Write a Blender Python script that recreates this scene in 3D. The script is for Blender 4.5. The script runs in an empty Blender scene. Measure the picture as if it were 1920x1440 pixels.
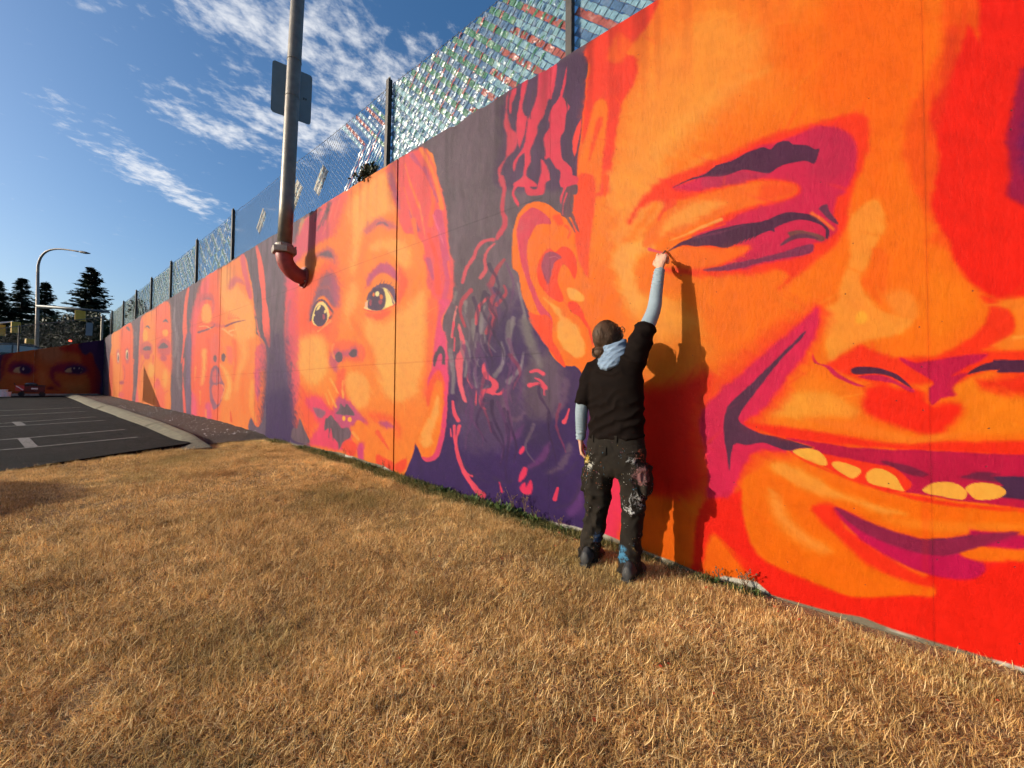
import bpy, bmesh, math, random
import numpy as np
from mathutils import Vector, Matrix, noise as mnoise

random.seed(7)
rng = np.random.default_rng(7)
scene = bpy.context.scene
COL = scene.collection

# ------------------------------------------------------------------ camera
# world frame: wall face is the plane X = 0, the wall runs along Y (far = +Y), Z up, ground near the painter is Z = 0
CAM = np.array([-2.9, 0.0, 1.25])
FPX = 720.0                      # focal length in pixels of a 1920 x 1440 frame
YAW, PITCH, ROLL = math.radians(52.2), math.radians(1.43), math.radians(0.4)
_F = np.array([math.sin(YAW) * math.cos(PITCH), math.cos(YAW) * math.cos(PITCH), math.sin(PITCH)])
_R0 = np.array([math.cos(YAW), -math.sin(YAW), 0.0])
_U0 = np.cross(_R0, _F)
_R = _R0 * math.cos(ROLL) + _U0 * math.sin(ROLL)
_U = _U0 * math.cos(ROLL) - _R0 * math.sin(ROLL)
cam_data = bpy.data.cameras.new('camera')
cam = bpy.data.objects.new('camera', cam_data)
COL.objects.link(cam)
cam.matrix_world = Matrix(((_R[0], _U[0], -_F[0], CAM[0]), (_R[1], _U[1], -_F[1], CAM[1]),
                           (_R[2], _U[2], -_F[2], CAM[2]), (0, 0, 0, 1)))
cam_data.sensor_width = 36.0
cam_data.lens = 36.0 * FPX / 1920.0
cam_data.clip_start = 0.02
cam_data.clip_end = 3000.0
scene.camera = cam

# ------------------------------------------------------------------ light
SUN_DIR = np.array([1.0, -0.74, -0.42])          # the way the light travels
SUN_DIR = SUN_DIR / np.linalg.norm(SUN_DIR)
sun_elev = math.asin(-SUN_DIR[2])
sun_az = math.atan2(-SUN_DIR[0], -SUN_DIR[1])    # from +Y towards +X
sd = bpy.data.lights.new('sun', 'SUN')
sd.energy = 4.7
sd.angle = math.radians(0.5)
sd.color = (1.0, 0.90, 0.74)
sun = bpy.data.objects.new('sun', sd)
COL.objects.link(sun)
sun.rotation_euler = Vector(SUN_DIR).to_track_quat('-Z', 'Y').to_euler()
sun.location = (-20, 15, 12)

world = bpy.data.worlds.new('World')
scene.world = world
world.use_nodes = True
wn, wl = world.node_tree.nodes, world.node_tree.links
wn.clear()
w_out = wn.new('ShaderNodeOutputWorld')
w_bg = wn.new('ShaderNodeBackground')
w_sky = wn.new('ShaderNodeTexSky')
w_sky.sky_type = 'NISHITA'
w_sky.sun_disc = False
w_sky.sun_elevation = sun_elev
w_sky.sun_rotation = sun_az
w_sky.air_density = 1.0
w_sky.dust_density = 2.6
w_sky.ozone_density = 3.0
SKY_STRENGTH = 0.082
w_bg.inputs['Strength'].default_value = SKY_STRENGTH


def wmath(op, a, b=None, c=None, clamp=False):
    n = wn.new('ShaderNodeMath')
    n.operation = op
    n.use_clamp = clamp
    for i, v in enumerate((a, b, c)):
        if v is None:
            continue
        if isinstance(v, (int, float)):
            n.inputs[i].default_value = v
        else:
            wl.new(v, n.inputs[i])
    return n.outputs[0]


# thin high cloud: noise on a flat layer far above, so it foreshortens towards the horizon
tc = wn.new('ShaderNodeTexCoord')
sep = wn.new('ShaderNodeSeparateXYZ')
wl.new(tc.outputs['Generated'], sep.inputs[0])
dz = wmath('ADD', wmath('MAXIMUM', sep.outputs['Z'], 0.0), 0.06)
cu = wmath('DIVIDE', sep.outputs['X'], dz)
cv = wmath('DIVIDE', sep.outputs['Y'], dz)
cvec = wn.new('ShaderNodeCombineXYZ')
wl.new(cu, cvec.inputs[0])
wl.new(cv, cvec.inputs[1])


def wnoise(scale, detail, rough, mapping=None, dist=0.0):
    mp = wn.new('ShaderNodeMapping')
    wl.new(cvec.outputs[0], mp.inputs[0])
    if mapping:
        mp.inputs['Location'].default_value = mapping[0]
        mp.inputs['Rotation'].default_value = (0, 0, mapping[1])
        mp.inputs['Scale'].default_value = mapping[2]
    n = wn.new('ShaderNodeTexNoise')
    n.inputs['Scale'].default_value = scale
    n.inputs['Detail'].default_value = detail
    n.inputs['Roughness'].default_value = rough
    n.inputs['Distortion'].default_value = dist
    wl.new(mp.outputs[0], n.inputs['Vector'])
    return n.outputs['Fac']


def wmap(val, a, b, c=0.0, d=1.0):
    m = wn.new('ShaderNodeMapRange')
    m.interpolation_type = 'SMOOTHSTEP'
    wl.new(val, m.inputs[0])
    for i, v in enumerate((a, b, c, d)):
        m.inputs[i + 1].default_value = v
    return m.outputs[0]


CLOUD_BANDS = []      # filled below: (u, v, radius along, radius across, angle, amount)
for _b in ((0.36, 2.12, 0.48, 0.13, math.radians(42), 1.15),
           (0.45, 1.02, 0.45, 0.24, math.radians(-35), 1.0),
           (0.85, 0.95, 0.45, 0.22, math.radians(-35), 0.9),
           (0.55, 1.36, 0.34, 0.22, math.radians(-30), 1.1),
           (0.45, 1.55, 0.26, 0.14, math.radians(-10), 1.0),
           (-1.2, 1.6, 0.7, 0.25, math.radians(30), 0.8),
           (-0.8, -0.9, 0.9, 0.4, math.radians(20), 0.8),
           (1.5, -1.0, 0.9, 0.4, math.radians(-40), 0.8)):
    CLOUD_BANDS.append(_b)
cov = None
for (bu, bv, ra, rb, an, amt) in CLOUD_BANDS:
    mp = wn.new('ShaderNodeMapping')
    mp.vector_type = 'TEXTURE'
    mp.inputs['Location'].default_value = (bu, bv, 0)
    mp.inputs['Rotation'].default_value = (0, 0, an)
    mp.inputs['Scale'].default_value = (ra * 1.7, rb * 1.7, 1)
    wl.new(cvec.outputs[0], mp.inputs[0])
    gr = wn.new('ShaderNodeTexGradient')
    gr.gradient_type = 'QUADRATIC_SPHERE'
    wl.new(mp.outputs[0], gr.inputs[0])
    g = wmath('MULTIPLY', gr.outputs['Fac'], amt * 1.25)
    cov = g if cov is None else wmath('MAXIMUM', cov, g)
n_big = wnoise(6.0, 1.0, 0.5, ((3.1, 1.7, 0), math.radians(35), (1, 1, 1)))
n_det = wnoise(22.0, 5.0, 0.60, ((0.4, 2.2, 0), math.radians(40), (0.88, 1.08, 1)), 0.15)
shape = wmath('ADD', wmath('MULTIPLY', n_big, 0.45), wmath('MULTIPLY', n_det, 0.70))
thr = wmath('ADD', shape, wmath('MULTIPLY', wmath('MINIMUM', cov, 1.0), 0.30))
cl = wmap(thr, 0.68, 1.02)
horizon_fade = wmap(sep.outputs['Z'], 0.16, 0.34)
cl = wmath('MULTIPLY', wmath('MULTIPLY', cl, horizon_fade), 0.80)
w_mix = wn.new('ShaderNodeMix')
w_mix.data_type = 'RGBA'
w_mix.inputs['B'].default_value = (9.2, 9.3, 9.5, 1.0)
wl.new(cl, w_mix.inputs['Factor'])
w_hs = wn.new('ShaderNodeHueSaturation')
w_hs.inputs['Saturation'].default_value = 1.24
w_hs.inputs['Value'].default_value = 1.66
wl.new(w_sky.outputs[0], w_hs.inputs['Color'])
wl.new(w_hs.outputs[0], w_mix.inputs['A'])
wl.new(w_mix.outputs['Result'], w_bg.inputs['Color'])
wl.new(w_bg.outputs[0], w_out.inputs['Surface'])

vs = scene.view_settings
vs.view_transform = 'Standard'
vs.look = 'None'
vs.exposure = 0.40
vs.gamma = 1.0
vs.use_curve_mapping = False
scene.cycles.max_bounces = 4
scene.cycles.use_adaptive_sampling = True
scene.cycles.adaptive_threshold = 0.05
scene.cycles.adaptive_min_samples = 12
scene.cycles.transparent_max_bounces = 8

# ------------------------------------------------------------------ helpers
def ray(px, py):
    return _F + _R * ((px - 960) / FPX) - _U * ((py - 720) / FPX)


def at(px, py, axis, val):
    """world point seen at a photo pixel, on the plane axis = val"""
    d = ray(px, py)
    return CAM + d * ((val - CAM[axis]) / d[axis])


def at_depth(px, py, t):
    return CAM + ray(px, py) * t


def lin(c):
    out = []
    for v in c[:3]:
        v = v / 255.0
        out.append(v / 12.92 if v <= 0.04045 else ((v + 0.055) / 1.055) ** 2.4)
    return out


def tag(o, label=None, cat=None, group=None, kind=None):
    if label:
        o['label'] = label
    if cat:
        o['category'] = cat
    if group:
        o['group'] = group
    if kind:
        o['kind'] = kind
    return o


def empty(name, loc=(0, 0, 0), parent=None):
    o = bpy.data.objects.new(name, None)
    o.empty_display_size = 0.2
    COL.objects.link(o)
    o.location = loc
    if parent:
        o.parent = parent
    return o


class MB:
    """collects faces; build() links them as one mesh object. Coordinates are world coordinates."""

    def __init__(self):
        self.v, self.f, self.mi, self.cur = [], [], [], 0

    def face(self, pts):
        n = len(self.v)
        self.v += [tuple(p) for p in pts]
        self.f.append(tuple(range(n, n + len(pts))))
        self.mi.append(self.cur)

    def add(self, verts, faces):
        n = len(self.v)
        self.v += [tuple(p) for p in verts]
        self.f += [tuple(i + n for i in f) for f in faces]
        self.mi += [self.cur] * len(faces)

    def box(self, c, s, rot=None):
        c = np.array(c, float)
        vs_ = []
        for dx in (-.5, .5):
            for dy in (-.5, .5):
                for dz_ in (-.5, .5):
                    p = np.array([dx * s[0], dy * s[1], dz_ * s[2]])
                    if rot is not None:
                        p = rot @ p
                    vs_.append(c + p)
        self.add(vs_, [(0, 1, 3, 2), (4, 6, 7, 5), (0, 4, 5, 1), (2, 3, 7, 6), (0, 2, 6, 4), (1, 5, 7, 3)])

    def tube(self, pts, r, n=8, cap=True, squash=None):
        pts = [np.array(p, float) for p in pts]
        if not hasattr(r, '__len__'):
            r = [r] * len(pts)
        rings = []
        up = None
        for i, p in enumerate(pts):
            a = pts[max(i - 1, 0)]
            b = pts[min(i + 1, len(pts) - 1)]
            t = b - a
            t = t / (np.linalg.norm(t) + 1e-12)
            if up is None:
                ref = np.array([0, 0, 1.0]) if abs(t[2]) < 0.9 else np.array([1.0, 0, 0])
                u = np.cross(t, ref)
            else:
                u = up - t * (up @ t)
            u = u / (np.linalg.norm(u) + 1e-12)
            up = u
            w = np.cross(t, u)
            rings.append([p + r[i] * (u * math.cos(k * 2 * math.pi / n) + w * math.sin(k * 2 * math.pi / n)) for k in range(n)])
        self.rings(rings, cap)

    def rings(self, rings, cap=True):
        n = len(rings[0])
        vs_ = [q for rg in rings for q in rg]
        fs = []
        for i in range(len(rings) - 1):
            for k in range(n):
                a, b = i * n + k, i * n + (k + 1) % n
                fs.append((a, b, b + n, a + n))
        if cap:
            fs.append(tuple(range(n - 1, -1, -1)))
            m = (len(rings) - 1) * n
            fs.append(tuple(range(m, m + n)))
        self.add(vs_, fs)

    def ell(self, c, r, rot=None, nu=12, nv=8):
        c = np.array(c, float)
        rg = []
        for j in range(nv + 1):
            th = math.pi * j / nv
            th = min(max(th, 0.02), math.pi - 0.02)
            row = []
            for i in range(nu):
                ph = 2 * math.pi * i / nu
                p = np.array([r[0] * math.sin(th) * math.cos(ph), r[1] * math.sin(th) * math.sin(ph), r[2] * math.cos(th)])
                if rot is not None:
                    p = rot @ p
                row.append(c + p)
            rg.append(row)
        self.rings(rg)

    def mesh(self, name):
        me = bpy.data.meshes.new(name)
        me.from_pydata([tuple(map(float, p)) for p in self.v], [], self.f)
        me.update()
        return me

    def build(self, name, mat, parent=None, smooth=False, origin=None):
        me = self.mesh(name)
        o = bpy.data.objects.new(name, me)
        COL.objects.link(o)
        mats = mat if isinstance(mat, (list, tuple)) else [mat]
        for m in mats:
            me.materials.append(m)
        if len(mats) > 1:
            me.polygons.foreach_set('material_index', self.mi)
        if smooth:
            me.polygons.foreach_set('use_smooth', [True] * len(me.polygons))
        if parent:
            o.parent = parent
            o.matrix_parent_inverse = Matrix.Translation(parent.location).inverted()
        elif origin is not None:
            me.transform(Matrix.Translation(-Vector(origin)))
            o.location = origin
        me.update()
        return o


def bevel(o, w=0.01, seg=2, angle=40):
    m = o.modifiers.new('bevel', 'BEVEL')
    m.width = w
    m.segments = seg
    m.limit_method = 'ANGLE'
    m.angle_limit = math.radians(angle)
    return o


def rotz(a):
    c, s = math.cos(a), math.sin(a)
    return np.array([[c, -s, 0], [s, c, 0], [0, 0, 1.0]])


def roty(a):
    c, s = math.cos(a), math.sin(a)
    return np.array([[c, 0, s], [0, 1.0, 0], [-s, 0, c]])


def rotx(a):
    c, s = math.cos(a), math.sin(a)
    return np.array([[1.0, 0, 0], [0, c, -s], [0, s, c]])


# ---- value noise for numpy
def vnoise(x, y, seed=0):
    r = np.random.default_rng(seed).random((256, 256)).astype(np.float32)
    xi, yi = np.floor(x).astype(int), np.floor(y).astype(int)
    fx, fy = (x - xi).astype(np.float32), (y - yi).astype(np.float32)
    fx, fy = fx * fx * (3 - 2 * fx), fy * fy * (3 - 2 * fy)
    a, b = r[xi & 255, yi & 255], r[(xi + 1) & 255, yi & 255]
    c, d = r[xi & 255, (yi + 1) & 255], r[(xi + 1) & 255, (yi + 1) & 255]
    return (a * (1 - fx) + b * fx) * (1 - fy) + (c * (1 - fx) + d * fx) * fy


def fnoise(x, y, seed=0, octv=4):
    s, a, t = 0, 0.5, 0
    for i in range(octv):
        s = s + a * vnoise(x * 2 ** i + 17.3 * i, y * 2 ** i + 5.1 * i, seed + i)
        t += a
        a *= 0.5
    return s / t


# ------------------------------------------------------------------ materials
class NT:
    def __init__(self, name):
        self.m = bpy.data.materials.new(name)
        self.m.use_nodes = True
        self.n, self.l = self.m.node_tree.nodes, self.m.node_tree.links
        self.b = self.n['Principled BSDF']

    def node(self, t, **kw):
        n = self.n.new(t)
        for k, v in kw.items():
            if k in n.inputs:
                n.inputs[k].default_value = v
            else:
                setattr(n, k, v)
        return n

    def link(self, a, b):
        self.l.new(a, b)

    def coord(self, which='Object', scale=(1, 1, 1), rot=(0, 0, 0)):
        t = self.n.new('ShaderNodeTexCoord')
        mp = self.n.new('ShaderNodeMapping')
        self.l.new(t.outputs[which], mp.inputs[0])
        mp.inputs['Scale'].default_value = scale
        mp.inputs['Rotation'].default_value = rot
        return mp.outputs[0]

    def pos(self, scale=(1, 1, 1), rot=(0, 0, 0)):
        t = self.n.new('ShaderNodeNewGeometry')
        mp = self.n.new('ShaderNodeMapping')
        self.l.new(t.outputs['Position'], mp.inputs[0])
        mp.inputs['Scale'].default_value = scale
        mp.inputs['Rotation'].default_value = rot
        return mp.outputs[0]

    def noise(self, vec, scale, detail=4, rough=0.55, dist=0.0):
        n = self.node('ShaderNodeTexNoise', Scale=scale, Detail=detail, Roughness=rough, Distortion=dist)
        self.l.new(vec, n.inputs['Vector'])
        return n.outputs['Fac']

    def ramp(self, fac, stops):
        r = self.n.new('ShaderNodeValToRGB')
        e = r.color_ramp.elements
        while len(e) < len(stops):
            e.new(0.5)
        for i, (p, c) in enumerate(stops):
            e[i].position = p
            e[i].color = (*c[:3], 1) if not isinstance(c, (int, float)) else (c, c, c, 1)
        self.l.new(fac, r.inputs[0])
        return r.outputs['Color']

    def mix(self, fac, a, b, mode='MIX'):
        n = self.n.new('ShaderNodeMix')
        n.data_type = 'RGBA'
        n.blend_type = mode
        for key, v in (('Factor', fac), ('A', a), ('B', b)):
            if isinstance(v, (int, float)):
                n.inputs[key].default_value = v if key == 'Factor' else (v, v, v, 1)
            elif isinstance(v, (tuple, list)):
                n.inputs[key].default_value = (*v[:3], 1)
            else:
                self.l.new(v, n.inputs[key])
        return n.outputs['Result']

    def math(self, op, a, b=None, clamp=False):
        n = self.n.new('ShaderNodeMath')
        n.operation = op
        n.use_clamp = clamp
        for i, v in enumerate((a, b)):
            if v is None:
                continue
            if isinstance(v, (int, float)):
                n.inputs[i].default_value = v
            else:
                self.l.new(v, n.inputs[i])
        return n.outputs[0]

    def set(self, **kw):
        for k, v in kw.items():
            k = k.replace('_', ' ')
            s = self.b.inputs[k]
            if hasattr(v, 'is_linked'):
                self.l.new(v, s)
            elif isinstance(v, (tuple, list)):
                s.default_value = (*v[:3], 1)
            else:
                s.default_value = v
        return self

    def bump(self, h, strength=0.3, dist=0.01):
        b = self.node('ShaderNodeBump', Strength=strength, Distance=dist)
        self.l.new(h, b.inputs['Height'])
        self.l.new(b.outputs[0], self.b.inputs['Normal'])
        return self


def simple(name, col, rough=0.6, metal=0.0, var=0.25, scale=12.0, bump=0.0, bscale=60.0, spec=0.4):
    t = NT(name)
    v = t.coord()
    f = t.noise(v, scale, 5, 0.6)
    a = tuple(max(0, c * (1 - var)) for c in col)
    b = tuple(min(1, c * (1 + var)) for c in col)
    t.set(Base_Color=t.ramp(f, [(0.3, a), (0.7, b)]), Roughness=rough, Metallic=metal)
    t.b.inputs['Specular IOR Level'].default_value = spec
    if bump:
        t.bump(t.noise(v, bscale, 3, 0.6), bump, 0.004)
    return t.m


M = {}
M['concrete'] = simple('bare_concrete', (0.30, 0.28, 0.25), 0.9, 0, 0.3, 6, 0.5, 90)
M['kerb'] = simple('kerb_concrete', (0.125, 0.112, 0.072), 0.9, 0, 0.28, 7, 0.5, 70)
M['post'] = simple('weathered_steel', (0.038, 0.031, 0.027), 0.55, 0.3, 0.3, 14)
M['wire'] = simple('dark_wire', (0.050, 0.052, 0.055), 0.5, 0.4, 0.2, 30)
M['galv'] = simple('galvanised_steel', (0.155, 0.138, 0.118), 0.45, 0.45, 0.22, 9, 0.1, 50)
M['galv_dark'] = simple('aged_collar_steel', (0.24, 0.20, 0.17), 0.55, 0.3, 0.3, 14, 0.2, 60)
M['red_pipe'] = simple('red_painted_pipe', (0.24, 0.040, 0.036), 0.5, 0, 0.2, 12, 0.15, 60)
M['sign_back'] = simple('bare_aluminium', (0.13, 0.18, 0.21), 0.5, 0.3, 0.08, 5)
M['black'] = simple('black_rubber', (0.012, 0.012, 0.012), 0.6, 0, 0.2, 20)
M['yellow'] = simple('signal_yellow', (0.55, 0.32, 0.03), 0.5, 0, 0.15, 6)
M['white'] = simple('white_paint', (0.72, 0.72, 0.70), 0.6, 0, 0.08, 9)
M['barkwood'] = simple('tree_bark', (0.07, 0.05, 0.035), 0.9, 0, 0.3, 8)
M['redplastic'] = simple('red_plastic', (0.45, 0.05, 0.04), 0.45, 0, 0.15, 10)
M['darkred'] = simple('dark_red_metal', (0.10, 0.018, 0.018), 0.4, 0.2, 0.2, 10)
M['carpaint'] = simple('dark_car_paint', (0.02, 0.035, 0.04), 0.2, 0.3, 0.1, 5)
M['glass'] = simple('car_glass', (0.10, 0.16, 0.18), 0.05, 0.0, 0.05, 5, spec=0.9)
t = NT('lamp_lens')
t.set(Base_Color=(0.8, 0.12, 0.08), Roughness=0.3)
t.b.inputs['Emission Color'].default_value = (1.0, 0.12, 0.06, 1)
t.b.inputs['Emission Strength'].default_value = 2.0
M['redlens'] = t.m
# ------------------------------------------------------------------ ground
_GY = [-40, -6, -0.77, 0.25, 1.56, 4.1, 5.4, 7.9, 11.0, 30.4, 60]
_GZ = [-0.5, -0.12, -0.035, 0.005, 0.085, 0.235, 0.315, 0.355, 0.49, 0.965, 1.2]


def G(y):
    return np.interp(y, _GY, _GZ)


def ground_at(px, py, dz=0.0):
    z = 0.3
    for _ in range(40):
        p = at(px, py, 2, z)
        z = 0.6 * z + 0.4 * (float(G(p[1])) + dz)
    return at(px, py, 2, z)


def sheet(name, xs, ys, zf, mat, parent=None, keep=None):
    xs, ys = np.asarray(xs, float), np.asarray(ys, float)
    X, Y = np.meshgrid(xs, ys)
    Z = zf(X, Y)
    nx, ny = len(xs), len(ys)
    v = np.stack([X.ravel(), Y.ravel(), Z.ravel()], 1)
    idx = np.arange(nx * ny).reshape(ny, nx)
    f = np.stack([idx[:-1, :-1].ravel(), idx[:-1, 1:].ravel(), idx[1:, 1:].ravel(), idx[1:, :-1].ravel()], 1)
    if keep is not None:
        c = v[f].mean(1)
        f = f[keep(c[:, 0], c[:, 1])]
    me = bpy.data.meshes.new(name)
    me.from_pydata(v.tolist(), [], f.tolist())
    me.materials.append(mat)
    me.polygons.foreach_set('use_smooth', [True] * len(me.polygons))
    o = bpy.data.objects.new(name, me)
    COL.objects.link(o)
    if parent:
        o.parent = parent
    return o


# dry soil and thatch under the grass
t = NT('dry_thatch_soil')
v = t.pos()
f1 = t.noise(v, 3.0, 5, 0.6)
f2 = t.noise(v, 55.0, 4, 0.7)
t.set(Base_Color=t.mix(f1, t.ramp(f2, [(0.3, (0.09, 0.054, 0.024)), (0.7, (0.34, 0.215, 0.095))]),
                       t.ramp(f2, [(0.3, (0.11, 0.062, 0.026)), (0.7, (0.40, 0.25, 0.105))])), Roughness=0.95)
t.bump(f2, 0.8, 0.02)
M['soil'] = t.m

t = NT('worn_asphalt')
v = t.pos()
f1 = t.noise(v, 1.1, 5, 0.65)
f2 = t.noise(v, 130.0, 3, 0.7)
f3 = t.noise(v, 22.0, 4, 0.6)
base = t.mix(f1, (0.008, 0.0066, 0.005), (0.017, 0.014, 0.011))
grit = t.ramp(f2, [(0.35, 0.35), (0.62, 1.0), (0.75, 2.6)])
stain = t.ramp(t.noise(v, 0.7, 5, 0.7, 0.6), [(0.36, 0.40), (0.50, 1.0), (0.66, 1.5)])
base = t.mix(1.0, base, stain, 'MULTIPLY')
vc = t.node('ShaderNodeTexVoronoi', Scale=0.75, feature='DISTANCE_TO_EDGE')
wv = t.node('ShaderNodeVectorMath', operation='ADD')
nzc = t.node('ShaderNodeTexNoise', Scale=2.5, Detail=5.0)
t.link(v, nzc.inputs['Vector'])
t.link(v, wv.inputs[0])
t.link(nzc.outputs['Color'], wv.inputs[1])
t.link(wv.outputs[0], vc.inputs['Vector'])
crack = t.ramp(vc.outputs['Distance'], [(0.0, 0.25), (0.010, 0.35), (0.02, 1.0)])
base = t.mix(1.0, base, crack, 'MULTIPLY')
t.b.inputs['Specular IOR Level'].default_value = 0.12
t.set(Base_Color=t.mix(1.0, base, grit, 'MULTIPLY'), Roughness=0.92)
t.bump(t.math('ADD', f2, f3), 0.7, 0.012)
M['asphalt'] = t.m

t = NT('bark_and_dirt')
v = t.pos()
f1 = t.noise(v, 2.2, 5, 0.65)
f2 = t.noise(v, 60.0, 4, 0.7)
base = t.mix(f1, (0.040, 0.024, 0.016), (0.080, 0.048, 0.030))
t.set(Base_Color=t.mix(1.0, base, t.ramp(f2, [(0.3, 0.3), (0.7, 1.5)]), 'MULTIPLY'), Roughness=0.95)
t.bump(f2, 1.0, 0.03)
M['bark'] = t.m

t = NT('worn_road_paint')
v = t.pos()
f2 = t.noise(v, 28.0, 5, 0.7)
t.set(Base_Color=t.ramp(f2, [(0.36, (0.03, 0.026, 0.022)), (0.60, (0.17, 0.16, 0.145))]), Roughness=0.85)
M['roadpaint'] = t.m

ext = np.concatenate([np.linspace(-300, -30, 10), np.linspace(-25, 0.2, 22)])
exy = np.concatenate([np.linspace(-300, -20, 10), np.linspace(-15, 31, 60)])
o = sheet('ground', ext, exy, lambda X, Y: G(Y) - 0.06, M['soil'])
tag(o, kind='structure')


def lawn_edge(x):
    x = np.asarray(x, float)
    return np.where(x > -0.87, 7.93 + 0.02 * np.sin(x * 9), 7.93 + 0.43 * (x + 0.87) + 0.05 * np.sin(x * 2.1))


def lawn_z(X, Y):
    return G(Y) + 0.035 * (fnoise(X * 1.3 + 40, Y * 1.3 + 40, 3) - 0.5) + 0.02 * (fnoise(X * 6 + 40, Y * 6 + 40, 5, 2) - 0.5)


lawn = sheet('lawn', np.linspace(-9, -0.004, 110), np.linspace(-6, 8.25, 170), lawn_z, M['soil'],
             keep=lambda x, y: y < lawn_edge(x) + 0.1)
tag(lawn, kind='structure')

# parking lot: a slab a little above the lawn on its right-hand end
LOT_UP = lambda x: 0.016 + 0.075 * np.clip((np.asarray(x) + 2.9) / 2.0, 0, 1)
K0, K1 = ground_at(372, 834, 0.08), ground_at(134, 741.5, 0.08)


def kerb_x(y):
    return K0[0] + (K1[0] - K0[0]) * (np.asarray(y) - K0[1]) / (K1[1] - K0[1])


mb = MB()
xs = np.concatenate([np.linspace(0, 4, 21), np.linspace(4.5, 26, 16)])
rows = np.concatenate([np.linspace(0, 0.3, 14), np.linspace(0.34, 1, 12)])
gridv, nr = [], len(rows)
for s in xs:
    for r_ in rows:
        x0 = K0[0] - s
        y0 = float(lawn_edge(x0)) if s > 0.0 else float(lawn_edge(K0[0] - 0.001))
        y = y0 + (30.45 - y0) * r_
        x = float(kerb_x(y)) - s - 0.02
        gridv.append((x, y, float(G(y)) + float(LOT_UP(x)) * (1 - 0.6 * min(1, (y - y0) / 10))))
fs = []
for i in range(len(xs) - 1):
    for j in range(nr - 1):
        a = i * nr + j
        fs.append((a, a + 1, a + nr + 1, a + nr))
mb.add(gridv, fs)
for i in range(len(xs) - 1):
    a, b = gridv[i * nr], gridv[(i + 1) * nr]
    mb.face([a, b, (b[0], b[1], b[2] - 0.2), (a[0], a[1], a[2] - 0.2)])
lot = mb.build('parking_lot', M['asphalt'])
tag(lot, kind='structure')


def lot_z(x, y):
    y0 = float(lawn_edge(x))
    return float(G(y)) + float(LOT_UP(x)) * (1 - 0.6 * min(1, max(0, (y - y0) / 10)))


def lot_pt(px, py):
    p = ground_at(px, py, 0.03)
    for _ in range(3):
        p = at(px, py, 2, lot_z(p[0], p[1]) + 0.005)
    return p


def paint_strip(a, b, w, name='parking_line'):
    a, b = np.array(a), np.array(b)
    d = (b - a)
    d[2] = 0
    d = d / np.linalg.norm(d)
    nrm = np.array([-d[1], d[0], 0])
    m = MB()
    n = 14
    pts = [a + (b - a) * k / n for k in range(n + 1)]
    vs_ = []
    for p in pts:
        for s in (-1, 1):
            q = p + nrm * s * w / 2
            vs_.append((q[0], q[1], lot_z(q[0], q[1]) + 0.006))
    m.add(vs_, [(2 * k, 2 * k + 1, 2 * k + 3, 2 * k + 2) for k in range(n)])
    return m.build(name, M['roadpaint'], lot)


stall = [((258, 819), (0, 844)), ((234, 804.5), (0, 825)), ((196, 788), (14, 799.5)), ((179, 781.5), (0, 794)), ((160, 771), (20, 779)), ((150, 764), (20, 770))]
for a, b in stall:
    A, B = lot_pt(*a), lot_pt(*b)
    B = A + (B - A) / np.linalg.norm((B - A)[:2]) * 4.3
    paint_strip(A, B, 0.075)
for a, b in (((43, 821), (59, 838)), ((30, 791), (41, 798))):
    paint_strip(lot_pt(*a), lot_pt(*b), 0.12, 'parking_bar')

# rolled kerb, cast in lengths
kerb = empty('kerb', (K0[0], K0[1], float(G(K0[1]))))
tag(kerb, kind='structure')
prof = [(-0.17, -0.1), (-0.17, 0.01), (-0.11, 0.05), (0.02, 0.105), (0.11, 0.12), (0.16, 0.115), (0.17, 0.08), (0.17, -0.1)]
ky = [K0[1] - 0.06, 10.6, 13.9, 17.6, 21.4, 25.4, 30.3]
for i in range(len(ky) - 1):
    mb = MB()
    rg = []
    n = 6
    off = random.uniform(-0.02, 0.02)
    for k in range(n + 1):
        y = ky[i] + 0.012 + (ky[i + 1] - ky[i] - 0.024) * k / n
        xk = float(kerb_x(y)) + off
        taper = 1.0
        if i == 0:
            taper = min(1.0, 0.12 + 0.88 * (y - ky[0]) / 0.9)
        rg.append([(xk + a, y - (0.10 * a if i == 0 and k == 0 else 0), float(G(y)) + 0.02 + (b * taper if b > 0 else b)) for a, b in prof])
    mb.rings(rg)
    bevel(mb.build('kerb_length', M['kerb'], kerb), 0.008, 2)

strip = sheet('planting_strip', np.linspace(-1.25, -0.004, 22), np.linspace(7.85, 30.45, 120),
              lambda X, Y: G(Y) + 0.085 + 0.05 * (fnoise(X * 4 + 9, Y * 4 + 9, 8) - 0.5) - 0.06 * np.clip((8.5 - Y) / 0.7, 0, 1), M['bark'],
              keep=lambda x, y: x > kerb_x(y) + 0.12)
tag(strip, kind='structure')

# upper road behind the end wall, and the bank the long wall holds back
o = sheet('upper_road', np.linspace(-200, 200, 9), np.concatenate([[30.85, 40, 80], np.linspace(150, 600, 5)]), lambda X, Y: 0 * X + 2.2, M['asphalt'])
tag(o, kind='structure')
o = sheet('bank', [0.34, 2, 6, 200], np.linspace(-60, 30.9, 12), lambda X, Y: 0 * X + 3.9, M['soil'])
tag(o, kind='structure')
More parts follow.
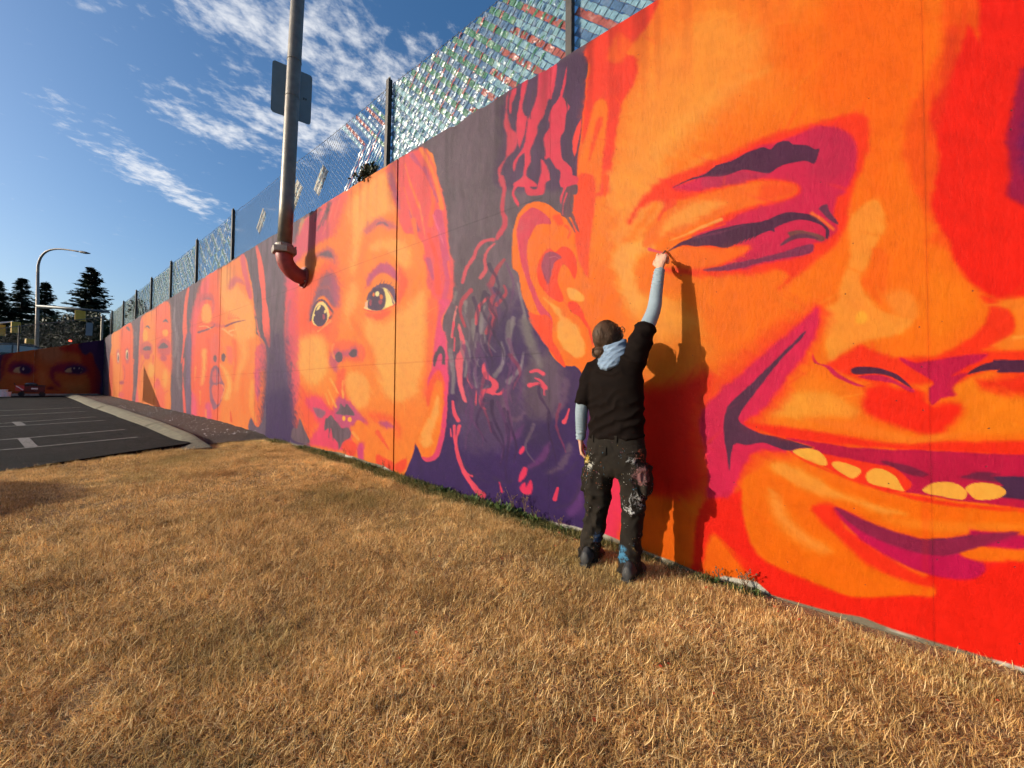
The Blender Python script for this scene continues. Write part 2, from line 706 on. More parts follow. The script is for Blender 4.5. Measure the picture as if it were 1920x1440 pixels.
# ------------------------------------------------------------------ the mural: shapes traced on a sheet of 1920 x 1440 units, laid on the wall plane
TILE = {'A': (4, 1180, 180), 'B': (4, 1440, 0), 'C': (4, 1440, 360), 'D': (3.097, 1300, 560), 'E': (3.097, 1300, 860),
        'F': (5.333, 820, 80), 'G': (4.571, 820, 330), 'H': (4.571, 800, 600), 'I': (4.8, 780, 780), 'J': (5.647, 520, 280),
        'K': (5.647, 520, 480), 'L': (5.647, 520, 680), 'M': (8, 320, 450), 'N': (6.858, 320, 620), 'O': (6.545, 190, 560),
        'Q': (4, 800, 0), 'X': (1, 0, 0), 'P': (8.727, 0, 590)}
SHAPES, END_SHAPES = [], []
_dest = SHAPES


def _pts(tile, s):
    k, ox, oy = TILE[tile]
    v = [float(q) for q in s.replace(',', ' ').split()]
    p = np.array(v, np.float32).reshape(-1, 2) / k + np.array([ox, oy], np.float32)
    if tile in 'BCDE':          # what runs off the right edge of the sheet goes on along the wall
        m = p[:, 0] >= 1915
        f = (2350 - 32) / (p[m, 0] - 32)
        p[m, 1] = 731.5 + (p[m, 1] - 731.5) * f
        p[m, 0] = 2350
    return p


def poly(tile, col, s, f=1.5, a=1.0):
    _dest.append(('p', _pts(tile, s), col, f, a, None))


def stroke(tile, col, s, w, f=1.2, a=1.0):
    k = TILE[tile][0]
    w = w if isinstance(w, (tuple, list)) else (w, w)
    _dest.append(('s', _pts(tile, s), col, f, a, tuple(x / k / 2 for x in w)))


def dot(tile, col, x, y, rx, ry=None, f=1.2, a=1.0):
    ry = ry or rx
    q = ' '.join('%.1f %.1f' % (x + rx * math.cos(i * math.pi / 4), y + ry * math.sin(i * math.pi / 4)) for i in range(8))
    poly(tile, col, q, f, a)


GY, GP, DP, PU = (108, 90, 104), (82, 56, 88), (62, 40, 92), (82, 42, 70)
O1, O2, O3, OR, RD, MG = (255, 120, 26), (254, 148, 58), (255, 168, 82), (248, 70, 36), (232, 40, 22), (202, 44, 84)
# --- ground colour between the faces
poly('X', (103, 86, 98), '700 200 1120 40 1120 420 960 480 900 640 830 640 800 300', 40)
poly('X', (66, 42, 88), '740 760 860 690 960 560 1100 640 1130 800 1130 1060 740 920', 45)
poly('X', DP, '740 860 830 800 960 790 1130 760 1140 1060 740 940', 28)
poly('X', (108, 92, 106), '850 760 900 700 960 720 990 780 960 830 900 850 860 830', 16, .4)
poly('X', (112, 95, 104), '980 690 1040 660 1060 740 1020 790 985 770', 16, .7)
poly('F', GP, '700 500 1500 60 1530 200 1420 1200 1350 1440 600 1440 640 1000', 8, .75)
poly('I', (112, 62, 118), '1200 230 1195 340 1110 440 1010 462 1100 370', 4, .8)
poly('I', (104, 62, 122), '1500 600 1490 820 1400 900 1360 860 1440 740', 8, .8)
poly('I', (108, 60, 116), '970 80 930 190 830 215 900 150', 4, .8)
poly('I', (104, 84, 108), '1380 240 1390 330 1320 480 1160 520 1290 420', 5, .8)
poly('I', (62, 44, 84), '1000 70 1180 90 1200 200 1050 250 960 200', 12, .7)
for s_ in ('1230 300 1160 420 1050 470', '1440 420 1380 500 1260 560', '1480 620 1400 780 1250 830', '700 560 820 600 900 560', '420 420 520 540 660 600'):
    stroke('I', (66, 48, 84), s_, (30, 8), 3, .7)
# --- hair of the big face
PS = (216, 70, 94)
poly('F', PS, '1190 190 1180 380 1140 560 1110 560 1090 640 1060 740 1010 820 1000 900 960 1000 930 1090 935 1180 900 1260 890 1330 980 1400 990 1440 780 1440 770 1400 850 1340 870 1240 870 1100 800 1180 770 1290 760 1200 860 1040 890 880 905 770 960 640 1000 500 1010 310 1080 250')
poly('F', PS, '1295 240 1280 420 1255 540 1325 640 1290 720 1270 880 1230 960 1245 1150 1300 1200 1350 1280 1350 1440 1230 1440 1230 1290 1180 1250 1120 1150 1080 1170 1080 1080 1060 980 1080 910 1120 850 1115 740 1150 650 1210 560 1250 430')
poly('F', PS, '905 370 880 500 850 620 870 720 900 740 890 820 870 920 840 1010 820 1060 800 960 790 820 800 700 830 560 850 410')
poly('F', PS, '790 450 780 530 750 600 740 700 720 700 720 600 740 490')
poly('F', (205, 76, 96), '720 480 700 600 700 700 740 850 800 920 800 1000 770 1080 700 1150 650 1240 640 1330 670 1440 640 1440 605 1340 610 1250 680 1150 690 1000 690 900 660 820 680 700 690 560', 2.5)
poly('F', PS, '1040 1170 1100 1250 1130 1370 1080 1360 1060 1440 1000 1440 1040 1300')
stroke('F', (88, 66, 84), '960 480 940 620 930 760', (18, 6), 1.5)
stroke('F', (130, 76, 96), '1010 330 990 520 960 640', (14, 5), 1.5, .6)
stroke('F', (236, 100, 112), '1170 240 1130 480 1050 760', (10, 4), 1.2, .5)
stroke('F', (90, 66, 84), '1285 560 1300 660 1290 740', (20, 6), 1.5)
poly('G', PS, '680 60 740 10 800 100 850 110 870 50 920 0 970 30 930 60 920 140 880 165 770 165 740 80 690 90 660 150 700 230 690 265 640 170 650 100')
poly('G', (200, 76, 96), '530 0 570 0 590 100 580 200 570 300 600 350 595 440 540 520 505 550 510 490 560 410 540 300 545 200 560 100')
# --- face of the big head
poly('X', O1, '1105 84 1104 110 1098 160 1097 190 1092 219 1088 260 1083 296 1083 342 1077 360 1075 395 1062 400 1047 398 1030 384 1010 378 996 380 982 388 971 402 964 425 961 440 960 496 966 506 973 516 977 549 984 568 993 588 1006 617 1020 640 1027 650 1034 665 1047 679 1065 687 1084 690 1108 740 1118 830 1112 920 1120 1060 1300 1300 2600 2000 3600 2000 3600 -1600 1280 -1600 1240 -100', 1.2)
poly('X', (252, 134, 48), '1160 60 1300 -40 1480 -60 1560 60 1480 180 1330 260 1200 420 1120 470 1110 330 1140 180', 40, .8)
poly('X', (254, 152, 66), '1230 90 1340 20 1440 70 1400 160 1300 250 1200 370 1165 410 1150 330 1180 200', 32, .9)
poly('X', (255, 110, 20), '1460 60 1700 -40 1730 120 1680 230 1640 420 1650 520 1600 240 1500 190', 40, .8)
stroke('X', (255, 160, 76), '1200 330 1260 250 1340 180 1440 130', (40, 8), 12, .6)
stroke('X', (255, 160, 76), '1160 440 1230 360 1330 290', (30, 6), 8, .6)
poly('Q', (240, 72, 50), '1205 330 1700 0 1690 120 1610 250 1540 320 1490 400 1580 450 1560 620 1470 760 1420 1000 1390 1200 1370 1440 1150 1440 1130 1200 1160 1050 1190 700 1222 480', 5)
poly('Q', (246, 104, 46), '1360 440 1400 300 1450 260 1540 330 1500 400 1450 470', 5)
poly('Q', (255, 122, 38), '1240 830 1270 770 1320 740 1360 800 1340 1000 1310 1300 1290 1440 1135 1440 1145 1150 1200 1000', 4)
stroke('Q', (246, 84, 44), '1300 900 1250 1080 1220 1200', (50, 12), 4)
poly('F', (244, 80, 74), '1440 760 1430 900 1400 1050 1370 1140 1350 1020 1370 900')
poly('F', GP, '1450 740 1440 900 1420 1040 1370 1160 1355 1240 1345 1440 1390 1440 1400 1160 1432 960', 1.2, .8)
poly('G', (252, 84, 46), '1200 0 1340 0 1350 200 1330 400 1300 650 1290 860 1210 720 1180 500 1150 420 1170 250', 3)
poly('G', (255, 152, 66), '1480 140 1500 280 1600 300 1560 470 1600 500 1700 380 1850 250 1960 150 1960 -40 1480 -40', 12)
poly('G', (240, 92, 44), '1410 0 1470 0 1460 90 1435 180 1420 90', 2)
poly('G', PS, '1060 0 1200 0 1205 60 1150 120 1120 200 1080 260 1050 200 1080 100')
poly('G', (106, 76, 90), '1150 80 1205 80 1190 160 1140 160 1150 330 1170 350 1060 340 1070 210 1100 120')
for s_ in ('1100 340 1140 400 1180 480', '1150 330 1190 430 1215 480', '1120 110 1080 200', '1140 170 1110 300'):
    stroke('G', (112, 78, 88), s_, (34, 10), 1.5, .9)
stroke('G', (214, 74, 96), '1110 150 1080 240 1075 330', (12, 5), 1.2, .9)
poly('G', (255, 166, 82), '1500 650 1600 580 1760 540 1850 600 1720 700 1700 850 1740 1000 1800 1100 1700 1180 1600 1050 1520 850', 10)
poly('G', (255, 168, 86), '1620 1080 1900 1040 2150 1180 2200 1300 1950 1400 1780 1300', 12, .7)
# ear
poly('G', (214, 76, 96), '830 270 930 330 970 385 965 415 890 410 840 435 800 510 770 600 775 740 800 880 850 1000 900 1110 970 1190 990 1290 960 1440 920 1440 850 1320 790 1190 880 1195 860 1150 800 1000 740 820 710 700 685 560 685 440 720 340 780 290')
poly('G', (252, 84, 46), '780 1170 860 1195 940 1195 990 1270 975 1360 990 1440 945 1460 860 1330', 2)
poly('H', (252, 82, 46), '870 -20 1000 0 1070 60 1080 180 1140 270 1190 400 1130 362 1050 250 960 130', 2)
poly('G', (252, 76, 46), '960 620 1010 650 1060 610 1120 610 1180 680 1200 800 1175 885 1130 800 1080 760 1040 830 1030 900 1060 980 1080 1060 1040 1080 960 1030 880 940 850 820 870 740 910 660')
poly('G', (164, 76, 100), '930 660 1000 650 1070 700 1010 740 980 830 950 940 920 880 890 790 900 720', 2)
stroke('G', (214, 130, 140), '960 700 1010 690 1060 720', (8, 4), 1, .7)
poly('G', (255, 170, 84), '1110 960 1180 965 1260 1030 1240 1080 1150 1060 1120 1020', 2)
poly('G', (255, 166, 80), '900 1040 960 1080 1040 1140 1080 1200 1180 1270 1230 1360 1270 1480 1230 1560 1080 1480 1030 1340 1050 1240 980 1130', 3)
poly('H', (255, 172, 86), '1120 20 1200 10 1290 100 1340 190 1300 325 1220 262 1140 160', 4)
poly('G', (250, 76, 46), '1120 1085 1190 1080 1240 1150 1270 1230 1320 1330 1335 1460 1290 1320 1220 1210 1150 1170', 1.5)
poly('G', (252, 86, 44), '990 350 1050 330 1080 400 1040 430', 3)
stroke('G', (252, 90, 46), '1100 430 1140 470 1120 530', (30, 8), 2)
# --- the smile side: neck and jaw beside the painter
poly('X', (232, 64, 98), '1110 700 1150 790 1190 860 1180 960 1160 1018 1130 1030 1110 980', 4)
poly('X', (238, 44, 26), '1190 735 1260 720 1340 700 1345 860 1300 930 1220 940 1180 900 1160 800', 22)
poly('X', (255, 112, 20), '1160 1010 1200 930 1260 940 1330 990 1420 1100 1260 1080 1160 1040', 12)
poly('X', (252, 150, 60), '1180 600 1260 560 1310 600 1330 680 1240 720 1190 690', 24, .6)
# --- eye
poly('A', (250, 68, 36), '0 950 40 850 130 730 300 600 500 530 750 440 950 340 1150 270 1400 210 1600 150 1720 130 1790 180 1800 300 1780 450 1720 600 1680 700 1640 850 1640 950 1580 1060 1500 1150 1350 1280 1130 1440 1200 1350 1100 1300 900 1340 500 1345 300 1320 280 1290 550 1290 800 1200 900 1130 700 1140 450 1130 400 1110 600 1000 700 900 900 830 1100 780 1230 740 1240 680 1100 640 900 650 600 720 450 760 320 800 240 880 210 930 250 800 160 800 60 860', 7)
poly('A', MG, '330 680 450 640 600 560 820 450 1000 370 1200 320 1400 235 1560 245 1650 290 1700 380 1690 560 1620 720 1560 760 1540 900 1560 1000 1480 1080 1380 1110 1340 1190 1050 1250 800 1310 700 1280 850 1180 900 1130 850 1110 500 1040 650 980 850 880 1000 830 1150 790 1260 740 1280 680 1200 640 1000 620 800 650 600 690 450 720', 5)
poly('A', (182, 46, 82), '1380 250 1560 255 1640 310 1680 420 1640 560 1500 640 1380 600 1300 470', 14, .6)
poly('A', (255, 118, 42), '600 740 800 680 1000 650 1180 660 1250 690 1220 740 1080 780 900 820 720 880 600 930 420 1000 300 1060 200 1100 100 1130 160 1000 300 850 450 790', 5)
poly('A', (252, 86, 40), '1000 655 1180 660 1250 690 1220 740 1080 778 980 760', 8, .8)
poly('A', (255, 156, 74), '280 920 450 820 620 780 740 800 620 870 420 960 240 1040', 8)
stroke('A', (255, 162, 88), '690 925 560 975 420 1040 300 1085', (26, 6), 2)
stroke('A', (248, 78, 44), '720 960 560 1010 380 1080', (14, 4), 1.5)
stroke('A', (255, 158, 80), '240 830 190 900 120 980 60 1060', (60, 10), 8, .7)
stroke('A', (252, 84, 44), '330 800 250 870 220 930', (50, 6), 4)
poly('A', PU, '330 685 450 620 560 590 650 520 760 490 870 430 960 395 1010 385 1060 400 1110 350 1190 340 1230 365 1330 370 1390 400 1425 400 1390 505 1310 485 1150 520 1050 578 960 570 850 555 740 590 650 605 560 605 440 640', 1.1)
poly('A', (168, 62, 92), '560 610 740 595 850 560 960 575 1040 585 900 640 700 680 560 690', 5, .5)
poly('A', PU, '290 1165 380 1100 430 1080 560 1030 700 990 850 960 1000 940 1120 890 1200 870 1300 880 1390 900 1460 960 1500 1010 1490 1070 1470 1060 1470 1000 1420 960 1330 930 1250 930 1150 960 1090 990 1090 1020 1050 1010 950 1050 850 1080 760 1130 700 1140 600 1120 500 1130 400 1120', 1.1)
stroke('A', (128, 62, 92), '480 1060 650 1030 850 970', (22, 6), 2, .6)
poly('A', (126, 78, 78), '1190 1020 1300 1010 1400 1030 1470 1060 1440 1090 1350 1060 1250 1065 1150 1110 1200 1060', 2)
poly('A', (104, 58, 80), '1210 1050 1330 1035 1430 1075 1340 1062 1240 1075 1130 1125', 1.5)
poly('A', (128, 54, 86), '550 1305 750 1260 950 1220 1150 1170 1280 1130 1380 1110 1350 1185 1150 1215 950 1260 750 1310', 2)
poly('A', (108, 56, 82), '1420 840 1480 810 1500 860 1550 920 1570 965 1500 930 1440 870')
stroke('A', (244, 122, 58), '1370 880 1450 930 1530 1000', (30, 18), 3, .9)
stroke('A', (226, 92, 104), '150 1150 230 1172 300 1190', (22, 8), 1.5)
for k in range(7):
    x, y = 760 + k * 34, 1128 - k * 13
    stroke('A', PU, '%d %d %d %d' % (x, y - 20, x - 30, y + 18), (16, 3), 1)
poly('A', (255, 112, 34), '450 1140 700 1150 890 1130 860 1190 700 1250 450 1290 330 1230 380 1170', 6, .8)
# --- right side: bridge, red side of the face
poly('X', (234, 92, 24), '1760 -700 1768 0 1756 110 1716 190 1696 250 1700 320 1735 400 1760 430 1790 470 2400 560 2400 -900', 14)
poly('X', (228, 40, 22), '1800 -900 1838 0 1816 50 1778 150 1746 212 1755 250 1761 300 1752 360 1747 385 1762 425 1782 455 1797 500 1830 537 1865 557 1920 556 2700 500 2700 -900', 8)
stroke('X', (214, 60, 30), '1790 60 1770 170 1745 260', (26, 10), 10, .6)
poly('X', (150, 26, 70), '1940 110 1902 190 1888 260 1893 320 1888 358 1908 378 2000 400 2160 330 2120 120', 9)
poly('X', (112, 26, 84), '1990 130 1925 200 1912 280 1925 340 2010 370 2120 320 2090 150', 14)
poly('C', (253, 154, 64), '740 80 820 50 850 110 880 260 800 430 740 560 690 650 740 780 850 880 960 920 1100 950 1000 1060 700 1130 540 1220 480 1290 430 1180 420 1000 430 860 520 820 560 650 620 480 600 300 620 200', 6)
poly('C', (255, 112, 26), '790 430 860 430 900 560 880 740 960 880 880 860 760 760 700 670 760 600', 4)
poly('C', (254, 144, 58), '880 760 1050 740 1130 880 1080 960 960 920 900 850', 10)
poly('C', (255, 174, 66), '680 910 720 890 740 940 720 980 660 980', 3)
poly('C', (255, 128, 26), '1180 620 1380 640 1540 760 1580 860 1500 980 1280 1080 1150 960', 14, .8)
poly('C', (246, 62, 30), '500 1260 600 1205 700 1150 780 1190 900 1240 1000 1250 1100 1240 1250 1230 1400 1170 1560 1060 1640 950 1660 860 1600 780 1700 800 1800 880 1850 960 1840 1050 1760 1150 1740 1190 1920 1220 1920 1440 1050 1440 480 1320', 6)
poly('C', (252, 130, 44), '1750 820 1920 800 1920 1180 1780 1180 1860 1060 1870 960 1820 880', 5)
poly('C', (255, 164, 78), '1840 1090 1920 1040 1920 1160', 4)
# --- nose and mouth
poly('D', (252, 130, 34), '640 420 850 480 1000 540 1060 640 960 760 560 740 420 690 520 560', 22, .8)
poly('D', (255, 156, 62), '560 560 700 540 860 580 960 640 940 680 700 690 450 680 500 620', 10)
poly('D', (240, 48, 24), '1000 560 1050 500 1300 530 1380 620 1500 600 1560 640 1500 720 1400 790 1150 730 990 660', 10)
poly('D', (190, 32, 76), '1200 345 1300 370 1500 340 1690 320 1700 340 1580 400 1500 450 1600 430 1520 500 1540 560 1440 580 1380 620 1370 520 1390 480 1260 400', 3)
poly('D', (252, 132, 32), '1510 520 1580 470 1700 430 1800 430 1920 560 1920 720 1700 780 1500 800 1560 720 1600 640 1530 570', 7)
poly('D', (216, 36, 26), '1800 440 1920 400 1920 640 1850 560', 14, .8)
poly('D', (200, 40, 86), '690 310 720 370 790 390 850 440 940 490 1000 510 930 500 820 450 770 400 700 370', 2)
poly('D', (80, 40, 66), '915 410 960 395 1060 400 1150 425 1200 450 1270 520 1230 500 1150 455 1050 435 940 440', 1.5)
poly('D', (190, 40, 80), '960 450 1100 445 1200 490 1280 530 1260 545 1150 490 1000 465', 2)
poly('D', (80, 40, 66), '1590 440 1640 400 1740 365 1880 355 1910 400 1890 430 1780 410 1660 425', 1.5)
poly('D', (255, 84, 34), '730 20 600 100 420 210 240 360 100 480 40 600 10 720 30 900 60 1100 60 1240 220 1260 320 1060 420 930 560 920 520 840 380 760 480 620 620 420 720 240 780 120', 22)
poly('D', (208, 44, 86), '715 55 650 110 600 165 450 280 280 430 150 540 60 640 35 730 60 850 90 1000 80 1150 180 1200 250 1080 290 980 360 890 470 880 540 880 400 800 300 720 400 650 480 550 560 440 640 330 700 230 730 120', 6)
poly('D', (88, 50, 76), '655 185 600 235 480 350 340 490 220 600 190 650 175 760 190 870 210 1000 230 850 310 850 400 835 480 860 560 885 620 870 700 865 620 840 480 800 380 780 300 740 265 710 270 670 350 560 440 440 540 320 620 240', 1.4)
poly('D', (244, 56, 28), '300 720 450 740 700 770 1000 820 1250 850 1500 830 1920 790 1920 925 1500 890 1000 860 600 820 400 770', 5)
poly('D', (252, 128, 42), '650 700 900 770 1150 820 1330 832 1500 805 1640 780 1450 785 1300 800 1100 760 950 720', 5)
poly('D', (186, 30, 72), '540 810 700 830 900 860 1200 880 1500 890 1920 915 1920 1200 1700 1190 1560 1180 1400 1150 1200 1120 1000 1080 800 990 640 920 560 890 620 870 700 865', 2)
poly('D', (120, 36, 66), '1090 945 1200 960 1300 985 1370 1025 1280 1030 1180 990', 3)
poly('D', (112, 40, 70), '1600 1020 1680 1005 1780 1020 1850 1040 1920 1030 1920 1080 1700 1060', 3)
poly('D', (74, 44, 74), '1800 1085 1860 1030 1920 1040 1920 1150 1810 1155', 2)
poly('D', (242, 62, 36), '640 880 780 905 950 940 1050 960 1160 980 1260 1060 1250 1110 1150 1130 1000 1080 800 1000', 2)
TC = (255, 180, 82)
for s_ in ('575 885 640 870 720 880 770 930 770 970 700 955 620 920', '805 955 850 945 930 970 975 1000 930 1045 870 1020 820 985',
           '1005 1020 1040 990 1100 990 1170 1030 1210 1090 1220 1118 1130 1100 1020 1070', '1330 1110 1380 1075 1450 1062 1540 1080 1590 1130 1560 1168 1450 1150 1370 1135',
           '1580 1100 1640 1070 1740 1075 1800 1100 1815 1130 1760 1160 1650 1168 1600 1130'):
    poly('D', TC, s_, 1.0)
poly('D', (242, 62, 32), '560 890 640 930 800 1000 1000 1085 1200 1130 1400 1160 1560 1190 1920 1205 1920 1225 1700 1230 1400 1190 1100 1120 850 1030 650 950', 3)
# --- chin
poly('E', (238, 42, 24), '50 270 200 230 290 180 290 330 370 560 560 650 800 740 950 800 1250 790 1390 800 1400 740 1300 720 1700 600 1920 440 2600 500 2600 2600 0 1700 0 600', 5)
poly('E', (255, 110, 18), '100 450 180 500 260 600 400 780 250 740 60 690', 7)
poly('E', (255, 116, 16), '300 110 400 60 480 20 620 60 780 120 1000 200 1300 260 1600 290 1920 280 1920 420 1600 440 1350 470 1200 430 1000 350 850 290 720 260 700 320 780 400 850 470 1000 600 1150 690 1250 720 1380 745 1390 790 1250 790 920 800 700 720 480 620 370 520 300 350 280 200', 5)
poly('E', (255, 156, 66), '440 40 520 20 680 90 850 190 1000 250 1250 320 1100 320 900 250 700 200 520 110', 7)
poly('E', (255, 150, 64), '440 180 520 240 560 340 680 440 820 540 700 530 560 440 460 330', 10)
poly('E', (255, 136, 40), '1100 340 1500 370 1900 380 1900 410 1500 430 1250 400', 6, .8)
poly('E', (242, 58, 30), '690 300 760 265 830 300 880 400 1000 480 1200 620 1350 690 1400 740 1250 715 1100 660 950 560 820 440', 6)
poly('E', (192, 26, 84), '820 290 900 310 1050 390 1200 440 1370 470 1600 445 1760 430 1920 420 1920 450 1700 510 1560 560 1680 600 1690 660 1600 700 1450 690 1300 650 1150 580 1000 490 900 400', 4)
poly('E', (142, 40, 76), '830 290 950 340 1100 400 1250 450 1370 470 1620 445 1900 425 1700 500 1500 560 1350 555 1150 500 950 400', 3)
stroke('E', (96, 50, 70), '1330 470 1480 465 1620 448', (10, 4), 1.2, .7)
poly('E', (206, 44, 28), '1320 260 1370 260 1368 620 1350 1060 1300 1060 1330 640', 4, .16)
# --- curls and strokes in the hair
CU = (204, 84, 100)
for c_, s_, w_ in ((CU, '480 545 400 560 340 620 310 700 250 790 215 910', (30, 30)), ((212, 96, 108), '490 580 430 640 405 720 415 800 370 870', (18, 34)),
                   ((166, 70, 86), '570 720 510 800 460 930', (26, 50)), ((176, 70, 88), '290 980 220 1060 195 1150 235 1290', (40, 20)),
                   ((212, 78, 96), '430 1045 360 1120 330 1260', (24, 40)), ((176, 70, 90), '520 1000 460 1060 460 1140 490 1220 420 1340', (30, 44)),
                   ((172, 66, 86), '570 940 590 1000 550 1060 510 1100', (16, 40)), ((226, 132, 132), '165 1120 140 1250 125 1380', (10, 22)),
                   ((222, 126, 128), '185 1270 200 1340 215 1430', (16, 34))):
    stroke('G', c_, s_, w_, 1.4)
GRS = (148, 138, 138)
for s_, w_ in (('400 1120 370 1250 400 1420', (20, 40)), ('310 1280 320 1440', (30, 20)), ('690 920 740 1150 770 1300', (14, 34)), ('740 1200 800 1440', (30, 50)), ('650 1220 620 1400', (40, 20)), ('160 1000 140 1090', (24, 8)), ('240 1080 240 1180', (24, 8))):
    stroke('G', GRS, s_, w_, 2.5, .75)
for s_, w_ in (('400 0 390 120 430 250', (38, 6)), ('470 0 490 150 590 275', (50, 6)), ('640 190 660 300 640 400 580 480', (16, 46)), ('720 30 700 150 730 280 780 355', (70, 8)),
               ('440 340 410 450 430 570', (14, 30)), ('830 280 800 420 700 530', (12, 50)), ('330 190 360 300 330 480', (40, 30)), ('200 260 230 480 220 620', (40, 30)), ('480 600 520 570', (20, 20))):
    stroke('H', (136, 126, 132), s_, w_, 2, .8)
poly('H', (120, 110, 114), '800 0 880 0 930 160 1000 380 960 420 890 300 840 180', 6, .8)
stroke('H', (112, 84, 108), '700 580 660 680 690 820 780 850 830 800', (50, 30), 4, .7)
stroke('H', (112, 84, 112), '1200 520 1180 680 1090 830', (60, 24), 5, .7)
HP = (224, 86, 108)
poly('H', HP, '470 420 500 355 520 450 600 520 620 570 590 620 630 620 660 585 640 640 560 640 500 630 475 690 480 730 510 765 460 740 450 650 490 590 550 580 550 530 500 500')
poly('H', (222, 104, 120), '270 60 320 140 330 260 310 400 310 560 345 700 310 680 270 560 250 420 250 320 290 250 290 150')
for s_, w_ in (('360 440 350 510 390 580', (10, 18)), ('425 610 420 730', (16, 10)), ('890 445 950 432 1000 460', (20, 34)), ('930 500 980 525 1022 580', (14, 30)), ('880 560 950 545 1000 580 1010 640', (34, 12)),
               ('1222 760 1200 830 1180 870', (8, 40)), ('225 700 235 790 270 860', (24, 34)), ('235 910 240 1000 260 1120 290 1230 340 1340 420 1440', (24, 40)), ('280 910 262 980 250 1050', (30, 16)), ('205 930 210 1000', (12, 12)),
               ('300 1250 340 1310 390 1340', (10, 16)), ('240 150 235 260', (10, 12)), ('230 20 220 140', (20, 16))):
    stroke('H', HP, s_, w_)
for s_ in ('825 1080 842 1110 805 1152 792 1130', '830 1260 865 1280 840 1350 790 1392 800 1320'):
    poly('H', (226, 66, 104), s_)
poly('I', (228, 62, 104), '1000 620 1035 575 1050 640 1030 705 960 690 935 640 985 590 990 640')
stroke('I', (224, 70, 104), '750 600 772 680', (12, 24))
stroke('I', (222, 70, 104), '1276 650 1250 745', (26, 40))
stroke('I', HP, '440 500 520 640 600 715', (24, 60))
stroke('I', (226, 84, 90), '1180 960 1350 990 1470 1040', (24, 24), 5, .6)
# --- extra ringlets in the purple hair
_rc = random.Random(3)
for k in range(40):
    y = _rc.uniform(450, 800)
    x = _rc.uniform(868, 955) if y < 660 else _rc.uniform(868, 1050)
    h, a = _rc.uniform(60, 120), _rc.choice((-1, 1)) * _rc.uniform(5, 10)
    c_ = _rc.choice([(150, 60, 92), (112, 66, 108), (52, 30, 66), (58, 34, 72), (126, 108, 122), (58, 34, 72), (100, 60, 104)])
    q = ' '.join('%.1f %.1f' % (x + a * math.sin(u * 5.0 + k) + 8 * u, y + h * u) for u in (0, .17, .33, .5, .67, .83, 1))
    stroke('X', c_, q, (_rc.uniform(5, 9), 1.5), 1.6, .62)
# --- second head: wide-eyed small child
BL, BO, BR, BP, BV, BG = (255, 170, 92), (255, 138, 62), (250, 102, 70), (226, 92, 110), (186, 90, 124), (112, 92, 104)
poly('X', BO, '545 524 560 470 562 420 585 402 612 379 700 325 798 278 821 333 835 390 840 448 848 515 849 540 846 565 832 593 830 618 837 636 839 715 837 786 828 839 819 859 803 866 791 857 779 830 775 850 758 892 758 920 620 880 578 829 571 807 561 784 558 802 552 805 546 786 543 742 539 706 534 622 538 551', 1.2)
poly('K', BP, '100 300 150 230 230 300 230 1440 150 1440 130 1440 80 950 80 700', 4)
poly('L', (238, 98, 110), '110 0 220 0 230 400 215 690 180 700 150 600 130 350', 3)
poly('L', (252, 104, 78), '160 500 230 420 220 660 185 700 155 620', 4)
stroke('K', (140, 100, 120), '130 480 100 700 110 940', (30, 40), 3, .5)
stroke('L', (120, 92, 108), '150 0 140 200', (20, 12), 2, .7)
poly('K', BR, '230 320 330 250 470 120 600 60 660 300 640 560 600 700 560 900 480 830 350 850 240 830', 12)
poly('J', (232, 94, 96), '1150 220 1300 90 1480 0 1570 0 1700 300 1780 620 1810 950 1850 1330 1850 1480 1600 1480 1590 1300 1560 1150 1540 1000 1450 900 1350 880 1290 760 1260 640 1200 480', 3)
poly('K', (232, 94, 100), '1560 0 1840 0 1860 240 1840 480 1700 470 1640 460 1620 330 1600 150', 3)
for c_, s_, w_ in (((255, 132, 66), '1350 150 1420 400 1500 600', (10, 30)), ((255, 112, 68), '1600 300 1650 500 1620 800', (20, 60)), ((255, 142, 68), '1525 0 1670 300 1740 620', (40, 50)),
                   ((186, 86, 126), '1190 280 1290 620', (70, 30)), ((184, 86, 126), '1400 650 1480 850', (10, 50)), ((190, 84, 124), '1560 200 1700 550', (40, 20)), ((206, 84, 126), '1700 680 1760 1000 1810 1320', (90, 60)),
                   ((255, 128, 64), '1440 750 1480 950 1560 1100', (50, 10)), ((190, 86, 122), '1420 60 1560 240', (50, 10)), ((255, 120, 66), '1230 180 1290 420', (10, 24)), ((255, 118, 72), '1340 400 1450 780', (12, 12)),
                   ((248, 86, 70), '1600 900 1680 1150 1700 1400', (30, 60)), ((255, 150, 92), '1500 560 1570 940', (8, 8)), ((240, 120, 150), '1650 700 1760 1000', (8, 8))):
    stroke('J', c_, s_, w_, 2.5, .85)
for c_, s_, w_ in (((186, 86, 124), '1600 40 1650 240', (60, 30)), ((206, 86, 124), '1770 0 1800 260 1760 460', (60, 50)), ((250, 92, 72), '1680 100 1700 380', (40, 60)), ((250, 110, 80), '1810 60 1830 220', (14, 14))):
    stroke('K', c_, s_, w_, 2.5, .85)
poly('J', (220, 96, 116), '365 690 520 565 690 470 640 620 600 720 570 900 500 960 420 1000 380 1040 200 1200 120 1400 100 1440 100 1200 200 950 285 750', 5)
poly('J', (236, 104, 96), '560 640 690 480 760 440 700 640 620 860 560 900', 8)
for s_ in ('560 570 490 720 420 860', '450 640 400 760', '540 640 480 800'):
    stroke('J', (112, 88, 98), s_, (30, 10), 3, .8)
for s_ in ('600 560 540 760 480 900', '660 520 600 740', '500 620 440 800'):
    stroke('J', (255, 130, 110), s_, (8, 8), 1.5, .7)
stroke('J', (180, 160, 130), '270 740 250 820 230 900', (30, 12), 3, .8)
poly('J', BL, '800 520 1000 330 1140 260 1190 480 1250 640 1150 680 1000 780 900 900 860 1100 820 1300 770 1250 800 900 760 700', 9)
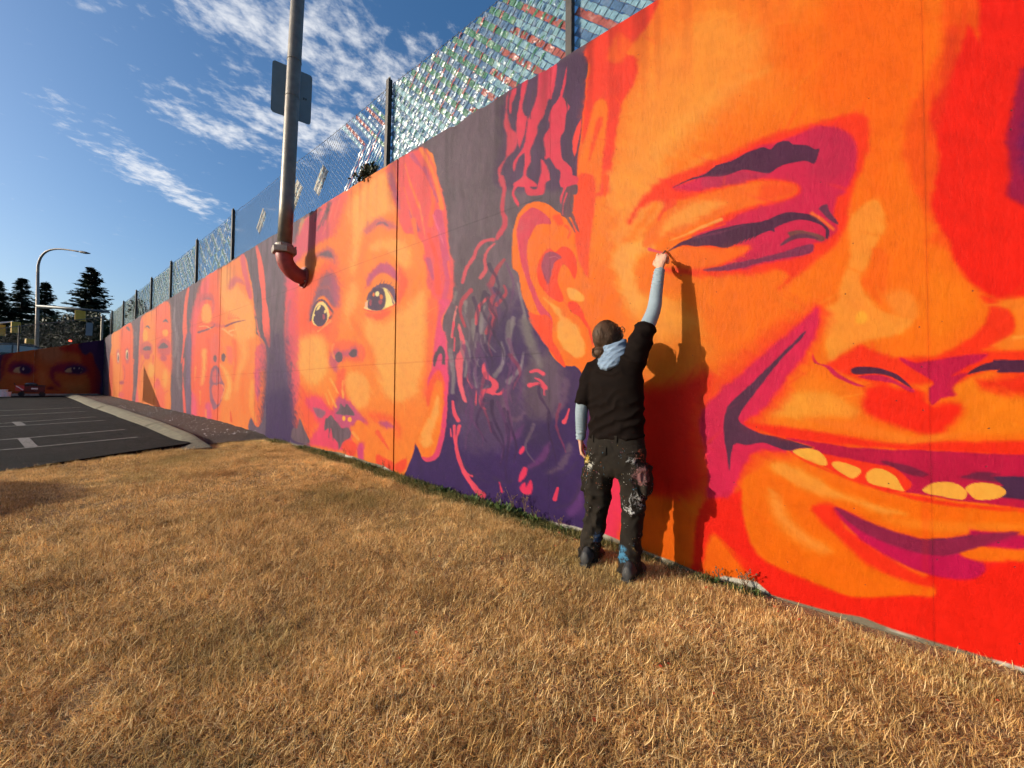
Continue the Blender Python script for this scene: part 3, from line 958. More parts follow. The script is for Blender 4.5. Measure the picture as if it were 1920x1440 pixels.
poly('J', BL, '1000 1000 1150 960 1290 960 1400 1080 1400 1250 1320 1240 1240 1120 1130 1060 1020 1080', 7, .8)
stroke('J', (232, 120, 66), '960 960 900 1120 880 1350', (60, 30), 8, .5)
poly('J', (206, 104, 112), '400 1130 480 1060 560 1050 620 1130 610 1220 560 1170 480 1150', 7)
poly('J', (120, 94, 108), '430 1125 500 1082 560 1085 595 1150 555 1148 490 1132', 3)
poly('J', (206, 108, 112), '920 860 1000 770 1080 730 1160 750 1270 820 1190 840 1100 810 1030 830 960 900', 6)
stroke('J', (134, 100, 120), '1050 800 1110 772 1165 806', (12, 20), 2.5)
poly('K', (190, 88, 124), '940 330 970 200 1050 110 1130 70 1230 120 1290 260 1240 250 1150 190 1080 190 1010 260', 4)
poly('K', BR, '1290 120 1380 250 1340 420 1270 500 1285 300', 5)
poly('K', BO, '1010 270 1080 200 1150 195 1240 260 1260 340 1180 290 1080 290', 4)
poly('K', (150, 96, 116), '420 420 440 300 520 180 600 200 640 400 630 560 580 420 520 340 460 350', 7)
poly('K', (140, 92, 114), '340 690 350 570 400 420 450 350 520 340 580 400 620 540 560 500 500 440 440 460 390 560', 4)
poly('K', BO, '400 520 440 440 500 430 560 520 600 620 560 520 490 470 430 480', 2.5)
poly('K', (182, 92, 120), '560 180 640 330 650 540 610 480 580 350', 6, .8)
CRM = (255, 226, 152)
poly('K', CRM, '365 640 400 540 440 490 500 490 540 560 550 640 500 720 440 745 380 720', 1.2)
stroke('K', (102, 74, 96), '350 684 385 550 430 478 490 472 560 556 594 610 556 658', (18, 24), 1)
poly('K', (80, 56, 84), '386 690 392 600 430 530 485 525 520 600 524 670 485 735 428 742', 1)
poly('K', CRM, '412 578 438 528 460 526 440 562', .8)
dot('K', CRM, 505, 588, 12, 19, .8)
dot('K', CRM, 392, 626, 7, 13, .8)
dot('K', (170, 80, 100), 490, 645, 13, 30)
stroke('K', (255, 172, 104), '430 800 500 742 565 690', (8, 26), 2)
stroke('K', (250, 110, 76), '380 770 480 770 560 720', (20, 10), 3, .7)
poly('K', CRM, '940 500 1000 370 1100 320 1160 335 1210 420 1252 500 1180 540 1060 582 960 570 915 560', 1.2)
poly('K', (108, 78, 106), '945 440 1010 340 1090 300 1130 290 1200 310 1245 370 1262 480 1250 502 1200 400 1150 342 1100 340 1010 385 965 470', 1.5)
poly('K', (84, 62, 88), '960 490 1000 370 1060 338 1125 350 1147 450 1140 525 1090 577 1010 572 955 545', 1.2)
stroke('K', (108, 78, 104), '1170 370 1210 440 1232 510', (10, 14), 1.2, .8)
dot('K', (255, 236, 172), 1058, 402, 22, 28)
dot('K', (226, 122, 70), 1100, 432, 18, 28)
dot('K', (178, 80, 96), 1092, 486, 20, 28)
dot('K', (168, 80, 96), 986, 492, 13, 36)
dot('K', (226, 122, 70), 1018, 404, 10, 20)
dot('K', (255, 192, 166), 942, 520, 16, 40)
stroke('K', (222, 84, 84), '915 560 1000 585 1100 585 1200 545 1255 505', (8, 12), 1.5)
for (x1, y1, x2, y2) in ((1060, 330, 1050, 290), (1085, 310, 1105, 252), (1110, 305, 1140, 255), (1140, 310, 1172, 272), (1170, 320, 1210, 282), (1195, 340, 1235, 322), (1215, 365, 1250, 352)):
    stroke('K', (108, 76, 108), '%d %d %d %d' % (x1, y1, x2, y2), (12, 4), 0.8)
poly('K', BR, '940 610 1060 600 1200 575 1150 640 1050 685 960 655', 4)
poly('K', BL, '735 420 790 280 840 330 840 500 770 640 800 760 740 700 715 560', 8)
poly('K', BL, '950 660 1100 720 1250 640 1500 400 1560 420 1570 700 1540 1000 1500 1300 1450 1480 1150 1480 1000 1050 930 850', 10)
poly('K', BL, '240 900 330 850 450 850 520 1000 500 1200 450 1300 350 1340 260 1250 240 1100', 10)
poly('K', (255, 118, 70), '600 600 640 560 640 760 620 880 580 920 560 820', 7)
poly('K', (255, 128, 60), '760 650 850 720 930 870 1000 1000 1120 1320 980 1120 900 920 820 800', 5, .8)
poly('K', (250, 112, 76), '560 1000 600 920 700 890 850 920 920 1000 910 1100 850 1125 760 1110 700 1110 600 1130 540 1120', 6)
poly('K', (198, 96, 116), '600 990 720 1005 830 960 850 1060 760 1060 700 1080 640 1140 640 1240 570 1180 540 1120', 5)
dot('K', (108, 86, 98), 652, 1068, 40, 58)
poly('K', (108, 86, 98), '755 1032 800 990 840 1000 832 1060 790 1068')
stroke('K', (255, 160, 100), '590 940 580 1010 600 1080', (20, 10), 3, .7)
stroke('K', (230, 100, 80), '880 940 920 1010 900 1110', (8, 14), 2, .8)
poly('L', BL, '1060 -40 1500 -40 1450 200 1340 350 1270 420 1180 330 1120 200', 8)
poly('L', BL, '230 -40 530 -40 480 150 400 220 300 150', 8)
poly('L', BR, '640 100 720 80 720 300 740 400 660 380 620 250', 4)
poly('L', BL, '720 150 850 100 960 200 970 400 900 480 820 480 760 400', 6)
poly('L', BR, '240 260 330 330 450 360 560 480 620 600 420 640 330 820 300 720 240 560', 10)
poly('L', (228, 80, 112), '310 380 450 370 560 500 600 480 640 370 740 390 850 530 960 640 860 620 760 680 790 780 700 930 600 920 400 880 330 850 420 700 430 620 330 480', 5)
poly('L', (190, 92, 130), '600 520 640 380 740 400 850 530 930 620 840 620 760 690 700 700 620 620', 4, .8)
for c_, s_, w_ in ((BL, '560 170 600 240 640 320', (14, 18)), (BL, '690 190 695 370', (14, 22)), (BL, '540 290 580 380 620 470', (12, 20)), (BL, '510 330 550 440', (8, 14)), (BO, '980 620 1080 700 1180 800 1220 900', (40, 20)),
                   (BO, '860 640 950 720 1020 820', (60, 20)), (BR, '1060 740 1130 840 1180 920', (50, 8)), (BL, '800 740 860 810', (30, 24)), (BO, '880 660 930 760 950 820', (40, 10))):
    stroke('L', c_, s_, w_, 2)
poly('L', BG, '610 540 650 500 670 430 710 470 740 440 820 550 730 555 670 550')
poly('L', BG, '500 720 510 620 560 560 600 600 640 640 680 690 750 690 780 760 750 810 690 850 650 930 640 850 600 800 580 740 560 680', 1.5)
for s_ in ('520 600 500 720', '560 620 545 800', '590 700 590 830', '560 570 510 640'):
    stroke('L', BG, s_, (24, 5), 1.2)
dot('L', (255, 180, 80), 703, 592, 17, 24)
dot('L', (255, 170, 76), 765, 602, 22, 24)
poly('L', (150, 102, 122), '380 470 510 520 460 590 400 540', 2.5)
poly('L', (252, 90, 70), '700 850 760 820 840 870 830 960 780 1000 700 930', 3)
poly('L', (214, 80, 130), '850 880 910 850 910 1030 860 1010', 3)
poly('L', (252, 88, 62), '1050 970 1150 1020 1225 1060 1225 1150 1060 1100', 2.5)
poly('L', (252, 88, 62), '1245 1080 1370 1010 1340 1150 1250 1140', 2.5)
poly('L', (252, 104, 62), '980 540 1200 560 1300 700 1280 780 1230 640 1000 600', 9)
poly('L', (192, 90, 126), '1080 630 1160 620 1225 680 1150 692', 4)
poly('K', (222, 84, 126), '1700 470 1840 480 1750 640 1750 780 1790 880 1800 1480 1610 1480 1640 1100 1660 880 1690 640', 3)
poly('K', (252, 112, 72), '1600 460 1690 480 1690 640 1650 880 1630 1100 1600 1440 1540 1440 1600 1000', 6)
poly('K', (88, 70, 86), '1650 1150 1660 1060 1720 950 1770 1000 1775 1170 1745 1170 1740 1040 1700 1060 1672 1165')
poly('L', (222, 76, 122), '1620 100 1700 40 1790 40 1800 300 1790 640 1740 900 1680 1020 1590 1048 1530 1000 1640 980 1700 820 1740 560 1760 250 1720 100 1660 130 1650 330 1600 360 1590 200', 1.5)
poly('L', (255, 98, 64), '1590 250 1660 120 1720 90 1765 240 1740 560 1640 470 1580 450', 3)
poly('L', (255, 132, 50), '1670 220 1730 200 1750 320 1740 600 1700 820 1640 980 1560 990 1500 900 1460 830 1520 680 1600 480', 3)
poly('L', BL, '1700 340 1705 560 1640 740 1640 850 1560 900 1510 820 1540 700 1620 560', 4)
# --- third head: shut eyes, mouth wide open
poly('X', (254, 140, 76), '384 520 410 506 445 484 458 478 466 505 474 545 478 600 480 625 497 645 500 700 497 737 493 783 487 799 481 801 475 795 470 783 466 815 406 802 357 788 357 758 359 693 360 640 364 600 372 560 378 535', 1)
poly('X', (246, 110, 80), '380 528 410 506 409 800 357 790 358 640 368 570', 5)
poly('X', (232, 100, 112), '379 530 392 518 388 560 372 590 366 640 358 700 358 600 368 560', 3, .8)
poly('M', (255, 166, 92), '480 1000 560 960 610 1050 610 1200 540 1250 470 1200', 2.5)
poly('M', (255, 168, 96), '760 480 900 430 1000 700 1100 800 1220 1000 1260 1440 1000 1440 900 1100 780 1000', 6)
poly('M', (226, 134, 84), '900 420 980 380 980 520 920 560', 4, .6)
poly('M', (218, 104, 116), '1040 260 1110 240 1180 600 1230 850 1180 880 1100 600', 2.5)
poly('M', (150, 104, 116), '440 920 500 850 580 840 620 900 520 890', 2)
poly('M', (190, 116, 126), '890 690 920 600 1000 570 1080 620 1000 620 930 690', 2.5)
poly('M', (206, 98, 104), '400 1010 430 860 520 800 630 820 660 980 630 1100 610 900 520 880 440 950', 3, .8)
poly('M', (214, 112, 110), '860 740 900 580 1000 540 1100 610 1110 680 1000 640 940 720', 3, .7)
stroke('N', (226, 92, 76), '480 120 505 400 470 640', (44, 14), 4, .7)
stroke('N', (232, 100, 72), '820 140 835 420 810 640', (54, 20), 4, .7)
stroke('N', (222, 92, 84), '300 200 290 500 300 760', (30, 14), 4, .6)
stroke('M', (138, 94, 110), '420 1384 520 1352 640 1300 660 1260', (34, 14), 1)
stroke('M', (136, 80, 100), '826 1292 960 1235 1114 1203', (32, 10), 1)
stroke('M', (255, 186, 120), '430 1300 520 1290 600 1330', (12, 10), 1.2)
stroke('M', (255, 190, 130), '880 1370 980 1340', (24, 10), 1.5)
stroke('M', (255, 182, 120), '780 1330 860 1390 920 1430', (20, 30), 2)
for k in range(6):
    stroke('M', (230, 106, 76), '%d %d %d %d' % (860 + k * 26, 1190 - k * 4, 890 + k * 30, 1060 + k * 24), (12, 5), 1, .8)
stroke('M', (196, 96, 110), '640 1260 720 1290 800 1290', (70, 40), 3, .6)
poly('N', (232, 112, 104), '510 160 600 40 610 400 520 410 520 300', 3, .7)
poly('N', (238, 116, 100), '720 200 790 220 800 400 760 430 720 300', 3, .8)
dot('N', (124, 94, 106), 570, 358, 21, 46)
dot('N', (118, 92, 104), 678, 345, 26, 54)
stroke('N', (255, 172, 96), '430 260 430 480 400 680', (60, 30), 4)
stroke('N', (255, 176, 100), '640 440 700 520 760 680 720 860', (20, 70), 4)
stroke('N', (255, 170, 94), '900 60 960 300 880 560 860 760', (120, 40), 7, .8)
poly('N', (255, 132, 70), '900 600 960 520 1020 640 1020 900 960 1080 880 900', 5)
poly('N', (152, 102, 122), '510 540 560 450 610 470 650 600 695 740 640 930 600 990 550 1015 510 900 500 760', 1.5)
poly('N', (236, 112, 100), '530 720 600 690 660 690 682 740 640 900 600 950 560 900 535 820', 1.5)
poly('N', (222, 110, 112), '530 600 570 490 620 560 640 650 560 670', 2)
stroke('N', (152, 102, 122), '600 480 590 700', (20, 16), 1.2, .8)
stroke('N', (255, 160, 110), '660 700 690 760 650 880', (16, 10), 1.5)
poly('N', (232, 100, 128), '270 780 330 900 330 1120 260 1110 255 900', 5)
poly('N', (222, 98, 130), '440 960 510 940 520 1170 450 1150', 4)
for s_ in ('320 470 310 640', '380 780 380 950', '450 1020 455 1120'):
    stroke('N', (255, 150, 84), s_, (20, 8), 2)
stroke('N', (228, 96, 66), '770 1040 780 1160', (12, 30), 1.5)
poly('N', (236, 106, 112), '1100 220 1220 190 1232 550 1220 700 1100 900 1085 500', 3)
poly('N', (255, 124, 76), '1100 600 1220 520 1215 800 1190 1120 1110 1235 1040 1120 1080 900', 3)
poly('N', (255, 160, 84), '1040 640 1080 700 1070 1000 1110 1180 1040 1100 1010 900', 3)
poly('N', (214, 92, 128), '1090 500 1140 560 1140 800 1110 900 1085 700', 3, .8)
poly('M', (240, 110, 100), '1270 110 1310 110 1390 400 1420 700 1430 900 1470 1100 1490 1440 1400 1440 1370 1100 1370 900 1330 600 1300 300', 1.2)
poly('N', (240, 110, 100), '1200 -20 1270 -20 1282 180 1262 220 1230 130', 1.2)
stroke('M', (238, 118, 106), '1250 1000 1300 1300 1340 1440', (14, 10), 1.2)
stroke('N', (250, 130, 110), '1120 0 1160 120 1210 190', (14, 10), 1)
poly('M', (246, 112, 96), '280 740 240 1100 250 1440 190 1440 180 1300 200 1000 240 760', 1.2)
poly('N', (246, 106, 96), '165 60 195 60 150 450 190 900 200 1100 170 1075 150 700 180 350 130 430 150 260', 1.2)
poly('N', (122, 98, 124), '200 60 265 60 258 500 265 900 255 1100 205 1090 190 700 200 400', 2)
poly('N', (84, 66, 98), '1250 480 1490 440 1530 900 1550 1400 1220 1370 1240 1100 1230 800', 9, .8)
poly('X', (84, 64, 98), '500 640 536 640 545 760 560 830 505 830 498 760', 22, .8)
poly('X', (70, 50, 92), '498 745 542 735 548 800 560 840 500 830 494 800', 12)
poly('L', BG, '160 700 215 690 240 590 290 720 340 850 160 820', 1.5)
poly('N', (110, 92, 112), '1000 1300 1030 1120 1110 1245 1190 1130 1220 900 1215 1340 1130 1370', 1.2)
# --- fourth and fifth head
poly('O', (255, 142, 78), '500 220 660 130 820 40 850 300 860 700 850 1100 840 1400 690 1370 450 1300 420 1270 440 1050 455 800 470 450', .9)
poly('O', (244, 114, 88), '665 130 820 40 850 300 860 700 855 900 770 800 690 700 665 500', 4)
poly('O', (226, 106, 110), '470 450 500 230 520 400 490 700 460 900 445 1100', 2.5, .8)
dot('O', (255, 172, 84), 540, 450, 30, 80, 2)
dot('O', (255, 168, 84), 785, 420, 36, 44, 2)
poly('O', (122, 102, 110), '530 360 570 325 605 372 560 350', 1)
poly('O', (122, 102, 112), '750 290 790 248 830 300 790 280', 1)
poly('O', (200, 98, 106), '480 580 550 520 620 560 625 670 560 700 490 680', 2.5, .8)
poly('O', (196, 96, 108), '690 560 760 490 845 540 850 670 770 700 700 660', 2.5, .8)
stroke('O', (214, 96, 92), '640 700 630 860 660 980', (24, 14), 2, .7)
stroke('O', (206, 96, 100), '720 1100 760 1160 820 1130', (16, 10), 1.5, .8)
stroke('O', (206, 92, 96), '520 760 470 900 470 1100', (20, 10), 2, .6)
poly('O', (118, 96, 108), '508 628 545 585 602 590 598 632', 1)
poly('O', (118, 96, 108), '702 610 740 550 780 545 820 600', 1)
dot('O', (210, 100, 108), 558, 712, 40, 36, 2)
dot('O', (198, 98, 110), 765, 728, 42, 40, 2)
dot('O', (255, 172, 92), 610, 880, 40, 90, 3)
dot('O', (255, 170, 92), 785, 980, 26, 110, 3)
poly('O', (232, 108, 104), '640 1080 690 970 730 1060 690 1100', 2)
poly('O', (244, 116, 92), '670 1100 760 1100 780 1380 700 1360', 3)
poly('O', (255, 146, 82), '130 440 230 380 370 310 385 700 370 1270 210 1250 100 1220 105 750 125 600', .9)
poly('O', (246, 112, 84), '235 380 370 310 385 700 370 1270 240 1250 270 1000 240 700', 3)
poly('O', (246, 112, 88), '105 740 140 780 130 1220 100 1215', 2.5)
dot('O', (206, 110, 108), 205, 710, 22, 90, 2)
dot('O', (206, 104, 110), 318, 700, 30, 100, 2)
dot('O', (250, 226, 190), 207, 720, 11, 60, .8)
dot('O', (108, 88, 100), 208, 730, 7, 40, .6)
dot('O', (250, 226, 170), 316, 690, 16, 62, .8)
dot('O', (96, 78, 92), 318, 700, 10, 46, .6)
poly('O', (126, 104, 112), '300 360 330 340 350 400', 1)
dot('O', (190, 98, 112), 250, 1030, 30, 24, 1.5)
dot('O', (232, 110, 108), 245, 1180, 36, 40, 2)
stroke('O', (196, 100, 112), '275 820 290 940 270 1010', (8, 8), 1)
stroke('O', (246, 116, 96), '385 740 396 760 380 860', (14, 8), 1)
poly('O', (238, 110, 116), '440 1080 460 1290 420 1270', 1.5)
for s_, w_ in (('900 120 890 300 930 480 900 700', (30, 50)), ('950 660 930 900 960 1100', (20, 40)), ('420 420 430 560', (20, 12)), ('60 640 70 900', (20, 20)), ('420 1100 400 1200', (14, 14))):
    stroke('O', (146, 130, 138), s_, w_, 2.5, .6)
# --- end wall: eyes and nose of one wide face
_dest = END_SHAPES
EO, ER, EV = (236, 130, 70), (206, 66, 54), (92, 58, 104)
poly('P', EO, '-400 560 300 420 1760 300 1760 1440 -400 1440', 2)
poly('P', (226, 150, 104), '600 580 760 520 1000 520 1040 640 900 780 720 760', 10)
poly('P', ER, '1000 540 1290 470 1420 600 1560 700 1640 1000 1660 1340 1500 1340 1480 1100 1420 950 1340 800 1300 640 1060 600', 5)
poly('P', (176, 52, 70), '1540 780 1640 900 1650 1340 1560 1340 1580 1000', 6)
poly('P', EV, '1290 480 1440 430 1760 380 1760 1440 1640 1340 1650 1000 1560 800 1500 620 1400 660 1330 600', 2.5)
poly('P', EV, '-400 600 180 560 90 640 40 720 20 900 -20 1100 -400 1200', 4)
poly('P', (176, 66, 70), '100 640 200 600 160 700 90 800 60 960 20 1000 40 760', 5)
poly('P', (170, 56, 84), '130 900 180 800 300 770 480 800 580 900 480 990 300 960 180 960', 5)
poly('P', (100, 58, 104), '200 870 300 820 440 830 520 900 450 960 340 960 420 880 300 850', 3)
poly('P', (236, 206, 160), '215 930 260 870 340 855 400 900 340 955 260 950', 1.2)
poly('P', (76, 52, 92), '330 860 400 845 470 870 500 920 460 960 360 962 325 920', 1.5)
dot('P', (255, 236, 220), 382, 890, 16, 24, .8)
poly('P', (170, 56, 84), '860 860 1000 800 1240 790 1400 850 1450 930 1300 970 1150 960 960 940 900 960 880 1060 960 1120 980 1180 930 1160 850 1060 810 960', 5)
poly('P', (100, 58, 104), '1060 880 1180 830 1300 825 1400 880 1360 950 1180 960 1080 930', 3)
poly('P', (236, 206, 160), '1060 930 1110 880 1180 870 1180 945 1100 945', 1.2)
poly('P', (72, 50, 90), '1170 870 1260 845 1350 880 1360 930 1290 960 1190 950', 1.5)
dot('P', (255, 236, 220), 1214, 876, 13, 16, .8)
dot('P', (255, 236, 220), 1296, 876, 10, 14, .8)
stroke('P', (226, 196, 160), '1330 880 1352 910 1320 945', (8, 8), .8)
poly('P', (250, 160, 100), '640 960 720 940 740 1080 700 1180 640 1120', 8, .7)
poly('P', (206, 96, 66), '740 1200 820 1160 900 1170 960 1240 860 1230 780 1230', 4)
poly('P', (140, 56, 60), '760 1215 830 1180 880 1210 820 1225', 2)
poly('P', (248, 164, 96), '1040 1120 1240 1080 1360 1160 1300 1260 1120 1230', 10, .7)
poly('P', (246, 150, 92), '100 1010 240 980 340 1030 220 1080', 8, .7)
poly('P', (214, 90, 56), '520 1120 600 1060 560 1140 520 1180', 4, .8)
END_SHAPES[:] = [(k_, p_, tuple(c_ * 0.92 for c_ in col_), f_, a_, w_) for (k_, p_, col_, f_, a_, w_) in END_SHAPES]   # the end wall's shade put into its colours, all slightly dimmed
_dest = SHAPES


def catmull(p, closed, sub):
    n = len(p)
    if n < 3:
        closed_pts = [p[0] + (p[-1] - p[0]) * i / 4 for i in range(5)]
        return np.array(closed_pts)
    out = []
    rngi = range(n) if closed else range(n - 1)
    for i in rngi:
        if closed:
            p0, p1, p2, p3 = p[(i - 1) % n], p[i], p[(i + 1) % n], p[(i + 2) % n]
        else:
            p0, p1, p2, p3 = p[max(i - 1, 0)], p[i], p[i + 1], p[min(i + 2, n - 1)]
        for k in range(sub):
            u = k / sub
            out.append(0.5 * ((2 * p1) + (p2 - p0) * u + (2 * p0 - 5 * p1 + 4 * p2 - p3) * u * u + (3 * p1 - p0 - 3 * p2 + p3) * u ** 3))
    if not closed:
        out.append(p[-1])
    return np.array(out)


def paint(px, py, base, shapes, wob):
    """colour (0-255) at sheet positions px, py; wob is a brush-edge unevenness in -1..1"""
    n = len(px)
    col = np.empty((n, 3), np.float32)
    col[:] = base
    passes = []
    for sh in shapes:                          # soft shapes are first scumbled out wider, then laid in
        if sh[0] == 'p' and 3.0 <= sh[3] <= 12 and sh[4] > 0.5:
            passes.append(('p', sh[1], sh[2], sh[3] * 2.4, 0.32, None))
        passes.append(sh)
    for kind, pts, c, fe, al, w in passes:
        cp = catmull(pts.astype(np.float64), kind == 'p', 3).astype(np.float32)
        pad = fe + 4 + (max(w) if w else 0)
        lo, hi = cp.min(0) - pad, cp.max(0) + pad
        sel = np.nonzero((px > lo[0]) & (px < hi[0]) & (py > lo[1]) & (py < hi[1]))[0]
        if len(sel) == 0:
            continue
        a = cp
        b = np.roll(cp, -1, 0) if kind == 'p' else np.concatenate([cp[1:], cp[-1:]])
        if kind == 's':
            a, b = a[:-1], b[:-1]
            ws = np.linspace(w[0], w[1], len(cp)).astype(np.float32)
        e = b - a
        l2 = (e * e).sum(1) + 1e-9
        for s0 in range(0, len(sel), 16000):
            ix = sel[s0:s0 + 16000]
            x, y = px[ix][:, None], py[ix][:, None]
            dx, dy = x - a[None, :, 0], y - a[None, :, 1]
            u = np.clip((dx * e[None, :, 0] + dy * e[None, :, 1]) / l2[None], 0, 1)
            d2 = (dx - u * e[None, :, 0]) ** 2 + (dy - u * e[None, :, 1]) ** 2
            if kind == 'p':
                d = np.sqrt(d2.min(1))
                ay, by = a[None, :, 1], b[None, :, 1]
                cr = ((ay > y) != (by > y)) & (dx < (y - ay) * e[None, :, 0] / (by - ay + 1e-12))
                inside = cr.sum(1) & 1
                sdv = np.where(inside == 1, d, -d)
            else:
                wi = ws[None, :-1] + (ws[1:] - ws[:-1])[None] * u
                sdv = (wi - np.sqrt(d2)).max(1)
            sdv = sdv + wob[ix] * (0.5 + 0.5 * fe)
            k = np.clip(sdv / (2 * fe) + 0.5, 0, 1)
            k = k * k * (3 - 2 * k) * al
            col[ix] += (np.array(c, np.float32) - col[ix]) * k[:, None]
    return col


def srgb_lin(c):
    c = np.clip(c, 0, 255) / 255.0
    return np.where(c <= 0.04045, c / 12.92, ((c + 0.055) / 1.055) ** 2.4)


def project(P):
    d = P - CAM
    z = np.maximum(d @ _F, 0.15)
    return 960 + FPX * (d @ _R) / z, 720 - FPX * (d @ _U) / z


PAINT_GAIN = 0.43
t = NT('mural_paint_on_concrete')
att = t.node('ShaderNodeAttribute', attribute_name='paint')
v = t.pos()
n1 = t.noise(v, 9.0, 4, 0.65)
n2 = t.noise(t.pos((1, 1, 0.35)), 42.0, 2, 0.6)
vor = t.node('ShaderNodeTexVoronoi', Scale=11.0)
t.link(v, vor.inputs['Vector'])
pit = t.ramp(vor.outputs['Distance'], [(0.0, 0.0), (0.028, 0.0), (0.05, 1.0)])
c = t.mix(1.0, att.outputs['Color'], t.ramp(n1, [(0.25, 0.88), (0.75, 1.07)]), 'MULTIPLY')
c = t.mix(1.0, c, t.ramp(n2, [(0.2, 0.95), (0.8, 1.04)]), 'MULTIPLY')
c = t.mix(t.math('MULTIPLY', t.math('SUBTRACT', 1.0, pit), 0.8), c, (0.03, 0.02, 0.02))
t.set(Base_Color=c, Roughness=t.ramp(n1, [(0.2, 0.50), (0.8, 0.66)]))
t.b.inputs['Specular IOR Level'].default_value = 0.10
t.bump(t.math('ADD', t.math('ADD', t.math('MULTIPLY', n1, 1.2), t.math('MULTIPLY', n2, 0.6)), t.math('MULTIPLY', pit, 0.8)), 0.45, 0.007)
M['mural'] = t.m


def wall_top(y):
    return np.interp(y, [-3, 1, 31], [4.27, 4.235, 4.16])


def mural_panel(name, parent, y0, y1, ny, nz, place, zlo, zhi, base, shapes, foot, depth=0.05):
    """one cast panel: dense front face with painted colour, returns round its edges. place(u, z) -> world, depth -> behind"""
    u = np.linspace(y0, y1, ny)
    w = np.linspace(0, 1, nz)
    U, W = np.meshgrid(u, w, indexing='ij')
    Z = zlo(U) + (zhi(U) - zlo(U)) * W
    chip = np.clip(fnoise(U * 4.3 + 60, U * 0 + 7, 37, 4) - 0.56, 0, 1) * 0.10
    Z = Z - chip * np.clip((W - 0.985) / 0.015, 0, 1)
    # slightly worn arris along the top
    front = place(U.ravel(), Z.ravel(), 0.0)
    px, py = project(front)
    uu, zz = U.ravel(), Z.ravel()
    ra, rb = uu * 0.8 + zz * 0.6, zz * 0.8 - uu * 0.6
    wob = (fnoise(uu * 22 + 300, zz * 22 + 300, 11, 3) - 0.5) * 1.2 + (fnoise(ra * 7 + 200, rb * 34 + 200, 13, 3) - 0.5) * 1.6
    col = paint(px.astype(np.float32), py.astype(np.float32), base, shapes, wob.astype(np.float32))
    col *= (1 + 0.05 * (fnoise(uu * 5 + 70, zz * 1.6 + 70, 21, 3) - 0.5)[:, None] * 2)
    # dragged brush strokes: colour picked up at one spot and pulled along
    rs_ = np.random.default_rng(int(abs(y0) * 100) + 3)
    C_ = col.reshape(ny, nz, 3)
    du_, dz_ = (y1 - y0) / ny, 4.3 / nz
    for _k in range(int(420 * (y1 - y0) / 2.3)):
        i0_, j0_ = rs_.integers(0, ny), rs_.integers(0, nz)
        c0_ = C_[i0_, j0_].copy()
        uu0, zz0 = y0 + i0_ * du_, j0_ * dz_
        an_ = 5.0 * float(vnoise(np.array([uu0 * 0.9 + 30]), np.array([zz0 * 0.9 + 30]), 33)[0]) + rs_.normal(0, 0.3)
        Ls, Ws = rs_.uniform(0.08, 0.26), rs_.uniform(0.006, 0.018)
        ir, jr = int(Ls / du_) + 2, int(Ls / dz_) + 2
        ia, ib, ja, jb = max(0, i0_ - ir), min(ny, i0_ + ir), max(0, j0_ - jr), min(nz, j0_ + jr)
        ii, jj = np.mgrid[ia:ib, ja:jb]
        dx_, dy_ = (ii - i0_) * du_, (jj - j0_) * dz_
        s_l, s_w = dx_ * math.cos(an_) + dy_ * math.sin(an_), -dx_ * math.sin(an_) + dy_ * math.cos(an_)
        k_ = np.clip(1 - np.abs(s_w) / Ws, 0, 1) * np.clip(1 - np.abs(s_l / Ls - 0.35) / 0.65, 0, 1)
        blk = C_[ia:ib, ja:jb]
        sim = np.clip(1.6 - np.abs(blk - c0_).max(2) / 50.0, 0, 1)
        tgt = c0_ * (1 + rs_.normal(0, 0.045))
        blk += (tgt - blk) * (0.55 * k_ * sim)[:, :, None]
    col = C_.reshape(-1, 3)
    lum_ = col.mean(1, keepdims=True)
    col = lum_ + (col - lum_) * 1.16
    # brush work shows most in the thin purple and grey coats
    grey = np.clip(1.25 - (col.max(1) - col.min(1)) / 60.0, 0, 1)
    bs = (fnoise(uu * 13 + 40 + 2 * fnoise(uu * 3 + 5, zz * 3 + 5, 29, 2), zz * 3.2 + 40, 23, 4) - 0.5)
    col *= (1 + 0.34 * grey * bs)[:, None]
    col *= (1 + 0.05 * (fnoise(ra * 4 + 11, rb * 22 + 11, 27, 3) - 0.5))[:, None]
    # rain streaks below the coping
    st = np.clip(fnoise(uu * 9 + 11, zz * 0.5 + 90, 31, 3) - 0.5, 0, 1) * np.clip(1 - (zhi(U).ravel() - zz) / 0.9, 0, 1)
    col *= (1 - 0.7 * st)[:, None]
    if foot is not None:
        col = foot(uu, zz, col)
    lincol = srgb_lin(col) * PAINT_GAIN
    idx = np.arange(ny * nz).reshape(ny, nz)
    f = np.stack([idx[:-1, :-1].ravel(), idx[:-1, 1:].ravel(), idx[1:, 1:].ravel(), idx[1:, :-1].ravel()], 1)
    ring = np.concatenate([idx[:, 0], idx[-1, 1:], idx[-2::-1, -1], idx[0, -2:0:-1]])
    back = place(uu[ring], zz[ring], depth)
    bi = np.arange(len(ring)) + ny * nz
    rn, bn = np.roll(ring, -1), np.roll(bi, -1)
    f2 = np.stack([rn, ring, bi, bn], 1)
    verts = np.concatenate([front, back]).astype(np.float32)
    faces = np.concatenate([f, f2]).astype(np.int32)
    cols = np.concatenate([lincol, lincol[ring] * 0.6])
    me = bpy.data.meshes.new(name)
    me.vertices.add(len(verts))
    me.vertices.foreach_set('co', verts.ravel())
    me.loops.add(faces.size)
    me.loops.foreach_set('vertex_index', faces.ravel())
    me.polygons.add(len(faces))
    me.polygons.foreach_set('loop_start', np.arange(0, faces.size, 4, dtype=np.int32))
    me.polygons.foreach_set('use_smooth', [False] * len(faces))
    me.update(calc_edges=True)
    ca = me.color_attributes.new('paint', 'FLOAT_COLOR', 'POINT')
    rgba = np.ones((len(verts), 4), np.float32)
    rgba[:, :3] = cols
    ca.data.foreach_set('color', rgba.ravel())
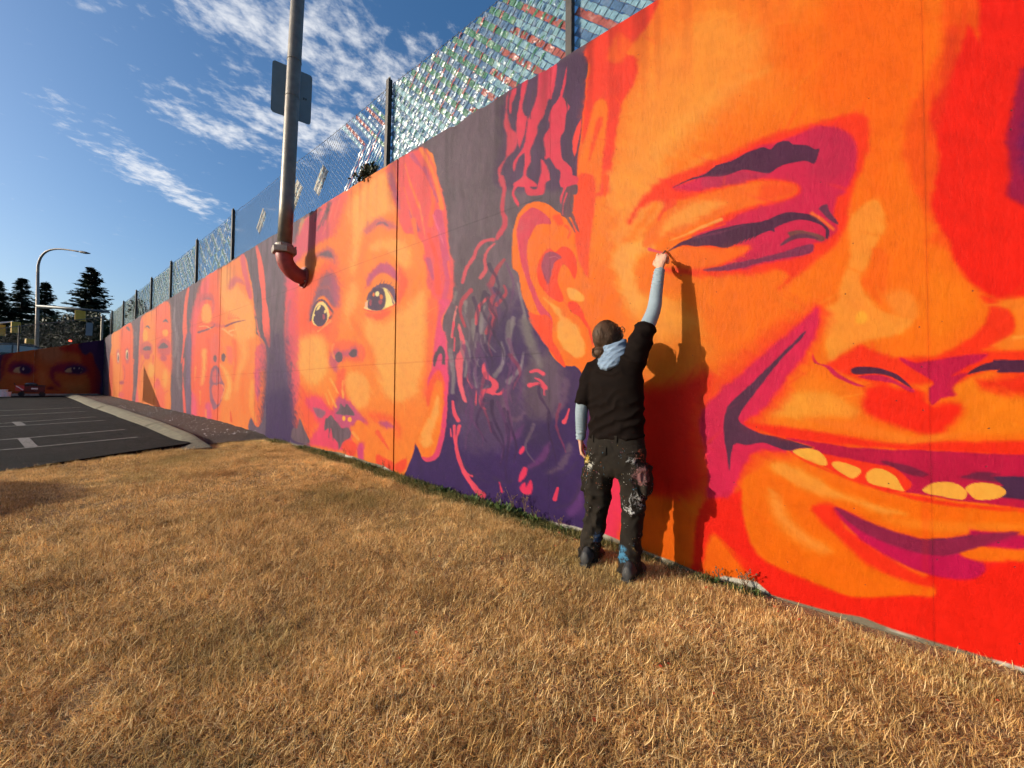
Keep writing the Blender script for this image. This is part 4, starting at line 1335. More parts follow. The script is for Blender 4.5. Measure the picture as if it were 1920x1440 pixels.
    me.materials.append(M['mural'])
    o = bpy.data.objects.new(name, me)
    COL.objects.link(o)
    if parent:
        o.parent = parent
        o.matrix_parent_inverse = Matrix.Translation(parent.location).inverted()
    return o


def main_foot(u, z, col):
    g = G(u)
    h = 0.03 * fnoise(u * 5 + 50, z * 2 + 50, 41, 3) - 0.022
    h = h + np.interp(u, [-0.9, -0.75, -0.2, 0.2, 0.28, 0.46, 0.52, 0.9, 1.3, 1.9, 4, 4.3, 9, 11, 31], [.06, .04, .035, .015, .07, .05, .01, .03, .075, .035, .025, .075, .03, .03, .04])
    k = np.clip((g + h - z) / 0.008 + 0.5, 0, 1)[:, None]
    wn_ = np.clip((fnoise(u * 3.1 + 9, u * 0 + 4, 51, 2) - 0.56) * 9, 0, 1)
    wn_ = np.maximum(wn_, ((u > 0.24) & (u < 0.5)) * 1.0)
    wn_ = np.maximum(wn_, (u < -0.68) * 1.0) * ((z > g + h * 0.35) * 1.0)
    bare = np.array([[150, 138, 116]], np.float32) + (np.array([[236, 228, 210]], np.float32) - np.array([[150, 138, 116]], np.float32)) * wn_[:, None]
    col = col + (bare - col) * k
    # faint form-board lines left by the casting
    for yj in (-0.49, 1.83, 6.4, 8.7, 13.3, 15.6, 20.2, 22.7, 27.5):
        col = col * (1 - 0.10 * np.exp(-((u - yj) / 0.006) ** 2))[:, None]
    for zj in (1.62, 3.05):
        zl = zj + 0.02 * (fnoise(u * 0.6, u * 0, 61, 2) - 0.5)
        col = col * (1 - 0.16 * np.exp(-((z - zl) / 0.006) ** 2) * (u > 1.9))[:, None]
    return col


mural = empty('mural_wall', (0.15, 13.0, 0.5))
tag(mural, 'long concrete wall painted with giant orange and purple children faces', 'wall')
JO = [-2.82, 4.11, 10.98, 17.84, 25.1]                  # open joints
cuts = [-2.82, -0.98, -0.49, 1.83, 4.11, 6.4, 8.7, 10.98, 13.3, 15.6, 17.84, 20.2, 22.7, 25.1, 27.6, 30.48]
place_main = lambda u, z, d: np.stack([np.zeros_like(u) + d, u, z], 1)
for a, b in zip(cuts[:-1], cuts[1:]):
    ga = 0.013 if a in JO else 0.0002
    gb = 0.013 if b in JO else 0.0002
    pa, pb = project(np.array([[0, max(a, -1.0), 2.0], [0, b, 2.0]]))[0]
    dens = 1.75 if b < 4.2 else 1.15
    ncol = int(abs(pa - pb) / dens) + (60 if a < -1 else 0)
    dmin = (np.array([0, max(a, -0.6), 2.0]) - CAM) @ _F
    nrow = int(min(4.3 / dmin * 720, 1500) / (dens + 0.2))
    mural_panel('concrete_panel', mural, a + ga, b - gb, max(ncol, 24), max(nrow, 60), place_main,
                lambda U: G(U) - 0.12, wall_top, GY, SHAPES, main_foot)
mb = MB()
mb.box((0.195, 13.8, 1.99), (0.29, 33.2, 4.25))
mb.build('wall_core', M['concrete'], mural)
# iron-stained weep pipes and a coping chip are left to the material

endw = empty('end_wall', (-12, 30.5, 0.95))
tag(endw, 'shaded end wall painted with a wide face and two big eyes', 'wall')
etop = lambda U: 4.05 + 0.325 * U * (U > -5) + (-1.625 * (U <= -5)) + 0.03 * (U + 5) * (U <= -5)
place_end = lambda u, z, d: np.stack([u, np.zeros_like(u) + 30.5 + d, z], 1)
ex = [-0.02, -2.4, -4.8]
for a, b in zip(ex[1:], ex[:-1]):
    mural_panel('concrete_panel', endw, a + 0.002, b - 0.002, 90, 90, place_end, lambda U: 0.8 + 0 * U, etop, EV, END_SHAPES, None)
for a, b in ((-9.6, -4.8), (-14.4, -9.6), (-19.2, -14.4), (-24, -19.2)):
    mural_panel('concrete_panel', endw, a + 0.002, b - 0.002, 12, 12, place_end, lambda U: 0.8 + 0 * U, etop, EV, END_SHAPES, None)
mb = MB()
for x0, x1 in ((-24, -5), (-5, 0.3)):
    z0, z1 = float(etop(np.array(x0 + 0.001))) - 0.01, float(etop(np.array(min(x1, 0.3) - 0.001))) - 0.01
    mb.add([(x0, 30.55, 0.5), (x1, 30.55, 0.5), (x1, 30.55, z1), (x0, 30.55, z0), (x0, 30.84, 0.5), (x1, 30.84, 0.5), (x1, 30.84, z1), (x0, 30.84, z0)],
           [(0, 1, 2, 3), (5, 4, 7, 6), (3, 2, 6, 7), (4, 0, 3, 7), (1, 5, 6, 2)])
mb.build('wall_core', M['concrete'], endw)
mb = MB()
mb.box((-12, 30.40, 1.0), (23.6, 0.18, 0.16))
bevel(mb.build('footing', M['concrete'], endw), 0.01)
# ------------------------------------------------------------------ chain-link fence on top of the long wall, woven with plastic ribbon
FX, FZ1, PIT = 0.13, 5.44, 0.095
POSTS = [-1.25, 1.68, 4.48, 7.5, 10.54, 13.45, 16.38, 19.34, 22.32, 25.46, 29.06]
fence = empty('chain_link_fence', (FX, 14, 4.2))
tag(fence, 'chain link fence with dark posts and coloured woven ribbons on top of the mural wall', 'fence')
for y in POSTS:
    mb = MB()
    z0 = float(wall_top(y)) - 0.06
    lean = 0.03 if y == 4.48 else random.uniform(-0.008, 0.008)
    R_ = rotx(lean / 1.2)
    mb.box((FX - 0.045, y - lean / 2, (z0 + FZ1) / 2 + 0.01), (0.06, 0.066, FZ1 - z0 + 0.05), R_)
    p = mb.build('post', M['post'], fence)
    bevel(p, 0.006, 2)
    mb = MB()
    mb.tube([(FX - 0.045, y - lean - 0.02, FZ1 + 0.03), (FX - 0.045, y - lean - 0.02, FZ1 + 0.06), (FX - 0.045, y - lean, FZ1 + 0.075), (FX - 0.045, y - lean + 0.02, FZ1 + 0.06), (FX - 0.045, y - lean + 0.02, FZ1 + 0.03)], 0.007, 6)
    mb.build('loop_cap', M['galv'], p)
    for zz in (z0 + 0.12, (z0 + FZ1) / 2, FZ1 - 0.1):
        mb = MB()
        mb.tube([(FX - 0.004, y - 0.033, zz), (FX - 0.004, y + 0.033, zz)], 0.004, 5)
        mb.build('tie_wire', M['galv'], fence)


def fence_top(y):
    """the netting sags a little between posts"""
    k = 0
    for a, b in zip(POSTS[:-1], POSTS[1:]):
        if a <= y <= b:
            u = (y - a) / (b - a)
            k = 4 * u * (1 - u)
    return FZ1 - 0.035 * k


mb = MB()
Y0, Y1 = -1.25, 30.4
for fam in (1, -1):
    i0, i1 = int((4.0 - Y1) / PIT) - 2, int((5.6 - Y0) / PIT) + 2
    if fam == -1:
        i0, i1 = int((4.0 + Y0) / PIT) - 2, int((5.6 + Y1) / PIT) + 2
    for i in range(i0, i1):
        c = i * PIT                                # fam 1: z - Y = c ; fam -1: z + Y = c
        pts = []
        zs = np.arange(4.1, 5.46, PIT / 2)
        for k, z in enumerate(zs):
            y = (z - c) * fam if fam == 1 else (c - z)
            if y < Y0 or y > Y1 or z < float(wall_top(y)) - 0.03 or z > fence_top(y) + 0.001:
                continue
            near = 1.0 if y < 12 else 0.0
            pts.append((FX + (0.0035 if (k + i) % 2 else -0.0035) * fam, y, z))
        if len(pts) > 1:
            mb.tube(pts, 0.0025 if pts[0][1] < 9 else 0.0030, 3, cap=False)
net = mb.build('wire_netting', M['wire'], fence)
tag(net, kind='stuff')
mb = MB()
for a, b in zip(POSTS[:-1], POSTS[1:]):
    ys = np.linspace(a, b, 13)
    mb.tube([(FX - 0.002, y, fence_top(y)) for y in ys], 0.0034, 5, cap=False)
mb.build('tension_wire', M['wire'], fence)
mb = MB()
for y in np.arange(-1.2, 30.3, PIT):
    zt = fence_top(y)
    mb.tube([(FX, y, zt - 0.005), (FX + 0.004, y + 0.012, zt + 0.012), (FX, y - 0.006, zt + 0.024 + random.uniform(-.006, .006))], 0.0028 if y < 10 else 0.0036, 3)
b_ = mb.build('selvage_barbs', M['wire'], fence)
tag(b_, kind='stuff')


def ribbon_mat(name, col, thru):
    t = NT(name)
    v = t.pos()
    f = t.noise(v, 26.0, 3, 0.6)
    t.set(Base_Color=t.ramp(f, [(0.3, tuple(c * 0.75 for c in col)), (0.7, tuple(min(1, c * 1.2) for c in col))]), Roughness=0.27)
    t.b.inputs['Specular IOR Level'].default_value = 0.5
    t.bump(t.noise(v, 30.0, 2, 0.5), 0.45, 0.012)
    tr = t.node('ShaderNodeBsdfTransparent')
    tr.inputs[0].default_value = (*[min(1, c * 1.3 + 0.25) for c in col], 1)
    mx = t.node('ShaderNodeMixShader')
    mx.inputs[0].default_value = thru
    out = t.n['Material Output']
    t.link(t.b.outputs[0], mx.inputs[1])
    t.link(tr.outputs[0], mx.inputs[2])
    t.link(mx.outputs[0], out.inputs['Surface'])
    return t.m


RB = {'red': ribbon_mat('ribbon_rust_red', (0.24, 0.055, 0.035), 0.12), 'green': ribbon_mat('ribbon_green', (0.040, 0.13, 0.065), 0.15),
      'ice': ribbon_mat('ribbon_ice_blue', (0.20, 0.34, 0.38), 0.38), 'blue': ribbon_mat('ribbon_steel_blue', (0.075, 0.14, 0.23), 0.3),
      'silver': ribbon_mat('ribbon_silver', (0.30, 0.33, 0.34), 0.3), 'cream': ribbon_mat('ribbon_cream', (0.36, 0.31, 0.22), 0.2), 'dark': ribbon_mat('ribbon_black', (0.02, 0.025, 0.03), 0.05)}


AMP = 0.0045


def ribbon_geo(mb, fam, idx, ta, tb, width, phase):
    """strip along a mesh diagonal: fam 1 falls towards the camera end, fam -1 towards the far end; ta..tb are heights"""
    c = (idx + 0.5) * PIT
    n = max(2, int((tb - ta) / (PIT / 4)))
    prev, seg = None, []
    w = width / 2 / math.sqrt(2)
    for k in range(n + 1):
        z = ta + (tb - ta) * k / n
        y = (z - c) if fam == 1 else (c - z)
        if y < Y0 or y > Y1 or z < float(wall_top(y)) - 0.02 or z > fence_top(y) - 0.004:
            if len(seg) > 1:
                yield_strip(mb, seg)
            seg = []
            continue
        ph = (z / (PIT / 2) + idx) * math.pi
        off = AMP * math.sin(ph + phase) * (1 if fam == 1 else -1)
        tw = 0.6 * AMP * math.sin(ph * 0.5 + phase * 3)
        pin = 1 - 0.25 * max(0, math.cos(ph)) * 0.6
        # across direction is perpendicular to the strip, in the fence plane
        ay, az = (-w * pin, w * pin) if fam == 1 else (w * pin, w * pin)
        seg.append(((FX + off + tw, y + ay, z + az), (FX + off - tw, y - ay, z - az)))
    if len(seg) > 1:
        yield_strip(mb, seg)


def yield_strip(mb, seg):
    vs_ = [q for s in seg for q in s]
    mb.add(vs_, [(2 * i, 2 * i + 1, 2 * i + 3, 2 * i + 2) for i in range(len(seg) - 1)])


def ribbon(fam, idx, ta, tb, col, width=0.062, into=None):
    mb = into or MB()
    ribbon_geo(mb, fam, idx, ta, tb, width, random.uniform(0, 6.3))
    if into is None and mb.f:
        mb.build('ribbon', RB[col], fence, smooth=True)


def fence_at(px, py):
    return at(px, py, 0, FX)


q1, q2 = fence_at(900, 97), fence_at(1012, 32)
CB = (q1[1] + q1[2] + q2[1] + q2[2]) / 2                    # z + Y of the change-over line
q3 = fence_at(800, 190)
D0 = q3[2] - q3[1]                                          # z - Y of the lower edge of the rust rows


def span_z(fam, idx, ya, yb):
    """height range of a strip between two stations along the fence"""
    c = (idx + 0.5) * PIT
    if fam == 1:
        za, zb = ya + c, yb + c
    else:
        za, zb = c - yb, c - ya
    return max(za, 4.1), min(zb, 5.46)


def cross_z(fam, idx, const):
    """height at which a strip of one family meets the line of the other family"""
    c = (idx + 0.5) * PIT
    return (const + c) / 2


# nearest bays
for idx in range(int((4.1 - 4.48) / PIT) - 2, int((5.5 + 1.3) / PIT) + 2):
    za, zb = span_z(1, idx, -1.2, 1.64)
    if zb > za + 0.02:
        ribbon(1, idx, za, zb, ('red', 'ice', 'blue', 'ice')[idx % 4])
    za, zb = span_z(1, idx, 1.72, 4.44)
    if zb <= za + 0.02:
        continue
    zc = cross_z(1, idx, CB)
    low = (idx + 0.5) * PIT < D0
    if low:
        ribbon(1, idx, za, zb, ('ice', 'blue')[idx % 2])
    else:
        if zc < zb:
            ribbon(1, idx, max(za, zc), zb, ('green', 'blue')[idx % 2])
        if zc > za:
            ribbon(1, idx, za, min(zb, zc), ('red', 'ice', 'ice')[idx % 3])
for idx in range(int((4.1 + 1.7) / PIT) - 2, int((5.5 + 4.5) / PIT) + 2):
    za, zb = span_z(-1, idx, 1.72, 4.44)
    if zb <= za + 0.02:
        continue
    c = (idx + 0.5) * PIT
    zd = (c + D0) / 2
    if c > CB:
        if idx % 2:
            ribbon(-1, idx, max(za, zd), zb, ('red', 'ice')[(idx // 2) % 2], 0.026)
        ribbon(-1, idx, za, min(zb, zd), ('ice', 'green')[idx % 2], 0.030)
    elif c > CB - 0.95:
        ribbon(-1, idx, za, zb, ('green', 'blue')[idx % 2], 0.030)
    elif abs(c - CB) < PIT:
        ribbon(-1, idx, za, zb, 'dark', 0.04)
# chevrons in the next bay
tip = fence_at(718, 238)
for k in range(6):
    col = ('red', 'ice')[k % 2]
    ytip = tip[1] + 0.10 * k
    ztip = tip[2] - 0.02 * k
    ia = int(round((ztip - ytip) / PIT - 0.5))
    ribbon(1, ia, ztip, 5.45, col, 0.046)
    ib = int(round((ztip + ytip) / PIT - 0.5))
    ribbon(-1, ib, 4.2, ztip, ('ice', 'red', 'silver')[k % 3], 0.030)
for k in range(4):
    ib = int(round((tip[2] + tip[1]) / PIT - 0.5)) - 1 - k
    ribbon(-1, ib, 4.2, 4.75 - 0.08 * k, ('ice', 'silver', 'green', 'ice')[k], 0.034)
for k in range(5):
    za, zb = span_z(1, int((5.36 - 4.55) / PIT) - 2 * k, 4.52, 5.0)
    if zb > za:
        ribbon(1, int((5.36 - 4.55) / PIT) - 2 * k, za, zb, ('green', 'blue')[k % 2], 0.046)
# small woven lozenges, pulled flat
AMP = 0.0012
for (cx, cy, nb, ln) in ((600, 337, 4, 0.32), (551, 372, 5, 0.40), (489, 413, 4, 0.34)):
    p = fence_at(cx, cy)
    ib = int(round((p[2] + p[1]) / PIT - 0.5))
    for k in range(nb):
        j = ib - nb // 2 + k
        zc = p[2] + (k - nb // 2) * PIT / 2
        ribbon(-1, j, zc - ln / 2, zc + ln / 2, 'dark' if k in (nb // 2, 0) else ('cream', 'cream')[k % 2], 0.066)
    ia = int(round((p[2] - p[1]) / PIT - 0.5))
    for k in range(4):
        zc = p[2] + (k - 1.5) * PIT / 2
        ribbon(1, ia - 1 + k, zc - 0.10, zc + 0.10, ('cream', 'ice')[k % 2], 0.03)
AMP = 0.0035
# further bays: silvery and green weaving, patterned by bay
count = 0
for bay in range(4, len(POSTS) - 1):
    ya, yb = POSTS[bay] + 0.05, POSTS[bay + 1] - 0.05
    bulk = {k_: MB() for k_ in ('silver', 'ice', 'green', 'blue')}
    for fam in (1, -1):
        lo = int(((4.1 - yb) if fam == 1 else (4.1 + ya)) / PIT) - 1
        hi = int(((5.5 - ya) if fam == 1 else (5.5 + yb)) / PIT) + 1
        for idx in range(lo, hi):
            za, zb = span_z(fam, idx, ya, yb)
            if zb <= za + 0.06 or random.random() < (0.15 if fam == 1 else 0.5):
                continue
            mid = (za + zb) / 2
            if bay % 3 == 1:
                za, zb = (za, mid) if idx % 6 < 3 else (mid, zb)
            col = ('silver', 'blue', 'green', 'silver', 'ice', 'green')[(idx + bay) % 6]
            if bay <= 5:
                ribbon(fam, idx, za, zb, col, 0.044)
            else:
                ribbon(fam, idx, za, zb, col, 0.05, into=bulk[col])
    for k_, m_ in bulk.items():
        if m_.f:
            tag(m_.build('ribbon_weave', RB[k_], fence, smooth=True), kind='stuff')

# ------------------------------------------------------------------ wall-mounted pole with elbow, and the sign strapped to it
PY = 6.67
base = at(533, 470, 1, PY)
PX_, PZ_ = float(base[0]), float(base[2])
topw = at(558, 0, 0, PX_ + 0.01)
lean = (topw - np.array([PX_, PY, PZ_])) / (topw[2] - PZ_)      # per metre of height


def pole_at(z):
    return np.array([PX_, PY, PZ_]) + lean * (z - PZ_)


pole = empty('wall_pole', (0.0, PY, PZ_ - 0.3))
tag(pole, 'tall steel pole rising from a red elbow pipe fixed to the mural wall', 'pole')
mb = MB()
mb.tube([pole_at(z) for z in np.linspace(PZ_ + 0.05, PZ_ + 8.5, 12)], np.linspace(0.106, 0.088, 12), 28)
shaft = mb.build('shaft', M['galv'], pole, smooth=True)
mb = MB()
ang = np.linspace(0, math.pi / 2, 12)
er = -PX_ - 0.01
arc = [np.array([PX_ + er * (1 - math.cos(a)), PY, PZ_ - 0.06 - er * math.sin(a)]) for a in ang]
arc = [pole_at(PZ_ - 0.0)] + arc + [np.array([0.0, PY, PZ_ - 0.06 - er])]
mb.tube(arc, [0.112] + [0.124] * (len(arc) - 1), 24)
elbow = mb.build('elbow', M['red_pipe'], pole, smooth=True)
for z0, hh, w_, nm in ((PZ_ - 0.055, 0.10, 0.37, 'collar_flange'), (PZ_ + 0.035, 0.06, 0.275, 'collar_neck')):
    mb = MB()
    n = 6 if nm == 'collar_flange' else 24
    c0 = pole_at(z0)
    rg = []
    for (dz_, k_) in ((0, 0.96), (0.012, 1.0), (hh - 0.012, 1.0), (hh, 0.94)):
        rg.append([(c0[0] + w_ / 2 * k_ * math.cos(a), c0[1] + w_ / 2 * k_ * math.sin(a), c0[2] + dz_) for a in np.linspace(0, 2 * math.pi, n, endpoint=False) + 0.35])
    mb.rings(rg)
    mb.build(nm, M['galv_dark'], pole)
mb = MB()
mb.tube([(0.0, PY, PZ_ - 0.06 - er), (-0.02, PY, PZ_ - 0.06 - er)], 0.175, 20)
mb.build('wall_flange', M['red_pipe'], pole)
for a in (0.6, 2.2, 3.8, 5.4):
    mb = MB()
    c_ = np.array([-0.02, PY + 0.14 * math.cos(a), PZ_ - 0.06 - er + 0.14 * math.sin(a)])
    mb.tube([c_, c_ + np.array([-0.022, 0, 0])], 0.014, 6)
    mb.build('bolt', M['galv_dark'], pole)
for a in np.linspace(0, 2 * math.pi, 4, endpoint=False) + 0.9:
    mb = MB()
    c_ = pole_at(PZ_ + 0.045) + np.array([0.16 * math.cos(a), 0.16 * math.sin(a), 0])
    mb.tube([c_, c_ + np.array([0, 0, 0.03])], 0.013, 6)
    mb.build('bolt', M['galv_dark'], pole)
mb = MB()
mb.box((-0.04, PY, PZ_ - 0.06 - er - 0.135), (0.07, 0.02, 0.05))
mb.build('bracket_tab', M['red_pipe'], pole)
hc = pole_at(PZ_ + 0.28)
mb = MB()
cv = np.array([CAM[0] - hc[0], CAM[1] - hc[1], 0])
cv = cv / np.linalg.norm(cv)
sv = np.array([-cv[1], cv[0], 0])
ring_pts = [hc + cv * (0.104 - 0.02 * abs(math.cos(a))) + sv * 0.05 * math.cos(a) + np.array([0, 0, 0.065 * math.sin(a)]) for a in np.linspace(0, 2 * math.pi, 20)]
mb.tube(ring_pts, 0.005, 5, cap=False)
mb.build('handhole_cover', M['galv'], pole)
# sign: its bare back faces the camera
sign = empty('sign_plate', tuple(at_depth(547, 175, 6.45)))
tag(sign, 'blank back of a rounded metal sign strapped to the tall pole', 'sign')
s_tl, s_tr, s_bl, s_br = at_depth(511, 111, 6.27), at_depth(586, 143, 6.62), at_depth(507, 208, 6.27), at_depth(582, 238, 6.62)
u_, v_ = (s_tr - s_tl), (s_bl - s_tl)
nrm = np.cross(u_, v_)
nrm = nrm / np.linalg.norm(nrm)
if nrm @ (CAM - s_tl) > 0:
    nrm = -nrm
outl = []
rr = 0.07
for (cx, cy, a0) in ((1 - rr, rr, -90), (1 - rr, 1 - rr, 0), (rr, 1 - rr, 90), (rr, rr, 180)):
    for a in np.linspace(a0, a0 + 90, 6):
        outl.append((cx + rr * math.cos(math.radians(a)), cy + rr * math.sin(math.radians(a))))
fr = [s_tl + u_ * a + v_ * b for a, b in outl]
bk = [p + nrm * 0.004 for p in fr]
mb = MB()
mb.rings([fr, bk])
mb.build('plate', M['sign_back'], sign)
for zc in (s_tl + u_ * 0.5 + v_ * 0.16, s_tl + u_ * 0.5 + v_ * 0.84):
    z = float(zc[2]) - (0.02 if zc is not None else 0)
    mb = MB()
    c0 = pole_at(z)
    mb.tube([c0 + 0.101 * np.array([math.cos(a), math.sin(a), 0]) for a in np.linspace(0, 2 * math.pi, 24)], 0.006, 5, cap=False)
    mb.build('strap', M['galv'], sign)
for dx in (0.0, 0.055):
    mb = MB()
    c_ = s_tl + u_ * (0.80 + dx) + v_ * 0.52 - nrm * 0.003
    mb.box(c_, (0.014, 0.014, 0.03))
    mb.build('sticker', M['black'], sign)
# ------------------------------------------------------------------ the painter
def evaluated(mb, voxel, smooth=4, name='tmp'):
    me = mb.mesh(name)
    o = bpy.data.objects.new(name, me)
    COL.objects.link(o)
    r = o.modifiers.new('r', 'REMESH')
    r.mode = 'VOXEL'
    r.voxel_size = voxel
    if smooth:
        s = o.modifiers.new('s', 'SMOOTH')
        s.factor = 0.5
        s.iterations = smooth
    dg = bpy.context.evaluated_depsgraph_get()
    m2 = bpy.data.meshes.new_from_object(o.evaluated_get(dg))
    bpy.data.objects.remove(o)
    bpy.data.meshes.remove(me)
    m2.name = name
    return m2


def displace(me, fn):
    n = len(me.vertices)
    co = np.empty(n * 3, np.float32)
    no = np.empty(n * 3, np.float32)
    me.vertices.foreach_get('co', co)
    me.vertices.foreach_get('normal', no)
    co, no = co.reshape(-1, 3), no.reshape(-1, 3)
    d = fn(co, no)
    co = co + no * d[:, None] if d.ndim == 1 else co + d
    me.vertices.foreach_set('co', co.astype(np.float32).ravel())
    me.update()


def wear(me, name, mat, parent):
    o = bpy.data.objects.new(name, me)
    COL.objects.link(o)
    me.materials.clear()
    me.materials.append(mat)
    me.polygons.foreach_set('use_smooth', [True] * len(me.polygons))
    o.parent = parent
    o.matrix_parent_inverse = Matrix.Translation(parent.location).inverted()
    return o


def pw(px, py, X):
    return at(px, py, 0, X)


def limb(mb, pts, radii, n=16):
    """round limb with smooth spline through the joints"""
    P_ = catmull(np.array(pts, float), False, 5)
    R_ = np.interp(np.linspace(0, 1, len(P_)), np.linspace(0, 1, len(radii)), radii)
    mb.tube(P_, R_, n)


def oval(c, hy, hx, n=24, rot=0.0, p=2.4, up=None):
    out = []
    for k in range(n):
        a = 2 * math.pi * k / n
        ca, sa = math.cos(a), math.sin(a)
        x = hx * abs(ca) ** (2 / p) * (1 if ca >= 0 else -1)
        y = hy * abs(sa) ** (2 / p) * (1 if sa >= 0 else -1)
        q = rotz(rot) @ np.array([x, y, 0.0])
        out.append(np.array(c) + q)
    return out


SX = -0.37                                             # plane of the spine
person = empty('person', (SX, 1.06, float(G(1.06))))
tag(person, 'painter in black t-shirt and paint-splattered trousers reaching up to the mural with a brush', 'person')

# --- joints from the photograph
sh_r, el_r, wr_r = pw(1193, 656, SX + 0.01), pw(1225, 583, -0.245), pw(1237, 505, -0.185)
sh_l, el_l, wr_l = pw(1110, 700, SX), pw(1091, 765, SX - 0.05), pw(1089, 824, SX - 0.0)
head_c = pw(1139, 632, SX + 0.02)
neck_b = pw(1146, 672, SX - 0.01)
hip_z = pw(1155, 850, SX)[2]
foot_l, foot_r = pw(1105, 1056, SX - 0.045), pw(1183, 1079, SX - 0.045)
foot_l[2], foot_r[2] = float(G(foot_l[1])) + 0.02, float(G(foot_r[1])) + 0.02

# --- head frame: looks up and to his right
Rh = rotz(math.radians(-42)) @ roty(math.radians(-27)) @ rotx(math.radians(4))


def hd(x, y, z):
    return head_c + Rh @ np.array([x, y, z])


body = MB()
body.ell(head_c, (0.094, 0.074, 0.108), Rh, 24, 16)
body.ell(hd(0.045, 0, -0.062), (0.054, 0.054, 0.058), Rh, 16, 10)       # jaw
body.ell(hd(0.075, 0, -0.098), (0.024, 0.026, 0.020), Rh, 10, 8)        # chin
body.ell(hd(0.103, 0, -0.020), (0.018, 0.013, 0.022), Rh, 10, 8)        # nose tip
body.tube([hd(0.092, 0, 0.022), hd(0.106, 0, -0.014)], [0.009, 0.012], 8)
body.ell(hd(0.088, 0, -0.058), (0.012, 0.024, 0.010), Rh, 10, 6)        # lips
for s in (-1, 1):
    body.ell(hd(0.004, s * 0.077, -0.012), (0.018, 0.008, 0.030), Rh @ rotz(s * 0.25), 10, 8)   # ears
    body.ell(hd(0.080, s * 0.034, -0.028), (0.020, 0.024, 0.022), Rh, 10, 8)                     # cheeks
    body.tube([hd(0.088, s * 0.012, 0.030), hd(0.086, s * 0.050, 0.030)], [0.008, 0.007], 8)     # brow
limb(body, [neck_b + np.array([0, 0, -0.05]), (neck_b + head_c) / 2 + np.array([-0.005, 0, -0.01]), hd(-0.005, 0, -0.03)], [0.062, 0.056, 0.054])
tor = [pw(1158, y, SX) for y in (690, 730, 780, 830, 862)]
for p_ in tor:
    p_[0] = SX
body.rings([oval(p_, hy, hx) for p_, hy, hx in zip(tor, (0.16, 0.165, 0.155, 0.155, 0.15), (0.09, 0.105, 0.095, 0.09, 0.09))])
limb(body, [tor[0] + np.array([0, 0.10, 0.0]), sh_l, el_l, wr_l], [0.06, 0.052, 0.038, 0.026])
limb(body, [tor[0] + np.array([0, -0.08, 0.0]), sh_r, el_r, wr_r], [0.06, 0.054, 0.040, 0.028])
for ft, s in ((foot_l, 1), (foot_r, -1)):
    hipj = tor[-1] + np.array([0, s * 0.085, -0.02])
    knee = (hipj * 0.48 + ft * 0.52) + np.array([0.02, 0, 0])
    limb(body, [hipj, knee + np.array([-0.01, 0, 0]), np.array([SX - 0.012, ft[1], ft[2] + 0.09])], [0.062, 0.034, 0.026])
    body.ell(ft + np.array([0.06, 0, 0.03]), (0.10, 0.030, 0.025), None, 14, 8)


def hand(mb, wrist, palm_dir, back_n, side, curls, spread=0.10, scale=1.0, thumb=None):
    """palm + five fingers. palm_dir: wrist to knuckles; back_n: out of the back of the hand; side: towards the thumb"""
    d, b_n = palm_dir / np.linalg.norm(palm_dir), back_n / np.linalg.norm(back_n)
    s = side - d * (side @ d)
    s = s / np.linalg.norm(s)
    b_n = np.cross(d, s)
    if b_n @ back_n < 0:
        b_n = -b_n
    w0 = wrist
    kn = w0 + d * 0.088 * scale
    rg = []
    for k, (a, hw, hb) in enumerate(((-0.01, 0.024, 0.019), (0.02, 0.029, 0.017), (0.055, 0.038, 0.015), (0.088, 0.039, 0.012), (0.098, 0.033, 0.009))):
        c = w0 + d * a * scale
        rg.append([c + scale * (s * hw * math.cos(t_) + b_n * hb * math.sin(t_)) for t_ in np.linspace(0, 2 * math.pi, 16, endpoint=False)])
    mb.rings(rg)
    lens = ((0.042, 0.026, 0.021), (0.046, 0.030, 0.023), (0.042, 0.028, 0.022), (0.034, 0.021, 0.019))
    for i in range(4):
        off = (0.029 - 0.0195 * i) * scale
        p = kn + s * off + d * (0.004 - 0.003 * abs(i - 1)) * scale - d * 0.012
        ang, sp = 0.0, spread * (1.2 - 0.9 * i)
        pts, rad = [p], [0.0098 * scale]
        for j, ln in enumerate(lens[i]):
            ang += curls[i][j]
            dr = (d * math.cos(sp) + s * math.sin(sp)) * math.cos(ang) - b_n * math.sin(ang)
            p = p + dr * ln * scale
            pts.append(p)
            rad.append((0.0092, 0.0082, 0.0068)[j] * scale)
        mb.tube(pts, rad, 10)
        mb.ell(pts[-1], (0.0068 * scale,) * 3, None, 8, 6)
        for q_, r_ in zip(pts[1:-1], rad[1:-1]):
            mb.ell(q_, (r_ * 1.02,) * 3, None, 8, 6)
    if thumb is None:
        thumb = [w0 + (d * 0.022 + s * 0.022) * scale, w0 + (d * 0.048 + s * 0.046 - b_n * 0.012) * scale, w0 + (d * 0.078 + s * 0.052 - b_n * 0.026) * scale, w0 + (d * 0.100 + s * 0.046 - b_n * 0.036) * scale]
    mb.tube(thumb, [0.014 * scale, 0.0125 * scale, 0.0105 * scale, 0.0085 * scale], 10)
    mb.ell(thumb[-1], (0.0085 * scale,) * 3, None, 8, 6)
    return kn


# left hand hangs by the thigh, thumb forward (towards the wall), back of the hand outwards
hand(body, wr_l + np.array([0, 0, -0.012]), np.array([0.10, -0.06, -1.0]), np.array([-0.35, 1.0, 0]), np.array([1.0, 0.35, 0.1]),
     [(0.30, 0.35, 0.25), (0.35, 0.40, 0.30), (0.42, 0.45, 0.30), (0.50, 0.50, 0.35)], 0.03)
